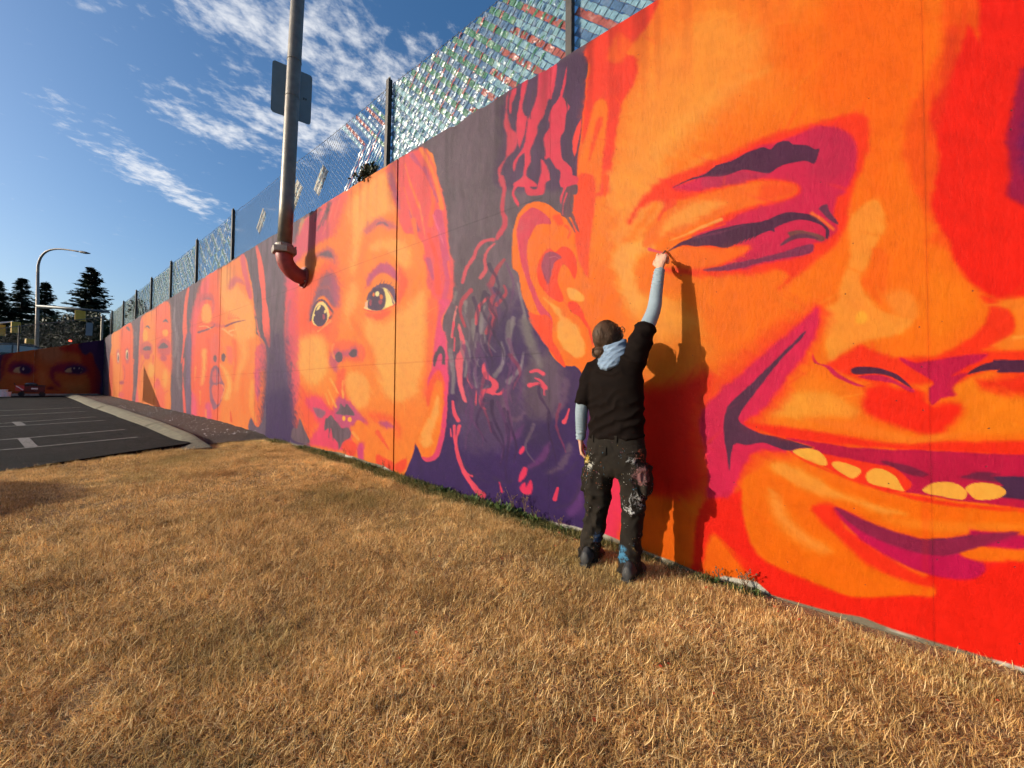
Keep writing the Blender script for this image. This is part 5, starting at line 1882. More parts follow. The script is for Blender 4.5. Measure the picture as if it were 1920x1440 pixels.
# right hand up at the wall, fingers closed round the brush
brush_tip = pw(1248, 470, -0.004)
hand_d = np.array([0.28, -0.02, 0.95])
grip = pw(1239, 480, -0.115)
hand(body, wr_r + hand_d * 0.01, hand_d, np.array([-0.95, -0.15, 0.30]), np.array([0.1, 1.0, 0.1]),
     [(0.35, 0.75, 0.35), (0.55, 0.95, 0.5), (0.85, 1.15, 0.6), (1.05, 1.25, 0.6)], 0.05, 1.08)

t = NT('skin')
v = t.pos()
f = t.noise(v, 60.0, 4, 0.6)
t.set(Base_Color=t.ramp(f, [(0.3, (0.40, 0.20, 0.13)), (0.7, (0.52, 0.28, 0.19))]), Roughness=0.5, Subsurface_Weight=0.08)
t.b.inputs['Subsurface Radius'].default_value = (0.01, 0.004, 0.002)
t.bump(t.noise(v, 320.0, 3, 0.6), 0.25, 0.002)
M['skin'] = t.m
wear(evaluated(body, 0.0046, 2, 'body'), 'body', M['skin'], person)

# --- hair pulled back into a low bun
t = NT('brown_hair')
att = t.node('ShaderNodeAttribute', attribute_name='strand')
v = t.pos()
f = t.noise(t.pos((1, 1, 0.25), (0.4, 0, 0.3)), 190.0, 3, 0.7)
t.set(Base_Color=t.mix(f, (0.016, 0.008, 0.004), (0.095, 0.050, 0.026)), Roughness=0.6)
t.b.inputs['Specular IOR Level'].default_value = 0.2
M['hair'] = t.m
bun_c = pw(1122, 661, SX - 0.07)
hair = MB()
for j in range(1):
    rg = []
    for k in range(15):
        th = math.radians(4 + 150 * k / 14)
        row = []
        for i in range(28):
            ph = 2 * math.pi * i / 28
            x, y, z = math.sin(th) * math.cos(ph), math.sin(th) * math.sin(ph), math.cos(th)
            # hairline: face stays free
            sx = 0.101 if x < 0.2 else 0.092
            row.append(hd(sx * x - 0.006, 0.081 * y, 0.114 * z + 0.004))
        rg.append(row)
    hair.rings(rg)
hme = evaluated(hair, 0.006, 3, 'hair')
bmh = bmesh.new()
bmh.from_mesh(hme)
Ri = Rh.T
dele = []
for vv in bmh.verts:
    q = Ri @ (np.array(vv.co) - head_c)
    if (q[0] > 0.035 + 0.35 * (q[2] - 0.02) and q[2] < 0.075 + 0.0 * q[0]) or (q[2] < -0.070 and q[0] > -0.015) or (q[0] > 0.012 and q[2] < 0.01):
        dele.append(vv)
bmesh.ops.delete(bmh, geom=dele, context='VERTS')
bmh.to_mesh(hme)
bmh.free()
hair_o = wear(hme, 'hair', M['hair'], person)
mb = MB()
rs = random.Random(5)
bl = Ri @ (bun_c - head_c)
for k in range(420):
    # strands start at the hairline and run over the skull to the bun
    a = rs.uniform(-1.0, 1.0) * math.pi * 0.72
    top = rs.uniform(0, 1)
    st = np.array([0.035 + 0.045 * math.cos(a) * (0.4 + 0.6 * top), 0.080 * math.sin(a) * (1 - 0.35 * top), -0.02 + 0.125 * top * max(0.15, math.cos(a * 0.6))])
    pts = []
    en = bl + np.array([0.02, rs.uniform(-.012, .012), rs.uniform(-.012, .014)])
    lift = rs.uniform(0.99, 1.06)
    for u in np.linspace(0, 1, 9):
        q = st * (1 - u) + en * u
        e = math.sqrt((q[0] / 0.104) ** 2 + (q[1] / 0.084) ** 2 + (q[2] / 0.117) ** 2) + 1e-6
        if u < 0.86:
            q = q / e * lift
        pts.append(hd(*q))
    mb.tube(pts, [0.0014, 0.0019, 0.0022, 0.0024, 0.0024, 0.0024, 0.0022, 0.002, 0.0016], 4)
for k in range(46):
    a0, tilt = rs.uniform(0, 6.28), rs.uniform(-0.7, 0.7)
    rr_ = rs.uniform(0.018, 0.040)
    Rb = rotz(rs.uniform(-0.4, 0.4)) @ rotx(tilt)
    pts = [bun_c + Rb @ np.array([rs.uniform(-.004, .004) + 0.010 * math.sin(3 * a), rr_ * 1.15 * math.cos(a), rr_ * 0.85 * math.sin(a)]) for a in np.linspace(a0, a0 + 4.6, 12)]
    mb.tube(pts, 0.0038, 5)
mb.ell(bun_c, (0.028, 0.038, 0.030), None, 14, 10)
for k in range(14):
    a = rs.uniform(-1.2, 1.2)
    q0 = hd(-0.095 * math.cos(a), 0.08 * math.sin(a), rs.uniform(-0.06, 0.02))
    q1 = q0 + np.array([rs.uniform(-.03, .0), rs.uniform(-.02, .02), rs.uniform(-.06, -.02)])
    mb.tube([q0, (q0 + q1) / 2 + np.array([-0.012, 0, 0.005]), q1], [0.0012, 0.0011, 0.0006], 4)
mb.build('hair_strands', M['hair'], hair_o, smooth=True)
# --- glasses
gl = MB()
for s in (-1, 1):
    rim = [hd(0.112, s * 0.034 + 0.026 * math.cos(a), 0.004 + 0.020 * math.sin(a)) for a in np.linspace(0, 2 * math.pi, 18)]
    gl.tube(rim, 0.0030, 6, cap=False)
    gl.tube([hd(0.111, s * 0.060, 0.010), hd(0.098, s * 0.078, 0.010), hd(0.040, s * 0.084, 0.006), hd(0.000, s * 0.084, -0.004), hd(-0.012, s * 0.082, -0.022)], 0.0024, 6)
gl.tube([hd(0.113, -0.009, 0.008), hd(0.116, 0, 0.011), hd(0.113, 0.009, 0.008)], 0.002, 6)
gl.build('glasses', M['black'], person, smooth=True)

# --- clothes
def cloth(name, col, rough=0.85, var=0.2, scale=300.0, sheen=0.0):
    t = NT(name)
    v = t.pos()
    f = t.noise(v, 14.0, 4, 0.6)
    g_ = t.noise(v, scale, 2, 0.5)
    t.set(Base_Color=t.ramp(f, [(0.25, tuple(c * (1 - var) for c in col)), (0.75, tuple(c * (1 + var) for c in col))]), Roughness=rough)
    t.b.inputs['Specular IOR Level'].default_value = 0.06
    t.bump(g_, 0.25, 0.002)
    return t


M['shirt'] = cloth('black_cotton', (0.0062, 0.0038, 0.0030)).m
M['sleeve'] = cloth('light_blue_sleeve', (0.20, 0.25, 0.285), 0.85, 0.10).m
M['hood'] = cloth('pale_blue_fabric', (0.15, 0.205, 0.28), 0.75, 0.18).m
M['boot'] = simple('dark_leather', (0.018, 0.017, 0.017), 0.6, 0, 0.3, 20, 0.3, 120)

shirt = MB()
rings_ = []
for (y, xl, xr, hx) in ((664, 1124, 1182, 0.060), (676, 1110, 1196, 0.088), (690, 1103, 1205, 0.105), (715, 1101, 1209, 0.118), (745, 1104, 1210, 0.120), (775, 1105, 1210, 0.114), (800, 1104, 1210, 0.114), (821, 1103, 1211, 0.118)):
    a_, b_ = pw(xl, y, SX), pw(xr, y, SX)
    hy = abs(a_[1] - b_[1]) / 2 * 0.93
    c_ = (a_ + b_) / 2
    c_[2] = (a_[2] + b_[2]) / 2
    rg = oval(c_, hy, hx, 28)
    # tilt the ring with the raised shoulder
    tl = 0.32 if y < 700 else (0.12 if y < 750 else 0.03)
    rings_.append([q + np.array([0, 0, -(q[1] - c_[1]) * tl]) for q in rg])
shirt.rings(rings_)
up_r = sh_r + (el_r - sh_r) * 0.62
limb(shirt, [tor[0] + np.array([0, -0.06, -0.05]), sh_r + np.array([0, 0, -0.02]), sh_r + (el_r - sh_r) * 0.35, up_r], [0.095, 0.084, 0.074, 0.066], 20)
up_l = sh_l + (el_l - sh_l) * 0.92 + np.array([0, 0.004, 0])
limb(shirt, [tor[0] + np.array([0, 0.07, 0.02]), sh_l + np.array([0, -0.004, 0.005]), sh_l + (el_l - sh_l) * 0.5, up_l], [0.085, 0.074, 0.068, 0.064], 20)
sme = evaluated(shirt, 0.0085, 5, 'tshirt')


def ridge(x):
    return 1 - np.abs(np.mod(x, 2) - 1) * 1.0


def shirt_folds(co, no):
    y, z = co[:, 1], co[:, 2]
    zw = tor[3][2]
    q = z + 0.55 * (y - tor[2][1])
    n_ = fnoise(y * 9 + 50, z * 9 + 50, 71, 3)
    n2_ = fnoise(y * 4 + 20, z * 4 + 80, 73, 2)
    d = 0.021 * (ridge(q * 22 + 3.2 * n_) ** 2 - 0.35) * np.clip(1.25 - np.abs(z - (zw + 0.14)) / 0.24, 0, 1) * (0.35 + n2_)
    q2 = z - 0.30 * (y - tor[1][1])
    d += 0.013 * (ridge(q2 * 17 + 2.5 * n_) ** 2 - 0.3) * np.clip((z - tor[1][2]) / 0.12, 0, 1)
    d += 0.010 * (fnoise(y * 5 + 7, z * 5 + 7, 75, 2) - 0.5)
    # hem falls a little loose
    d += 0.006 * np.clip((zw + 0.06 - z) / 0.06, 0, 1)
    return d


displace(sme, shirt_folds)
wear(sme, 'tshirt', M['shirt'], person)

for nm, pts, rad in (('arm_sleeve', [sh_l + (el_l - sh_l) * 0.6, el_l, (el_l + wr_l) / 2, wr_l + np.array([0, 0, 0.004])], [0.054, 0.046, 0.042, 0.034]),
                     ('arm_sleeve', [sh_r + (el_r - sh_r) * 0.35, el_r, (el_r + wr_r) / 2, wr_r], [0.056, 0.047, 0.041, 0.035])):
    mb = MB()
    limb(mb, pts, rad, 20)
    m_ = evaluated(mb, 0.006, 2, nm)
    ax0, ax1 = np.array(pts[0]), np.array(pts[-1])
    axd = (ax1 - ax0) / np.linalg.norm(ax1 - ax0)

    def sl(co, no, ax0=ax0, axd=axd, L=np.linalg.norm(ax1 - ax0)):
        s_ = (co - ax0) @ axd
        n_ = fnoise(co[:, 1] * 20 + 9, co[:, 2] * 20 + 9, 81, 2)
        k_ = np.clip((s_ / L - 0.55) * 3, 0.15, 1)
        return 0.0065 * (ridge(s_ * 85 + 3 * n_) ** 2 - 0.4) * k_

    displace(m_, sl)
    wear(m_, nm, M['sleeve'], person)

# loose pale hood lying round the neck
hood = MB()
for (rx_, ry_, dz_, tilt, rad, dx_) in ((0.064, 0.068, 0.060, 0.30, 0.018, 0.004), (0.070, 0.074, 0.034, 0.36, 0.018, 0.002), (0.078, 0.082, 0.010, 0.42, 0.020, 0.0), (0.088, 0.088, -0.012, 0.46, 0.020, -0.006), (0.092, 0.086, -0.036, 0.50, 0.018, -0.014), (0.086, 0.074, -0.058, 0.52, 0.015, -0.024), (0.07, 0.055, -0.076, 0.52, 0.012, -0.032)):
    c_ = neck_b + np.array([0.0 + dx_, -0.020, 0.034 + dz_])
    pts = []
    for a in np.linspace(0, 2 * math.pi, 26):
        q = np.array([rx_ * math.cos(a), ry_ * math.sin(a), 0])
        q[2] = tilt * q[0] - 0.35 * q[1] * 0.6
        pts.append(c_ + q)
    hood.tube(pts, rad, 10, cap=False)
hm = evaluated(hood, 0.005, 3, 'hood')
displace(hm, lambda co, no: 0.005 * (ridge((co[:, 2] * 0.8 + co[:, 1] * 0.9 + co[:, 0] * 0.2) * 48 + 2 * fnoise(co[:, 1] * 15 + 5, co[:, 2] * 15 + 5, 91, 2)) ** 2 - 0.4))
wear(hm, 'hood', M['hood'], person)

# trousers
t = NT('paint_splattered_canvas')
v = t.pos()
f = t.noise(v, 9.0, 4, 0.6)
basec = t.ramp(f, [(0.25, (0.009, 0.0072, 0.0056)), (0.75, (0.021, 0.017, 0.013))])
cur = basec
for sc, th, soft, colr, mscale, mlo in ((48.0, 0.15, 0.05, None, 7.0, 0.56), (95.0, 0.17, 0.06, None, 8.0, 0.54)):
    vr = t.node('ShaderNodeTexVoronoi', Scale=sc, Randomness=1.0)
    ds = t.node('ShaderNodeVectorMath', operation='ADD')
    nz = t.node('ShaderNodeTexNoise', Scale=sc * 1.3, Detail=2.0)
    t.link(v, nz.inputs['Vector'])
    scl = t.node('ShaderNodeVectorMath', operation='SCALE')
    scl.inputs['Scale'].default_value = 0.7 / sc
    t.link(nz.outputs['Color'], scl.inputs[0])
    t.link(v, ds.inputs[0])
    t.link(scl.outputs[0], ds.inputs[1])
    t.link(ds.outputs[0], vr.inputs['Vector'])
    spot = t.ramp(vr.outputs['Distance'], [(0.0, 1.0), (th, 1.0), (th + soft, 0.0)])
    mask = t.ramp(t.noise(v, mscale, 3, 0.6), [(mlo, 0.0), (mlo + 0.07, 1.0)])
    sepc = t.node('ShaderNodeSeparateColor')
    t.link(vr.outputs['Color'], sepc.inputs[0])
    hue = t.ramp(sepc.outputs[0], [(0.0, (0.50, 0.50, 0.46)), (0.40, (0.50, 0.50, 0.46)), (0.42, (0.06, 0.22, 0.36)), (0.58, (0.05, 0.18, 0.30)), (0.60, (0.50, 0.16, 0.03)), (0.76, (0.50, 0.10, 0.05)), (0.78, (0.55, 0.40, 0.10)), (0.9, (0.30, 0.10, 0.16))])
    few = t.ramp(sepc.outputs[1], [(0.50, 0.0), (0.52, 0.9)])
    cur = t.mix(t.math('MULTIPLY', t.math('MULTIPLY', spot, mask), few), cur, hue)
smear = t.noise(v, 34.0, 5, 0.75, 1.2)
geo_p = t.node('ShaderNodeNewGeometry')
for (px_, py_, X_, rad, colr, lo_) in ((1192, 868, -0.53, 0.085, (0.50, 0.51, 0.50), 0.60), (1196, 944, -0.49, 0.085, (0.34, 0.34, 0.34), 0.55), (1178, 955, -0.49, 0.07, (0.55, 0.55, 0.53), 0.60), (1212, 862, -0.5, 0.09, (0.36, 0.07, 0.03), 0.54), (1205, 892, -0.49, 0.09, (0.22, 0.10, 0.10), 0.52),
                                       (1163, 1040, -0.49, 0.07, (0.05, 0.19, 0.32), 0.50), (1124, 1010, -0.45, 0.06, (0.03, 0.07, 0.16), 0.50), (1101, 862, -0.5, 0.07, (0.45, 0.30, 0.05), 0.58), (1107, 872, -0.51, 0.06, (0.42, 0.42, 0.38), 0.58), (1198, 1035, -0.49, 0.08, (0.42, 0.26, 0.08), 0.62), (1110, 1010, -0.49, 0.05, (0.5, 0.36, 0.08), 0.62)):
    c_ = pw(px_, py_, X_ + 0.04)
    dn = t.node('ShaderNodeVectorMath', operation='DISTANCE')
    t.link(geo_p.outputs['Position'], dn.inputs[0])
    dn.inputs[1].default_value = tuple(map(float, c_))
    fall = t.math('SUBTRACT', 1.0, t.math('DIVIDE', dn.outputs['Value'], rad), True)
    k_ = t.math('MULTIPLY', t.math('SUBTRACT', t.math('ADD', smear, t.math('MULTIPLY', fall, 0.25)), lo_ + 0.06), 14.0, True)
    k_ = t.math('MULTIPLY', k_, t.math('MULTIPLY', fall, 4.0, True))
    cur = t.mix(t.math('MULTIPLY', k_, 0.6), cur, colr)
t.set(Base_Color=cur, Roughness=0.85)
t.b.inputs['Specular IOR Level'].default_value = 0.08
t.bump(t.noise(v, 260.0, 2, 0.5), 0.3, 0.002)
M['trousers'] = t.m
tr = MB()


def leg_rings(rows):
    out = []
    for (y, xl, xr, hx, dx_) in rows:
        a_, b_ = pw(xl, y, SX), pw(xr, y, SX)
        c_ = (a_ + b_) / 2
        c_[0] = SX + dx_
        out.append(oval(c_, abs(a_[1] - b_[1]) / 2 * 0.93, hx, 24, 0, 2.2))
    return out


tr.rings(leg_rings([(812, 1104, 1211, 0.112, 0), (830, 1101, 1213, 0.120, -0.004), (850, 1098, 1216, 0.128, -0.008), (872, 1096, 1218, 0.122, -0.006), (892, 1098, 1217, 0.095, 0)]))
tr.rings(leg_rings([(868, 1096, 1156, 0.105, 0), (900, 1094, 1150, 0.098, 0), (940, 1096, 1142, 0.084, 0.012), (965, 1095, 1137, 0.078, 0.018), (1000, 1091, 1130, 0.074, 0.006), (1030, 1088, 1126, 0.072, -0.006), (1050, 1087, 1124, 0.076, -0.008)]))
tr.rings(leg_rings([(868, 1156, 1220, 0.105, 0), (900, 1159, 1219, 0.100, 0), (940, 1163, 1210, 0.086, 0.012), (970, 1164, 1206, 0.080, 0.018), (1010, 1162, 1202, 0.076, 0.006), (1045, 1160, 1204, 0.076, -0.006), (1074, 1158, 1206, 0.082, -0.008)]))
for (px_, py_, s) in ((1098, 888, 1), (1217, 893, -1)):                # cargo pockets
    c_ = pw(px_, py_, SX)
    tr.box(c_ + np.array([0.0, -s * 0.012, -0.03]), (0.13, 0.035, 0.17))
tme = evaluated(tr, 0.009, 4, 'trousers')


def trouser_folds(co, no):
    y, z = co[:, 1], co[:, 2]
    n_ = fnoise(y * 11 + 30, z * 11 + 30, 101, 3)
    n2_ = fnoise(y * 5 + 31, z * 5 + 33, 103, 2)
    sgn = np.where(y > tor[3][1], 1.0, -1.0)
    q = 0.55 * z + 0.9 * sgn * (y - tor[3][1])
    d = 0.016 * (ridge(q * 15 + 4.5 * n_ + 3 * n2_) ** 2 - 0.35) * (0.1 + 1.2 * n2_)
    q3 = z - 0.6 * sgn * (y - tor[3][1])
    knee = np.exp(-((z - G(1.06) - 0.48) / 0.10) ** 2)
    d += 0.012 * (ridge(q3 * 19 + 4 * n_) ** 2 - 0.35) * knee
    cuff = np.clip((0.24 - (z - G(1.06))) / 0.18, 0, 1)
    d += 0.014 * (ridge(q3 * 24 + 5 * n_) ** 2 - 0.4) * cuff
    d *= np.clip((tor[3][2] + 0.02 - z) / 0.08, 0.15, 1)
    return d


displace(tme, trouser_folds)
trousers = wear(tme, 'trousers', M['trousers'], person)


def patch(name, corners, X, mat, parent, lift=0.009):
    """small stitched piece lying on the back of the trousers"""
    mb = MB()
    dgp = bpy.context.evaluated_depsgraph_get()
    nu, nv = 8, 5
    rg = []
    for j in range(nv + 1):
        row = []
        for i in range(nu + 1):
            u, v_ = i / nu, j / nv
            px_ = (corners[0][0] * (1 - u) + corners[1][0] * u) * (1 - v_) + (corners[3][0] * (1 - u) + corners[2][0] * u) * v_
            py_ = (corners[0][1] * (1 - u) + corners[1][1] * u) * (1 - v_) + (corners[3][1] * (1 - u) + corners[2][1] * u) * v_
            d = Vector(ray(px_, py_)).normalized()
            ok, loc, nor, fi = trousers.ray_cast(Vector(CAM), d)
            if not ok:
                loc, nor = Vector(pw(px_, py_, SX - 0.12)), Vector((-1, 0, 0))
            row.append((loc, nor))
        rg.append(row)
    outer = [[l + n * lift for l, n in row] for row in rg]
    inner = [[l - n * 0.006 for l, n in row] for row in rg]
    W = nu + 1
    vs_ = [p for row in outer for p in row] + [p for row in inner for p in row]
    O_ = W * (nv + 1)
    fs = []
    for j in range(nv):
        for i in range(nu):
            a = j * W + i
            fs.append((a, a + 1, a + W + 1, a + W))
    edge = [i for i in range(W)] + [j * W + nu for j in range(1, nv + 1)] + [nv * W + i for i in range(nu - 1, -1, -1)] + [j * W for j in range(nv - 1, 0, -1)]
    for k in range(len(edge)):
        a, b = edge[k], edge[(k + 1) % len(edge)]
        fs.append((b, a, a + O_, b + O_))
    mb.add([tuple(p) for p in vs_], fs)
    o_ = mb.build(name, mat, None, smooth=False)
    o_.parent = parent
    return o_


bpy.context.view_layer.update()
patch('pocket_flap', [(1104, 836), (1138, 838), (1136, 853), (1106, 848)], SX, M['trousers'], trousers)
patch('pocket_flap', [(1170, 838), (1208, 834), (1207, 847), (1172, 852)], SX, M['trousers'], trousers)
patch('belt_loop', [(1153, 815), (1157, 815), (1157, 830), (1153, 830)], SX, M['trousers'], trousers, 0.009)
patch('belt_loop', [(1111, 816), (1114, 816), (1114, 829), (1111, 829)], SX, M['trousers'], trousers, 0.009)

for ft in (foot_l, foot_r):
    mb = MB()
    rg = []
    for (a, hw, h0, h1) in ((-0.085, 0.020, 0.0, 0.05), (-0.075, 0.036, 0.0, 0.09), (-0.04, 0.042, 0.0, 0.12), (0.02, 0.043, 0.0, 0.115), (0.07, 0.045, 0.0, 0.085), (0.12, 0.050, 0.0, 0.065), (0.165, 0.046, 0.0, 0.052), (0.195, 0.026, 0.004, 0.038)):
        c_ = ft + np.array([a, 0, -0.01])
        rg.append([c_ + np.array([0, hw * math.cos(k) * (1.0 if math.sin(k) < 0.2 else 0.86), h0 + (h1 - h0) * (0.5 + 0.5 * math.sin(k))]) for k in np.linspace(0, 2 * math.pi, 16, endpoint=False)])
    mb.rings(rg)
    bm_ = evaluated(mb, 0.006, 3, 'boot')
    boot = wear(bm_, 'boot', M['boot'], person)
    mb = MB()
    rg = []
    for (a, hw) in ((-0.09, 0.026), (-0.07, 0.040), (0.0, 0.044), (0.08, 0.047), (0.13, 0.051), (0.18, 0.042), (0.20, 0.022)):
        c_ = ft + np.array([a, 0, 0])
        rg.append([c_ + np.array([0, -hw, -0.022]), c_ + np.array([0, hw, -0.022]), c_ + np.array([0, hw, 0.004]), c_ + np.array([0, -hw, 0.004])])
    mb.rings(rg)
    so = mb.build('sole', M['black'], None)
    so.parent = boot
    bevel(so, 0.005, 2)

# --- brush in his right hand
brush = empty('paint_brush', tuple(brush_tip))
tag(brush, 'thin dark paint brush held in the painter\'s raised hand against the wall', 'brush')
bd = grip - brush_tip
bd = bd / np.linalg.norm(bd)
mb = MB()
mb.tube([brush_tip + bd * 0.055, brush_tip + bd * 0.10, brush_tip + bd * 0.13, brush_tip + bd * 0.165], [0.0055, 0.0065, 0.005, 0.003], 10)
mb.build('handle', simple('dark_varnished_wood', (0.05, 0.025, 0.012), 0.35), brush, smooth=True)
mb = MB()
mb.tube([brush_tip + bd * 0.030, brush_tip + bd * 0.058], [0.0075, 0.006], 10)
mb.build('ferrule', M['galv'], brush, smooth=True)
mb = MB()
mb.tube([brush_tip, brush_tip + bd * 0.012, brush_tip + bd * 0.032], [0.002, 0.0065, 0.0072], 10)
mb.build('bristles', M['black'], brush, smooth=True)
print('arm lengths R', np.linalg.norm(el_r - sh_r), np.linalg.norm(wr_r - el_r), 'L', np.linalg.norm(el_l - sh_l), np.linalg.norm(wr_l - el_l), 'shoulders', np.linalg.norm(sh_l - sh_r), 'height', head_c[2] + 0.11 - foot_l[2], 'tip-grip', np.linalg.norm(grip - brush_tip))
# ------------------------------------------------------------------ things at the far end
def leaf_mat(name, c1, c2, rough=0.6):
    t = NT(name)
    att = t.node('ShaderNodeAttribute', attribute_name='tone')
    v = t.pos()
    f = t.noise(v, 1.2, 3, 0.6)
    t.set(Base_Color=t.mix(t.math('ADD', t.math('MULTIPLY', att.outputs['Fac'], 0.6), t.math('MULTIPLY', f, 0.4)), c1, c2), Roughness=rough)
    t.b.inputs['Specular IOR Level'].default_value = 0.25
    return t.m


M['needle'] = leaf_mat('conifer_needles', (0.008, 0.016, 0.010), (0.026, 0.046, 0.024))
M['leaf'] = leaf_mat('broad_leaves', (0.010, 0.016, 0.006), (0.046, 0.052, 0.018))
M['weed'] = leaf_mat('weed_leaves', (0.030, 0.055, 0.014), (0.085, 0.12, 0.035))
M['drystem'] = simple('dry_stem', (0.10, 0.06, 0.035), 0.9)


def leaves_mesh(name, quads, tones, mat, parent):
    """quads: (n,4,3)"""
    q = np.asarray(quads, np.float32)
    n = len(q)
    me = bpy.data.meshes.new(name)
    me.vertices.add(n * 4)
    me.vertices.foreach_set('co', q.reshape(-1))
    me.loops.add(n * 4)
    me.loops.foreach_set('vertex_index', np.arange(n * 4, dtype=np.int32))
    me.polygons.add(n)
    me.polygons.foreach_set('loop_start', np.arange(0, n * 4, 4, dtype=np.int32))
    me.update(calc_edges=True)
    a = me.attributes.new('tone', 'FLOAT', 'POINT')
    a.data.foreach_set('value', np.repeat(np.asarray(tones, np.float32), 4))
    me.materials.append(mat)
    o = bpy.data.objects.new(name, me)
    COL.objects.link(o)
    o.parent = parent
    o.matrix_parent_inverse = Matrix.Translation(parent.location).inverted()
    return o


def leaf_quads(c, d, up, ln, wd):
    """leaf cards starting at c along d, arrays (n,3)"""
    s = np.cross(d, up)
    s = s / (np.linalg.norm(s, axis=1, keepdims=True) + 1e-9)
    tip = c + d * ln[:, None]
    mid = c + d * (ln * 0.5)[:, None]
    return np.stack([c, mid + s * (wd / 2)[:, None], tip, mid - s * (wd / 2)[:, None]], 1)


def conifer(px, top_py, depth, spread, zb, label, seed, lean=0.0):
    r = np.random.default_rng(seed)
    top = at_depth(px, top_py, depth)
    H = float(top[2]) - zb
    root = empty('conifer_tree', (float(top[0]), float(top[1]), zb))
    tag(root, label, 'tree', 'dark conifers behind the end wall')
    mb = MB()
    mb.tube([(top[0], top[1], zb - 0.3), (top[0], top[1], zb + H * 0.5), (top[0], top[1], top[2] - 0.2)], [0.30, 0.17, 0.03], 8)
    mb.build('trunk', M['barkwood'], root)
    C, D, L, Wd, T = [], [], [], [], []
    branches = MB()
    z = zb + H * 0.10
    while z < top[2] - 0.25:
        k = (z - zb) / H
        reach = spread * (1 - k) ** 0.85 * (0.85 + 0.3 * r.random()) + 0.12
        nb = 7 + int(7 * (1 - k))
        for i in range(nb):
            a = r.random() * 2 * math.pi
            le = reach * (0.55 + 0.6 * r.random())
            droop = -0.10 - 0.35 * (1 - k) * r.random()
            dirv = np.array([math.cos(a), math.sin(a), 0])
            zj = r.uniform(-0.35, 0.35) * (1 - k)
            n = max(4, int(le * 5.5))
            for j in range(n):
                u = (j + 0.6) / n
                p = np.array([top[0], top[1], z + zj]) + dirv * le * u + np.array([0, 0, droop * le * u + 0.30 * le * u * u * 0.6])
                for s in (-1, 1, 0):
                    sd_ = np.array([-dirv[1], dirv[0], 0]) * s
                    dd = dirv * (0.55 if s else 1.0) + sd_ * 0.8 + np.array([0, 0, -0.35 + 0.3 * r.random()])
                    dd = dd / np.linalg.norm(dd)
                    C.append(p + r.normal(0, 0.05, 3))
                    D.append(dd)
                    L.append((0.36 + 0.42 * (1 - u)) * (0.5 + 0.5 * min(1, le)) * (0.7 + 0.6 * r.random()))
                    Wd.append(0.13 + 0.13 * r.random())
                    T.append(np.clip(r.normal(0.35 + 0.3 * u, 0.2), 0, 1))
            branches.tube([np.array([top[0], top[1], z + zj]), np.array([top[0], top[1], z + zj]) + dirv * le * 0.7 + np.array([0, 0, droop * le * 0.6])], [0.035, 0.012], 4)
        z += 0.16 + 0.30 * (1 - k) * (0.7 + 0.6 * r.random())
    branches.build('limbs', M['barkwood'], root)
    up = r.normal(0, 0.35, (len(C), 3)) + np.array([0, 0, 1.0])
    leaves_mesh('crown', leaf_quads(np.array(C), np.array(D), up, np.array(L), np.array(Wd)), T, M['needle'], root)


conifer(172, 498, 46, 4.6, 2.2, 'tall dark conifer with ragged tip, right of the street lamp', 11)
conifer(43, 519, 50, 3.6, 2.2, 'dark conifer between the street lamp and the left picture edge', 12)
conifer(86, 527, 54, 3.4, 2.2, 'slim dark conifer just right of the street lamp pole', 13)
conifer(-4, 522, 48, 3.4, 2.2, 'dark conifer cut off by the left picture edge', 14)


def bushy(name, px, py, depth, size, zb, label, seed, nleaf, mat, cat='tree', group=None, leaf=0.22, trunk=True):
    r = np.random.default_rng(seed)
    c = at_depth(px, py, depth)
    root = empty(name, (float(c[0]), float(c[1]), zb))
    tag(root, label, cat, group)
    mb = MB()
    for k in range(4):
        a = r.random() * 6.28
        q = c + np.array([math.cos(a) * size[0] * 0.45, math.sin(a) * size[0] * 0.45, size[2] * (0.1 + 0.3 * r.random())])
        mb.tube([(c[0], c[1], zb - 0.2), (c[0] * 0.6 + q[0] * 0.4, c[1] * 0.6 + q[1] * 0.4, (zb + c[2]) / 2), tuple(q)], [0.10 * size[0] / 2, 0.07 * size[0] / 2, 0.015], 6)
    mb.build('trunk', M['barkwood'], root)
    ncl = 26
    cc = r.normal(0, 0.42, (ncl, 3)) * np.array(size)
    rad = 0.30 + 0.25 * r.random(ncl)
    pick = r.integers(0, ncl, nleaf)
    dv = r.normal(0, 1, (nleaf, 3))
    dv /= np.linalg.norm(dv, axis=1, keepdims=True)
    rr_ = r.random(nleaf) ** 0.4
    p = c + cc[pick] + dv * (rad[pick] * rr_)[:, None] * np.array(size) * 0.9
    d = dv + r.normal(0, 0.6, (nleaf, 3))
    d /= np.linalg.norm(d, axis=1, keepdims=True)
    keep = p[:, 2] > zb + 0.05
    ln = leaf * (0.6 + 0.8 * r.random(nleaf))
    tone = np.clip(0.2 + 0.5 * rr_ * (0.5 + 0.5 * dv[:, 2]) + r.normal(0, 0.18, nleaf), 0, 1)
    leaves_mesh('crown', leaf_quads(p, d, r.normal(0, 1, (nleaf, 3)), ln, ln * 0.6)[keep], tone[keep], mat, root)


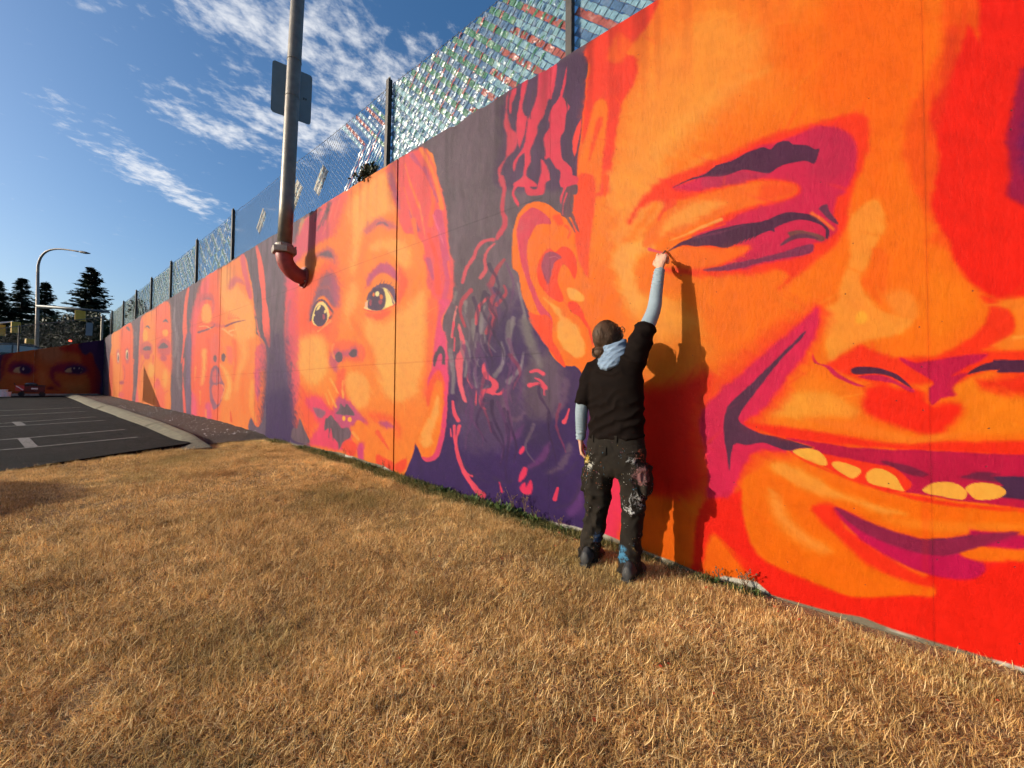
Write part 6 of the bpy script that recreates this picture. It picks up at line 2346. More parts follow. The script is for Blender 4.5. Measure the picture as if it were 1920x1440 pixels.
bushy('leafy_tree', 118, 632, 38, (3.0, 3.0, 2.0), 2.2, 'dark leafy tree below the tall conifer, above the end wall', 21, 9000, M['leaf'], leaf=0.30)
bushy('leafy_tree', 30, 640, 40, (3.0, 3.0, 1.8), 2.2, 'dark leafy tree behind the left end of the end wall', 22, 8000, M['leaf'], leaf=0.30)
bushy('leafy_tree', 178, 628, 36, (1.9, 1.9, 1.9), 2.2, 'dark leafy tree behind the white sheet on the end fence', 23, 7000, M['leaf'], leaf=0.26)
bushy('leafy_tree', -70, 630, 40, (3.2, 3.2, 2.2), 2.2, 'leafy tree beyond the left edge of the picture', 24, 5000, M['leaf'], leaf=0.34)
bushy('climbing_shrub', 690, 330, 5.45, (0.12, 0.22, 0.16), 3.95, 'small dark shrub growing behind the ribbon fence above the mural', 25, 700, M['leaf'], 'shrub', leaf=0.05)
bushy('climbing_shrub', 262, 582, 17.5, (0.4, 0.9, 0.25), 3.9, 'low dark shrub behind the far part of the fence', 26, 1500, M['leaf'], 'shrub', leaf=0.10)
# stand-in tree added out of frame, so its crown's shadow ends on the grass
CR = 1.0
sdir = np.array([1.0, -0.74, 0.0]) / math.hypot(1.0, 0.74)
tipg = ground_at(80, 934, 0.0)
shc = tipg - sdir * (CR / math.sin(sun_elev))
sc_ = shc + np.array([-1, 0.74, 0.42]) * 5.0
root = empty('shadow_caster_tree', (float(sc_[0]), float(sc_[1]), float(G(sc_[1]))))
tag(root, 'stand-in round-crowned tree added beyond the left picture edge to shade the lawn', 'tree')
r = np.random.default_rng(31)
n = 20000
dv = r.normal(0, 1, (n, 3))
dv /= np.linalg.norm(dv, axis=1, keepdims=True)
p = sc_ + dv * (CR * r.random(n) ** 0.4)[:, None]
d = dv + r.normal(0, 0.5, (n, 3))
d /= np.linalg.norm(d, axis=1, keepdims=True)
leaves_mesh('crown', leaf_quads(p, d, r.normal(0, 1, (n, 3)), 0.10 + 0.08 * r.random(n), 0.07 + 0.04 * r.random(n)), r.random(n), M['leaf'], root)
mb = MB()
mb.tube([(sc_[0], sc_[1], float(G(sc_[1])) - 0.05), tuple(sc_)], [0.06, 0.03], 8)
mb.build('trunk', M['barkwood'], root)
# stand-in sail on a pole, added out of frame to cast the mural's pointed shadow
wt, wb1, wb2 = at(270, 687, 0, 0.0), at(267, 752, 0, 0.0), at(303, 768, 0, 0.0)
s_ = 4.3
bt, b1, b2 = (q + np.array([-1, 0.74, 0.42]) * s_ for q in (wt, wb1, wb2))
root = empty('shadow_caster_sail', (float(bt[0]), float(bt[1]), float(G(bt[1]))))
tag(root, 'stand-in triangular sail on a pole, added beyond the left picture edge to cast a pointed shadow', 'sail')
mb = MB()
b1[0] = b2[0] = bt[0]
nn = 8
rg = []
tri = []
for k in range(nn + 1):
    u = k / nn
    L_, R_ = bt + (b1 - bt) * u, bt + (b2 - bt) * u
    row = [L_ + (R_ - L_) * j / nn + np.array([0.05 * math.sin(math.pi * j / nn) * u, 0, 0]) for j in range(nn + 1)]
    tri.append(row)
vs_ = [q for row in tri for q in row]
mb.add(vs_, [(k * (nn + 1) + j, k * (nn + 1) + j + 1, (k + 1) * (nn + 1) + j + 1, (k + 1) * (nn + 1) + j) for k in range(nn) for j in range(nn)])
mb.build('canvas', simple('grey_canvas', (0.3, 0.3, 0.28), 0.9), root)
mb = MB()
mb.tube([(b1[0], b1[1], float(G(b1[1])) - 0.2), (bt[0], bt[1], bt[2] + 0.02)], 0.03, 8)
mb.build('pole', M['galv'], root)

# --- street lamp with signal arm
lb = at_depth(69.5, 650, 29.0)
lamp = empty('street_lamp', (float(lb[0]), float(lb[1]), 2.2))
tag(lamp, 'tall street lamp with curved arm and a level signal arm behind the end wall', 'street lamp')
mb = MB()
mb.tube([(lb[0], lb[1], 2.1), tuple(at_depth(70, 600, 29)), tuple(at_depth(71, 510, 29))], [0.115, 0.10, 0.085], 12)
mb.build('pole', M['galv_dark'], lamp, smooth=True)
mb = MB()
arm = [at_depth(x, y, 29) for x, y in ((71, 512), (72, 496), (77, 482), (87, 472), (101, 467.5), (120, 467.5), (150, 472))]
mb.tube(catmull(np.array(arm), False, 4), np.linspace(0.085, 0.05, 25), 10)
mb.build('lamp_arm', M['galv_dark'], lamp, smooth=True)
mb = MB()
h0, h1 = at_depth(150, 472, 29), at_depth(169, 475.5, 29)
hv = (h1 - h0) / np.linalg.norm(h1 - h0)
mb.tube([h0 - hv * 0.05, h0 + hv * 0.1, h0 + (h1 - h0) * 0.6, h1], [0.05, 0.09, 0.085, 0.03], 10)
mb.build('lamp_head', M['post'], lamp, smooth=True)
mb = MB()
mb.tube([at_depth(70, 574, 29), at_depth(140, 579, 29.3), at_depth(203, 585, 29.6)], [0.13, 0.11, 0.08], 12)
mb.build('signal_arm', simple('painted_arm', (0.07, 0.085, 0.095), 0.5), lamp, smooth=True)


def signal(px, py, depth, label, w=0.50, h=0.80, turn=0.0, lens=None):
    c = at_depth(px, py, depth)
    root = empty('traffic_signal', tuple(map(float, c - np.array([0, 0, h / 2]))))
    tag(root, label, 'traffic signal', 'yellow traffic signals beyond the end wall')
    a = math.atan2(CAM[1] - c[1], CAM[0] - c[0]) + turn
    Rz = rotz(a)
    mb = MB()
    mb.box(c, (0.20, w, h), Rz)
    bevel(mb.build('housing', M['yellow'], root), 0.02)
    for k in range(3):
        zc = c + np.array([0, 0, (k - 1) * h * 0.31])
        f_ = Rz @ np.array([-1.0, 0, 0])
        s_v = np.array([-f_[1], f_[0], 0])
        mb = MB()
        rg = []
        for u in (0.0, 0.2):
            rg.append([zc + f_ * (0.10 + u) + 0.11 * (s_v * math.cos(t_) + np.array([0, 0, math.sin(t_)])) for t_ in np.linspace(0, 2 * math.pi, 12, endpoint=False)])
        mb.rings(rg, cap=False)
        mb.build('visor', M['yellow'], root)
    mb = MB()
    mb.tube([c + np.array([0, 0, h / 2]), c + np.array([0, 0, h / 2 + 0.22])], 0.03, 6)
    mb.build('hanger', M['galv'], root)


signal(150.5, 592, 29.3, 'yellow traffic signal under the middle of the level arm', 0.55, 0.78)
signal(29.5, 614, 33, 'yellow traffic signal left of the lamp pole, on the white arm', 0.50, 0.95, 0.2)
signal(1, 619, 33, 'yellow traffic signal at the left picture edge', 0.50, 0.95, 0.2)
signal(57, 640, 34, 'low yellow traffic signal just left of the lamp pole base', 0.62, 0.42, 0.5)
mast = empty('signal_mast', tuple(map(float, (at_depth(-60, 640, 33)[0], at_depth(-60, 640, 33)[1], 2.2))))
tag(mast, 'pale signal arm entering at the left picture edge above yellow signals', 'mast')
mb = MB()
mb.tube([at_depth(-60, 612, 33), at_depth(-20, 608, 33), at_depth(24, 603, 33)], [0.09, 0.08, 0.05], 10)
mb.build('arm', M['white'], mast, smooth=True)
mb = MB()
mb.tube([(mast.location.x, mast.location.y, 2.1), tuple(at_depth(-60, 600, 33))], [0.14, 0.11], 12)
mb.build('pole', M['galv'], mast, smooth=True)
# tail light of a car beyond
tl = at_depth(132, 639, 33)
root = empty('stop_lamp', tuple(map(float, tl)))
tag(root, 'small red lamp shining above the top of the end wall', 'lamp')
mb = MB()
mb.ell(tl, (0.10, 0.12, 0.08), None, 10, 8)
mb.build('lens', M['redlens'], root, smooth=True)
mb = MB()
mb.tube([tl + np.array([0.0, 0.05, 0]), (tl[0], tl[1] + 0.05, 2.15)], 0.04, 6)
mb.build('post', M['post'], root)

# --- fence on the end wall
fe = empty('end_fence', (-10, 30.66, 3.0))
tag(fe, 'thin wire fence along the sloping top of the shaded end wall', 'fence')
ft_ = lambda x: float(etop(np.array(float(x)))) + 1.28
mb = MB()
mb.tube([(x, 30.66, ft_(x)) for x in np.linspace(-0.1, -5, 8)] + [(x, 30.66, ft_(x)) for x in (-8, -14, -23.5)], 0.022, 6)
mb.build('top_rail', M['galv'], fe)
for x in (-0.12, -2.9, -5.7, -8.6, -11.5, -14.5, -17.5, -20.5, -23.4):
    mb = MB()
    mb.tube([(x, 30.66, ft_(x) - 1.35), (x, 30.66, ft_(x) + 0.05)], 0.03 if x < -1 else 0.05, 8)
    mb.build('post', M['galv'] if x > -1 else M['post'], fe)
mb = MB()
for k in range(-70, 90):
    for fam in (1, -1):
        pts = []
        for u in np.linspace(0, 1.26, 4):
            x = -k * 0.09 - fam * u
            if -9 < x < -0.1:
                pts.append((x, 30.66, ft_(x) - 1.27 + u))
        if len(pts) > 1:
            mb.tube(pts, 0.0022, 3, cap=False)
tag(mb.build('wire_netting', M['wire'], fe), kind='stuff')
sheet_p = empty('notice_sheet', tuple(map(float, at(168, 630, 1, 30.6))))
tag(sheet_p, 'plain pale sheet hung on the end fence near the corner', 'notice')
c4 = [at(x, y, 1, 30.61) for x, y in ((162, 605), (174.5, 605.5), (173, 629.5), (160, 629))]
mb = MB()
mb.rings([[q for q in c4], [q + np.array([0, 0.006, 0]) for q in c4]])
mb.build('board', M['sign_back'], sheet_p)
for q in c4[:2]:
    mb = MB()
    mb.tube([q, q + np.array([0, 0.05, 0.03])], 0.006, 4)
    mb.build('tie', M['galv'], sheet_p)

# --- dark car on the upper road, only its roof shows
cz = 2.2
cc = at_depth(24, 660, 22.5)
car = empty('car', (float(cc[0]), float(cc[1]), cz))
tag(car, 'dark car behind the end wall with only roof and windscreen showing', 'car')
CX, CY = float(cc[0]), 33.2
side = [(-2.15, 0.35), (-2.2, 0.62), (-2.0, 0.88), (-1.25, 0.96), (-0.75, 1.36), (0.0, 1.48), (0.75, 1.42), (1.45, 0.98), (2.05, 0.86), (2.2, 0.6), (2.15, 0.35)]
mb = MB()
rg = []
for (yy, k) in ((-0.86, 0.92), (-0.80, 1.0), (0.80, 1.0), (0.86, 0.92)):
    rg.append([(CX + x, CY + yy * (1 - 0.12 * max(0, z - 0.9)), cz + 0.35 + (z - 0.35) * (k if z > 0.9 else 1)) for x, z in side])
mb.rings(rg)
cb = mb.build('body', M['carpaint'], car, smooth=False)
bevel(cb, 0.05, 3)
for pts, nm in (([(0.78, 1.40), (1.42, 1.0)], 'windscreen'), ([(-0.78, 1.34), (-1.22, 0.99)], 'rear_window')):
    mb = MB()
    (x0, z0), (x1, z1) = pts
    o_ = 0.012 * (1 if x0 > 0 else -1)
    mb.face([(CX + x0 + o_, CY - 0.62, cz + z0 + 0.012), (CX + x1 + o_, CY - 0.72, cz + z1 + 0.012), (CX + x1 + o_, CY + 0.72, cz + z1 + 0.012), (CX + x0 + o_, CY + 0.62, cz + z0 + 0.012)])
    mb.build(nm, M['glass'], car)
for yy in (-0.83, 0.83):
    for xs_ in ([(-1.05, 1.0), (-0.65, 1.32), (-0.02, 1.40), (-0.02, 1.0)], [(0.04, 1.0), (0.04, 1.40), (0.72, 1.34), (1.2, 1.0)]):
        mb = MB()
        pl = [(CX + x, CY + yy * (1 - 0.12 * (z - 0.9)) * 1.035, cz + z - 0.03) for x, z in xs_]
        mb.face(pl)
        mb.build('side_window', M['glass'], car)
    for xx in (-1.35, 1.35):
        mb = MB()
        mb.tube([(CX + xx, CY + yy * 0.86, cz + 0.32), (CX + xx, CY + yy * 1.05, cz + 0.32)], 0.32, 18)
        w_ = mb.build('wheel', M['black'], car)
        mb = MB()
        mb.tube([(CX + xx, CY + yy * 1.03, cz + 0.32), (CX + xx, CY + yy * 1.07, cz + 0.32)], 0.19, 14)
        mb.build('rim', M['galv'], w_)
for yy in (-0.55, 0.55):
    mb = MB()
    mb.ell((CX + 2.12, CY + yy, cz + 0.70), (0.08, 0.2, 0.07), None, 10, 6)
    mb.build('headlight', M['white'], car, smooth=True)

# --- paint cart and buckets by the end wall
gp = ground_at(60, 744.5, 0.03)
gp = np.array([at(58, 735, 1, 29.2)[0], 29.2, float(G(29.2)) + 0.03])
cart = empty('paint_cart', tuple(map(float, gp)))
tag(cart, 'dark red wheeled cart with an orange square sign by the end wall', 'cart')
mb = MB()
mb.box(gp + np.array([0.05, 0, 0.33]), (0.74, 0.5, 0.30))
tub = mb.build('tub', M['darkred'], cart)
bevel(tub, 0.03, 2)
mb = MB()
mb.box(gp + np.array([0.05, 0, 0.50]), (0.78, 0.54, 0.04))
bevel(mb.build('rim', M['black'], tub), 0.01)
mb = MB()
for k in range(3):
    pass
mb.ell(gp + np.array([0.0, -0.05, 0.56]), (0.20, 0.16, 0.09), None, 12, 8)
mb.build('tarp_bundle', simple('dark_plastic_sheet', (0.05, 0.05, 0.055), 0.2), tub, smooth=True)
mb = MB()
mb.box(gp + np.array([0.10, -0.256, 0.36]), (0.2, 0.012, 0.07))
mb.build('label_plate', M['white'], tub)
for dx in (-0.28, 0.34):
    for dy in (-0.2, 0.2):
        mb = MB()
        mb.tube([gp + np.array([dx, dy - 0.03, 0.10]), gp + np.array([dx, dy + 0.03, 0.10])], 0.10, 14)
        mb.build('wheel', M['black'], cart)
mb = MB()
mb.tube([gp + np.array([-0.40, 0.1, 0.3]), gp + np.array([-0.50, 0.1, 0.62]), gp + np.array([-0.50, -0.1, 0.62]), gp + np.array([-0.40, -0.1, 0.3])], 0.015, 6)
mb.build('handle', M['post'], cart)
mb = MB()
mb.box(gp + np.array([-0.33, -0.31, 0.38]), (0.26, 0.012, 0.26))
sg = mb.build('square_sign', M['redplastic'], cart)
mb = MB()
Rr = roty(math.radians(45))
mb.box(gp + np.array([-0.33, -0.319, 0.38]), (0.28, 0.006, 0.035), Rr)
mb.build('white_stripe', M['white'], sg)
mb = MB()
mb.box(gp + np.array([-0.22, -0.31, 0.1]), (0.04, 0.03, 0.3))
mb.build('sign_leg', M['post'], cart)
for k, (px_, s_, lab) in enumerate(((4.5, 1.0, 'white paint bucket at the left picture edge, the taller of two'), (11.5, 0.7, 'short pale paint tub right of the white bucket by the end wall'))):
    b_ = np.array([at(px_, 745, 1, 28.4)[0], 28.4, float(G(28.4)) + 0.03])
    bk_ = empty('paint_bucket', tuple(map(float, b_)))
    tag(bk_, lab, 'bucket', 'paint buckets by the end wall')
    mb = MB()
    rg = []
    for (z, r_) in ((0.0, 0.125), (0.02, 0.13), (0.30 * s_, 0.145), (0.31 * s_, 0.152), (0.33 * s_, 0.152), (0.33 * s_, 0.138), (0.08, 0.122)):
        rg.append([b_ + np.array([r_ * math.cos(a), r_ * math.sin(a), z]) for a in np.linspace(0, 2 * math.pi, 20, endpoint=False)])
    mb.rings(rg)
    mb.build('pail', M['white'], bk_, smooth=False)
    mb = MB()
    mb.tube([b_ + np.array([0.155 * math.cos(a), -0.02 - 0.03 * math.sin(a), 0.30 * s_ - 0.12 * math.sin(a)]) for a in np.linspace(0, math.pi, 12)], 0.004, 5)
    mb.build('handle', M['galv'], bk_)
# ------------------------------------------------------------------ dry grass, weeds along the wall foot
def blade_patch(name, seed, nblade, rad, hmin, hmax, flop, wid, lie=False):
    r = np.random.default_rng(seed)
    n = nblade
    ang = r.random(n) * 2 * math.pi
    rr_ = rad * np.sqrt(r.random(n))
    base = np.stack([rr_ * np.cos(ang), rr_ * np.sin(ang), np.full(n, -0.006)], 1)
    dr = r.random(n) * 2 * math.pi
    hd_ = np.stack([np.cos(dr), np.sin(dr), np.zeros(n)], 1)
    L = hmin + (hmax - hmin) * r.random(n) ** 1.4
    lean0 = flop * (0.35 + 0.65 * r.random(n))
    curl = r.normal(0.6, 0.9, n)
    side = np.stack([-np.sin(dr + r.normal(0, 0.5, n)), np.cos(dr), np.zeros(n)], 1)
    pts, p, a = [base], base.copy(), lean0 * 0.45
    if lie:                                   # thatch: strands lying on the others
        a = r.normal(1.25, 0.22, n)
        lean0, curl = np.zeros(n), r.normal(0.0, 0.9, n)
        base[:, 2] = 0.004 + 0.018 * r.random(n)
        p = base.copy()
        pts = [base]
    S = 3
    for k in range(S):
        a = a + (lean0 * 0.5 + curl * 0.55) / S * 1.3
        st = hd_ * np.sin(a)[:, None] + np.array([0, 0, 1.0]) * np.cos(a)[:, None]
        p = p + st * (L / S)[:, None]
        p[:, 2] = np.maximum(p[:, 2], 0.002 + 0.01 * r.random(n))
        pts.append(p.copy())
    W = wid * (0.6 + 0.8 * r.random(n))
    ws = (0.8, 1.0, 0.75, 0.12)
    V = np.zeros((n, (S + 1) * 2, 3), np.float32)
    for k in range(S + 1):
        V[:, 2 * k] = pts[k] + side * (W * ws[k] / 2)[:, None]
        V[:, 2 * k + 1] = pts[k] - side * (W * ws[k] / 2)[:, None]
    nv = (S + 1) * 2
    F = []
    for k in range(S):
        F.append(np.stack([np.arange(n) * nv + 2 * k, np.arange(n) * nv + 2 * k + 1, np.arange(n) * nv + 2 * k + 3, np.arange(n) * nv + 2 * k + 2], 1))
    F = np.concatenate(F).astype(np.int32)
    me = bpy.data.meshes.new(name)
    me.vertices.add(n * nv)
    me.vertices.foreach_set('co', V.reshape(-1))
    me.loops.add(F.size)
    me.loops.foreach_set('vertex_index', F.ravel())
    me.polygons.add(len(F))
    me.polygons.foreach_set('loop_start', np.arange(0, F.size, 4, dtype=np.int32))
    me.update(calc_edges=True)
    tone = np.repeat(np.clip(r.normal(0.5, 0.24, n), 0, 1), nv)
    at_ = me.attributes.new('tone', 'FLOAT', 'POINT')
    at_.data.foreach_set('value', tone.astype(np.float32))
    return me


def grass_material(name, dark, mid, pale, patch_a, patch_b, worn=None):
    t = NT(name)
    att = t.node('ShaderNodeAttribute', attribute_name='tone')
    v = t.pos()
    f = t.noise(v, 1.3, 5, 0.65)
    col = t.ramp(att.outputs['Fac'], [(0.05, dark), (0.45, mid), (0.95, pale)])
    col = t.mix(1.0, col, t.ramp(f, [(0.3, patch_a), (0.7, patch_b)]), 'MULTIPLY')
    fine = t.noise(v, 7.0, 3, 0.65)
    col = t.mix(1.0, col, t.ramp(fine, [(0.28, 0.60), (0.48, 0.98), (0.72, 1.18)]), 'MULTIPLY')
    if worn:                                  # olive and rusty patches where the turf differs
        g_ = t.noise(t.pos((1, 1, 1), (0, 0, 0.7)), 0.8, 4, 0.6)
        col = t.mix(t.ramp(g_, [(0.56, 0.0), (0.70, 0.55)]), col, worn[0])
        h_ = t.noise(t.pos((1, 1, 1), (0, 0, 1.9)), 1.9, 3, 0.6)
        col = t.mix(t.ramp(h_, [(0.58, 0.0), (0.72, 0.5)]), col, worn[1])
    t.set(Base_Color=col, Roughness=0.75)
    t.b.inputs['Specular IOR Level'].default_value = 0.2
    tl_ = t.node('ShaderNodeBsdfTranslucent')
    t.link(col, tl_.inputs['Color'])
    mx = t.node('ShaderNodeMixShader')
    mx.inputs[0].default_value = 0.32
    t.link(t.b.outputs[0], mx.inputs[1])
    t.link(tl_.outputs[0], mx.inputs[2])
    t.link(mx.outputs[0], t.n['Material Output'].inputs['Surface'])
    return t.m


M['grass'] = grass_material('dry_grass_blades', (0.22, 0.118, 0.040), (0.76, 0.50, 0.185), (0.97, 0.80, 0.46), (0.66, 0.58, 0.48), (1.22, 1.18, 1.12), ((0.30, 0.25, 0.085), (0.36, 0.17, 0.055)))
M['greengrass'] = grass_material('green_grass_blades', (0.055, 0.060, 0.018), (0.12, 0.125, 0.042), (0.30, 0.24, 0.10), (0.7, 0.8, 0.7), (1.2, 1.1, 1.0))


def scatter(name, P, rotz_, scale, kinds, meshes, mat, label, cat, rx=None, ry=None):
    """real blades on every given spot, instanced with geometry nodes"""
    pm = bpy.data.meshes.new(name)
    pm.vertices.add(len(P))
    pm.vertices.foreach_set('co', P.astype(np.float32).ravel())
    for nm, typ, val in (('rz', 'FLOAT', rotz_), ('rx', 'FLOAT', np.zeros(len(P)) if rx is None else rx), ('ry', 'FLOAT', np.zeros(len(P)) if ry is None else ry), ('sc', 'FLOAT', scale), ('kd', 'INT', kinds)):
        a = pm.attributes.new(nm, typ, 'POINT')
        a.data.foreach_set('value', np.asarray(val).astype(np.float32 if typ == 'FLOAT' else np.int32))
    o = bpy.data.objects.new(name, pm)
    COL.objects.link(o)
    pm.materials.append(mat)
    ng = bpy.data.node_groups.new(name + '_nodes', 'GeometryNodeTree')
    ng.interface.new_socket('Geometry', in_out='INPUT', socket_type='NodeSocketGeometry')
    ng.interface.new_socket('Geometry', in_out='OUTPUT', socket_type='NodeSocketGeometry')
    N, L = ng.nodes, ng.links
    gi, go = N.new('NodeGroupInput'), N.new('NodeGroupOutput')
    iop = N.new('GeometryNodeInstanceOnPoints')
    m2p = N.new('GeometryNodeMeshToPoints')
    L.new(gi.outputs[0], m2p.inputs['Mesh'])
    L.new(m2p.outputs[0], iop.inputs['Points'])
    jn = N.new('GeometryNodeJoinGeometry')
    for me in reversed(meshes):
        so = bpy.data.objects.new(me.name, me)
        me.materials.clear()
        me.materials.append(mat)
        oi = N.new('GeometryNodeObjectInfo')
        oi.inputs['Object'].default_value = so
        oi.inputs['As Instance'].default_value = True
        L.new(oi.outputs['Geometry'], jn.inputs[0])
    L.new(jn.outputs[0], iop.inputs['Instance'])
    iop.inputs['Pick Instance'].default_value = True

    def attr(nm, typ):
        a = N.new('GeometryNodeInputNamedAttribute')
        a.data_type = typ
        a.inputs['Name'].default_value = nm
        return a.outputs['Attribute']
    L.new(attr('kd', 'INT'), iop.inputs['Instance Index'])
    cx = N.new('ShaderNodeCombineXYZ')
    L.new(attr('rx', 'FLOAT'), cx.inputs[0])
    L.new(attr('ry', 'FLOAT'), cx.inputs[1])
    L.new(attr('rz', 'FLOAT'), cx.inputs[2])
    e2r = N.new('FunctionNodeEulerToRotation')
    L.new(cx.outputs[0], e2r.inputs[0])
    L.new(e2r.outputs[0], iop.inputs['Rotation'])
    L.new(attr('sc', 'FLOAT'), iop.inputs['Scale'])
    L.new(iop.outputs[0], go.inputs[0])
    md = o.modifiers.new('blades', 'NODES')
    md.node_group = ng
    tag(o, label, cat, kind='stuff')
    return o


patches = [blade_patch('grass_patch', 100 + k, 2000, 0.33, 0.016, 0.050, 1.6, 0.0021) for k in range(4)]
patches += [blade_patch('grass_patch', 110 + k, 1600, 0.30, 0.022, 0.066, 1.4, 0.0021) for k in range(3)]
patches += [blade_patch('grass_patch', 120 + k, 1100, 0.30, 0.014, 0.040, 2.0, 0.0023) for k in range(2)]
patches += [blade_patch('thatch_patch', 140 + k, 850, 0.32, 0.025, 0.062, 1.0, 0.0021, True) for k in range(3)]
tufts = [blade_patch('grass_tuft', 130 + k, 150, 0.09, 0.02, 0.065, 1.3, 0.0022) for k in range(4)]
r = np.random.default_rng(77)


def in_view(P, margin=1.2):
    fwd = (P[:, 0] - CAM[0]) * _F[0] + (P[:, 1] - CAM[1]) * _F[1]
    lat = np.abs((P[:, 0] - CAM[0]) * _R0[0] + (P[:, 1] - CAM[1]) * _R0[1])
    return (fwd > -0.6) & (lat < 1.45 * np.maximum(fwd, 0) + margin)


def on_lawn(P, ang):
    """tilt a patch with the ground: returns points and the two small angles in the patch frame"""
    e = 0.12
    z = lawn_z(P[:, 0], P[:, 1])
    sx = (lawn_z(P[:, 0] + e, P[:, 1]) - lawn_z(P[:, 0] - e, P[:, 1])) / (2 * e)
    sy = (lawn_z(P[:, 0], P[:, 1] + e) - lawn_z(P[:, 0], P[:, 1] - e)) / (2 * e)
    c, s = np.cos(ang), np.sin(ang)
    return np.column_stack([P, z]), np.arctan(-s * sx + c * sy), -np.arctan(c * sx + s * sy)


# overlapping patches on a jittered grid, small tufts along the borders and in clumps
gx, gy = np.meshgrid(np.arange(-9, -0.30, 0.27), np.arange(-4.5, 8.0, 0.27))
P = np.stack([gx.ravel(), gy.ravel()], 1) + r.uniform(-0.12, 0.12, (gx.size, 2))
P = P[(P[:, 1] < lawn_edge(P[:, 0]) - 0.30) & (P[:, 0] < -0.40) & in_view(P)]
ang = r.random(len(P)) * 6.283
loc, rx_, ry_ = on_lawn(P, ang)
ds = fnoise(P[:, 0] * 2.4 + 10, P[:, 1] * 1.6 + 10, 141, 2)
kd = np.where(ds > 0.58, r.integers(4, 7, len(P)), np.where(ds < 0.40, r.integers(7, 9, len(P)), r.integers(0, 4, len(P))))
far_d = np.hypot(P[:, 0] - CAM[0], P[:, 1] - CAM[1])
th = (far_d < 4.2)
P2 = P[th] + r.uniform(-0.13, 0.13, (th.sum(), 2))
a2 = r.random(len(P2)) * 6.283
l2, rx2, ry2 = on_lawn(P2, a2)
loc, ang, rx_, ry_ = np.concatenate([loc, l2]), np.concatenate([ang, a2]), np.concatenate([rx_, rx2]), np.concatenate([ry_, ry2])
kd = np.concatenate([kd, r.integers(9, 12, len(P2))])
P = np.concatenate([P, P2])
scatter('dry_grass', loc, ang, 0.9 + 0.25 * r.random(len(P)), kd, patches, M['grass'], 'dry straw coloured grass covering the lawn in front of the wall', 'grass', rx_, ry_)
n = 15000
P = np.stack([-0.02 - 8.5 * r.random(n), -4.5 + 12.7 * r.random(n)], 1)
clump = fnoise(P[:, 0] * 2.2 + 40, P[:, 1] * 2.2 + 40, 131, 3)
edge_d = np.minimum(lawn_edge(P[:, 0]) - P[:, 1], -P[:, 0])
prob = np.where(edge_d < 0.42, 1.0, 0.16 * np.clip((clump - 0.45) * 6, 0, 1))
prob = np.where((P[:, 0] > -0.12 - 0.10 * clump), 0.22, prob)
P = P[(edge_d > 0.015 + 0.10 * (clump - 0.5)) & (r.random(n) < prob) & in_view(P)]
n2 = 2600
Q = np.stack([-0.45 * r.random(n2) - 0.02, -2 + 10 * r.random(n2)], 1)
Q = Q[(Q[:, 0] < -0.12 - 0.10 * fnoise(Q[:, 0] * 2, Q[:, 1] * 2, 133, 2)) & in_view(Q)]
P = np.concatenate([P, Q])
P = P[P[:, 1] < lawn_edge(P[:, 0]) - 0.01]
ang = r.random(len(P)) * 6.283
loc, rx_, ry_ = on_lawn(P, ang)
scatter('dry_grass_tufts', loc, ang, 0.7 + 0.6 * r.random(len(P)), r.integers(0, 4, len(P)), tufts, M['grass'], 'loose tufts of dry grass at the lawn edges and wall foot', 'grass', rx_, ry_)
# green grass holding on along the foot of the wall
gpat = [blade_patch('green_tuft', 150 + k, 90, 0.07, 0.03, 0.09, 0.8, 0.003) for k in range(3)]
n = 2600
y = 0.3 + 7.5 * r.random(n)
k = fnoise(y * 1.2 + 3, y * 0 + 8, 151, 3)
w = 0.05 + 0.30 * np.clip(k - 0.25, 0, 1) * np.interp(y, [0.3, 1.2, 2.0, 4.0, 7.8], [0.3, 0.5, 1.2, 1.1, 1.0])
x = -0.02 - w * r.random(n)
kp = r.random(n) < np.interp(y, [0.3, 1.0, 1.6, 2.4, 5, 7.8], [0.10, 0.15, 0.6, 0.9, 0.9, 0.8]) * np.clip((k - 0.35) * 4, 0, 1) * 0.5
x, y = x[kp], y[kp]
scatter('green_grass', np.column_stack([x, y, lawn_z(x, y)]), r.random(len(x)) * 6.283, 0.6 + 0.6 * r.random(len(x)), r.integers(0, 3, len(x)), gpat, M['greengrass'], 'thin green grass along the foot of the mural wall', 'grass')
# clippings and paint flecks lying on the planting strip
mb = MB()
rr2 = random.Random(9)
for k in range(170):
    y = 8.3 + 10 * rr2.random() ** 1.6
    x = rr2.uniform(float(kerb_x(y)) + 0.3, -0.05)
    s_ = rr2.uniform(0.006, 0.024)
    z = float(G(y)) + 0.108
    a = rr2.random() * 6.28
    mb.face([(x + s_ * math.cos(a + q) * rr2.uniform(.6, 1), y + s_ * math.sin(a + q) * rr2.uniform(.6, 1.2), z + rr2.uniform(-0.004, 0.008)) for q in (0, 1.5, 3.1, 4.6)])
tag(mb.build('paint_flecks', M['white']), 'white paint flecks scattered over the dark planting strip', 'flecks', kind='stuff')


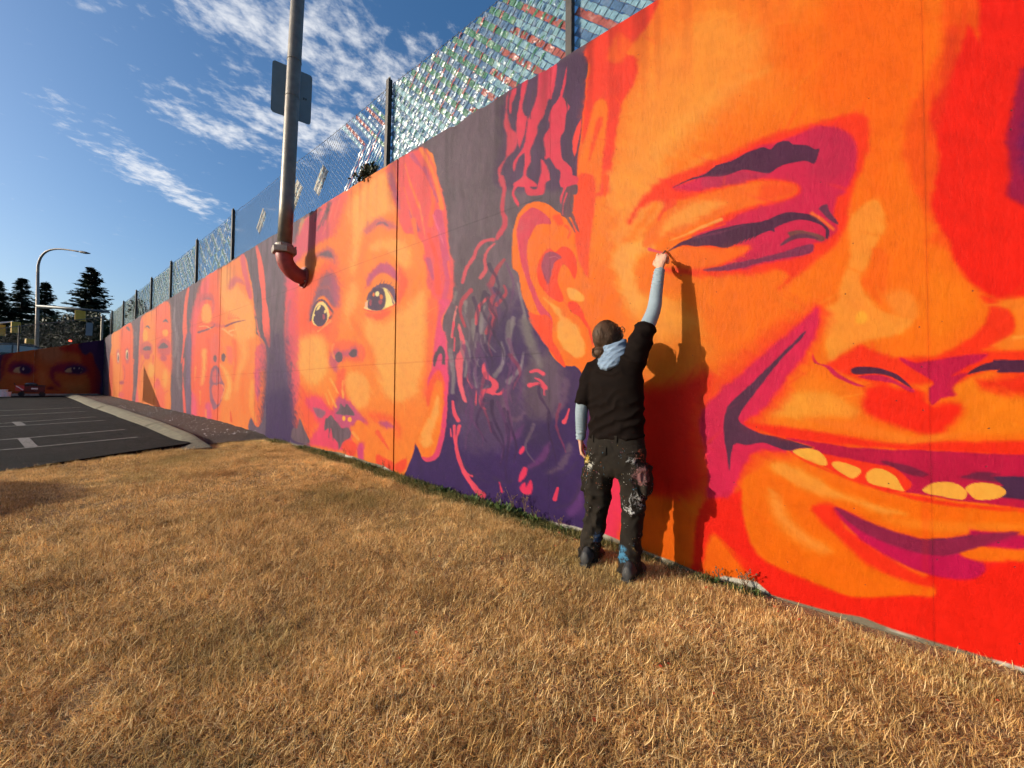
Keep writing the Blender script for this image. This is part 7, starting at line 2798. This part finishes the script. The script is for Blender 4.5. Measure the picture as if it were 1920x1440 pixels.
# drops of wall paint and small leaves caught in the turf near the painter
mb = MB()
for k in range(70):
    x, y = -0.15 - 1.9 * rr2.random() ** 1.5, -0.7 + 3.2 * rr2.random()
    s_ = rr2.uniform(0.004, 0.011)
    z = float(lawn_z(np.array([x]), np.array([y]))[0]) + rr2.uniform(0.018, 0.035)
    a, b = rr2.random() * 6.28, rr2.uniform(-0.6, 0.6)
    mb.face([(x + s_ * math.cos(a + q), y + s_ * math.sin(a + q), z + b * s_ * math.cos(q)) for q in (0, 1.3, 2.7, 4.0, 5.1)])
tag(mb.build('paint_drops', simple('red_orange_drops', (0.55, 0.09, 0.04), 0.5)), 'red paint drops caught in the dry grass by the wall', 'paint drops', kind='stuff')
mb = MB()
for k in range(130):
    x, y = -0.2 - 5.5 * rr2.random(), -1.2 + 8.2 * rr2.random()
    s_ = rr2.uniform(0.010, 0.026)
    z = float(lawn_z(np.array([x]), np.array([y]))[0]) + rr2.uniform(0.012, 0.032)
    a, b = rr2.random() * 6.28, rr2.uniform(0.2, 0.8)
    c_, d_ = math.cos(a), math.sin(a)
    mb.add([(x - s_ * c_, y - s_ * d_, z), (x - s_ * 0.35 * d_, y + s_ * 0.35 * c_, z + b * s_ * 0.4), (x + s_ * c_, y + s_ * d_, z + 0.3 * s_), (x + s_ * 0.35 * d_, y - s_ * 0.35 * c_, z + b * s_ * 0.4)], [(0, 1, 2), (0, 2, 3)])
tag(mb.build('fallen_leaves', simple('brown_leaf', (0.17, 0.085, 0.035), 0.8, var=0.5, scale=3)), 'small brown fallen leaves scattered over the dry lawn', 'leaves', kind='stuff')


# weeds: dry branching stalks and low leafy rosettes against the wall
def dry_weed(px, py_base, height, label, seed, X=-0.05):
    r_ = random.Random(seed)
    b = at(px, py_base, 0, X)
    b[2] = float(G(b[1]))
    root = empty('dry_weed', tuple(map(float, b)))
    tag(root, label, 'weed', 'dry weeds at the wall foot')
    for s in range(r_.randint(2, 4)):
        mb = MB()
        a = r_.uniform(0, 6.28)
        h = height * r_.uniform(0.6, 1.0)
        lean = r_.uniform(0.05, 0.3) * h
        p = [b + np.array([0.3 * lean * math.cos(a) * u * u - 0.01, lean * math.sin(a) * u * u * 1.2, h * u]) for u in np.linspace(0, 1, 6)]
        mb.tube(p, np.linspace(0.0030, 0.0015, 6), 5)
        for k in (2, 3, 4):
            q = p[k]
            e = q + np.array([0, r_.uniform(-0.05, 0.05), r_.uniform(0.03, 0.07)])
            mb.tube([q, (q + e) / 2 + np.array([0, 0.008, 0]), e], 0.0014, 4)
            mb.ell(e, (0.005, 0.005, 0.007), None, 6, 5)
        mb.build('stalk', M['drystem'], root)


for i, (px, py, h, lab) in enumerate(((935, 958, 0.20, 'dry branching weed stalk left of the pink leaf shape on the wall'), (962, 966, 0.23, 'dry weed stalks under the pink leaf shape on the purple wall'), (985, 972, 0.26, 'tallest dry weed stalks at the purple wall foot'),
                                      (1005, 978, 0.12, 'short bent dry weed right of the tallest stalks'), (1050, 995, 0.10, 'short dry weed nearest the painter\'s left boot'), (900, 940, 0.11, 'short dry weed at the wall foot left of the stalks'),
                                      (648, 852, 0.16, 'dry weed stalk under the child\'s dark open mouth'), (720, 880, 0.13, 'dry weed stalks just left of the open wall joint'), (1400, 1095, 0.13, 'dry weed stalks right of the painter\'s shadow'), (1350, 1078, 0.07, 'small dry weed at the edge of the painter\'s shadow'))):
    dry_weed(px, py, h, lab, 40 + i)


def rosette(px, py, size, label, seed, X=-0.08):
    r_ = np.random.default_rng(seed)
    b = at(px, py, 0, X)
    b[2] = float(G(b[1])) + 0.005
    root = empty('leafy_weed', tuple(map(float, b)))
    tag(root, label, 'weed', 'green leafy weeds at the wall foot')
    n = 46
    a = r_.random(n) * 6.28
    e = r_.uniform(0.15, 1.25, n)
    d = np.stack([np.cos(a) * np.cos(e), np.sin(a) * np.cos(e) * 1.4, np.sin(e)], 1)
    d /= np.linalg.norm(d, axis=1, keepdims=True)
    c = b + np.stack([r_.normal(0, 0.25 * size, n) * 0.4, r_.normal(0, 0.6 * size, n), np.zeros(n)], 1)
    ln = size * r_.uniform(0.5, 1.1, n)
    up = np.stack([r_.normal(0, 0.3, n), r_.normal(0, 0.3, n), np.ones(n)], 1)
    leaves_mesh('leaves', leaf_quads(c, d, up, ln, ln * 0.38), r_.random(n), M['weed'], root)


for i, (px, py, sz, lab) in enumerate(((880, 938, 0.10, 'green leafy weed patch below the curled pink strand'), (925, 955, 0.11, 'green leafy weed left of the dry stalks'), (960, 968, 0.13, 'largest green leafy weed under the dry stalks'), (990, 978, 0.10, 'dark green weed right of the dry stalks'),
                                       (830, 918, 0.09, 'green weed patch right of the open wall joint'), (790, 905, 0.08, 'small green weed below the child\'s ear lobe'), (690, 872, 0.08, 'green weed patch under the child\'s chin'), (610, 845, 0.08, 'green weed under the dark fur shape'), (570, 835, 0.08, 'green weed where the lawn meets the planting strip'),
                                       (1395, 1100, 0.06, 'small green weed by the white strip right of the shadow'), (1340, 1083, 0.05, 'tiny flowering weed at the painter\'s shadow foot'), (1050, 998, 0.07, 'low green weed left of the painter\'s boots'))):
    rosette(px, py, sz, lab, 60 + i)
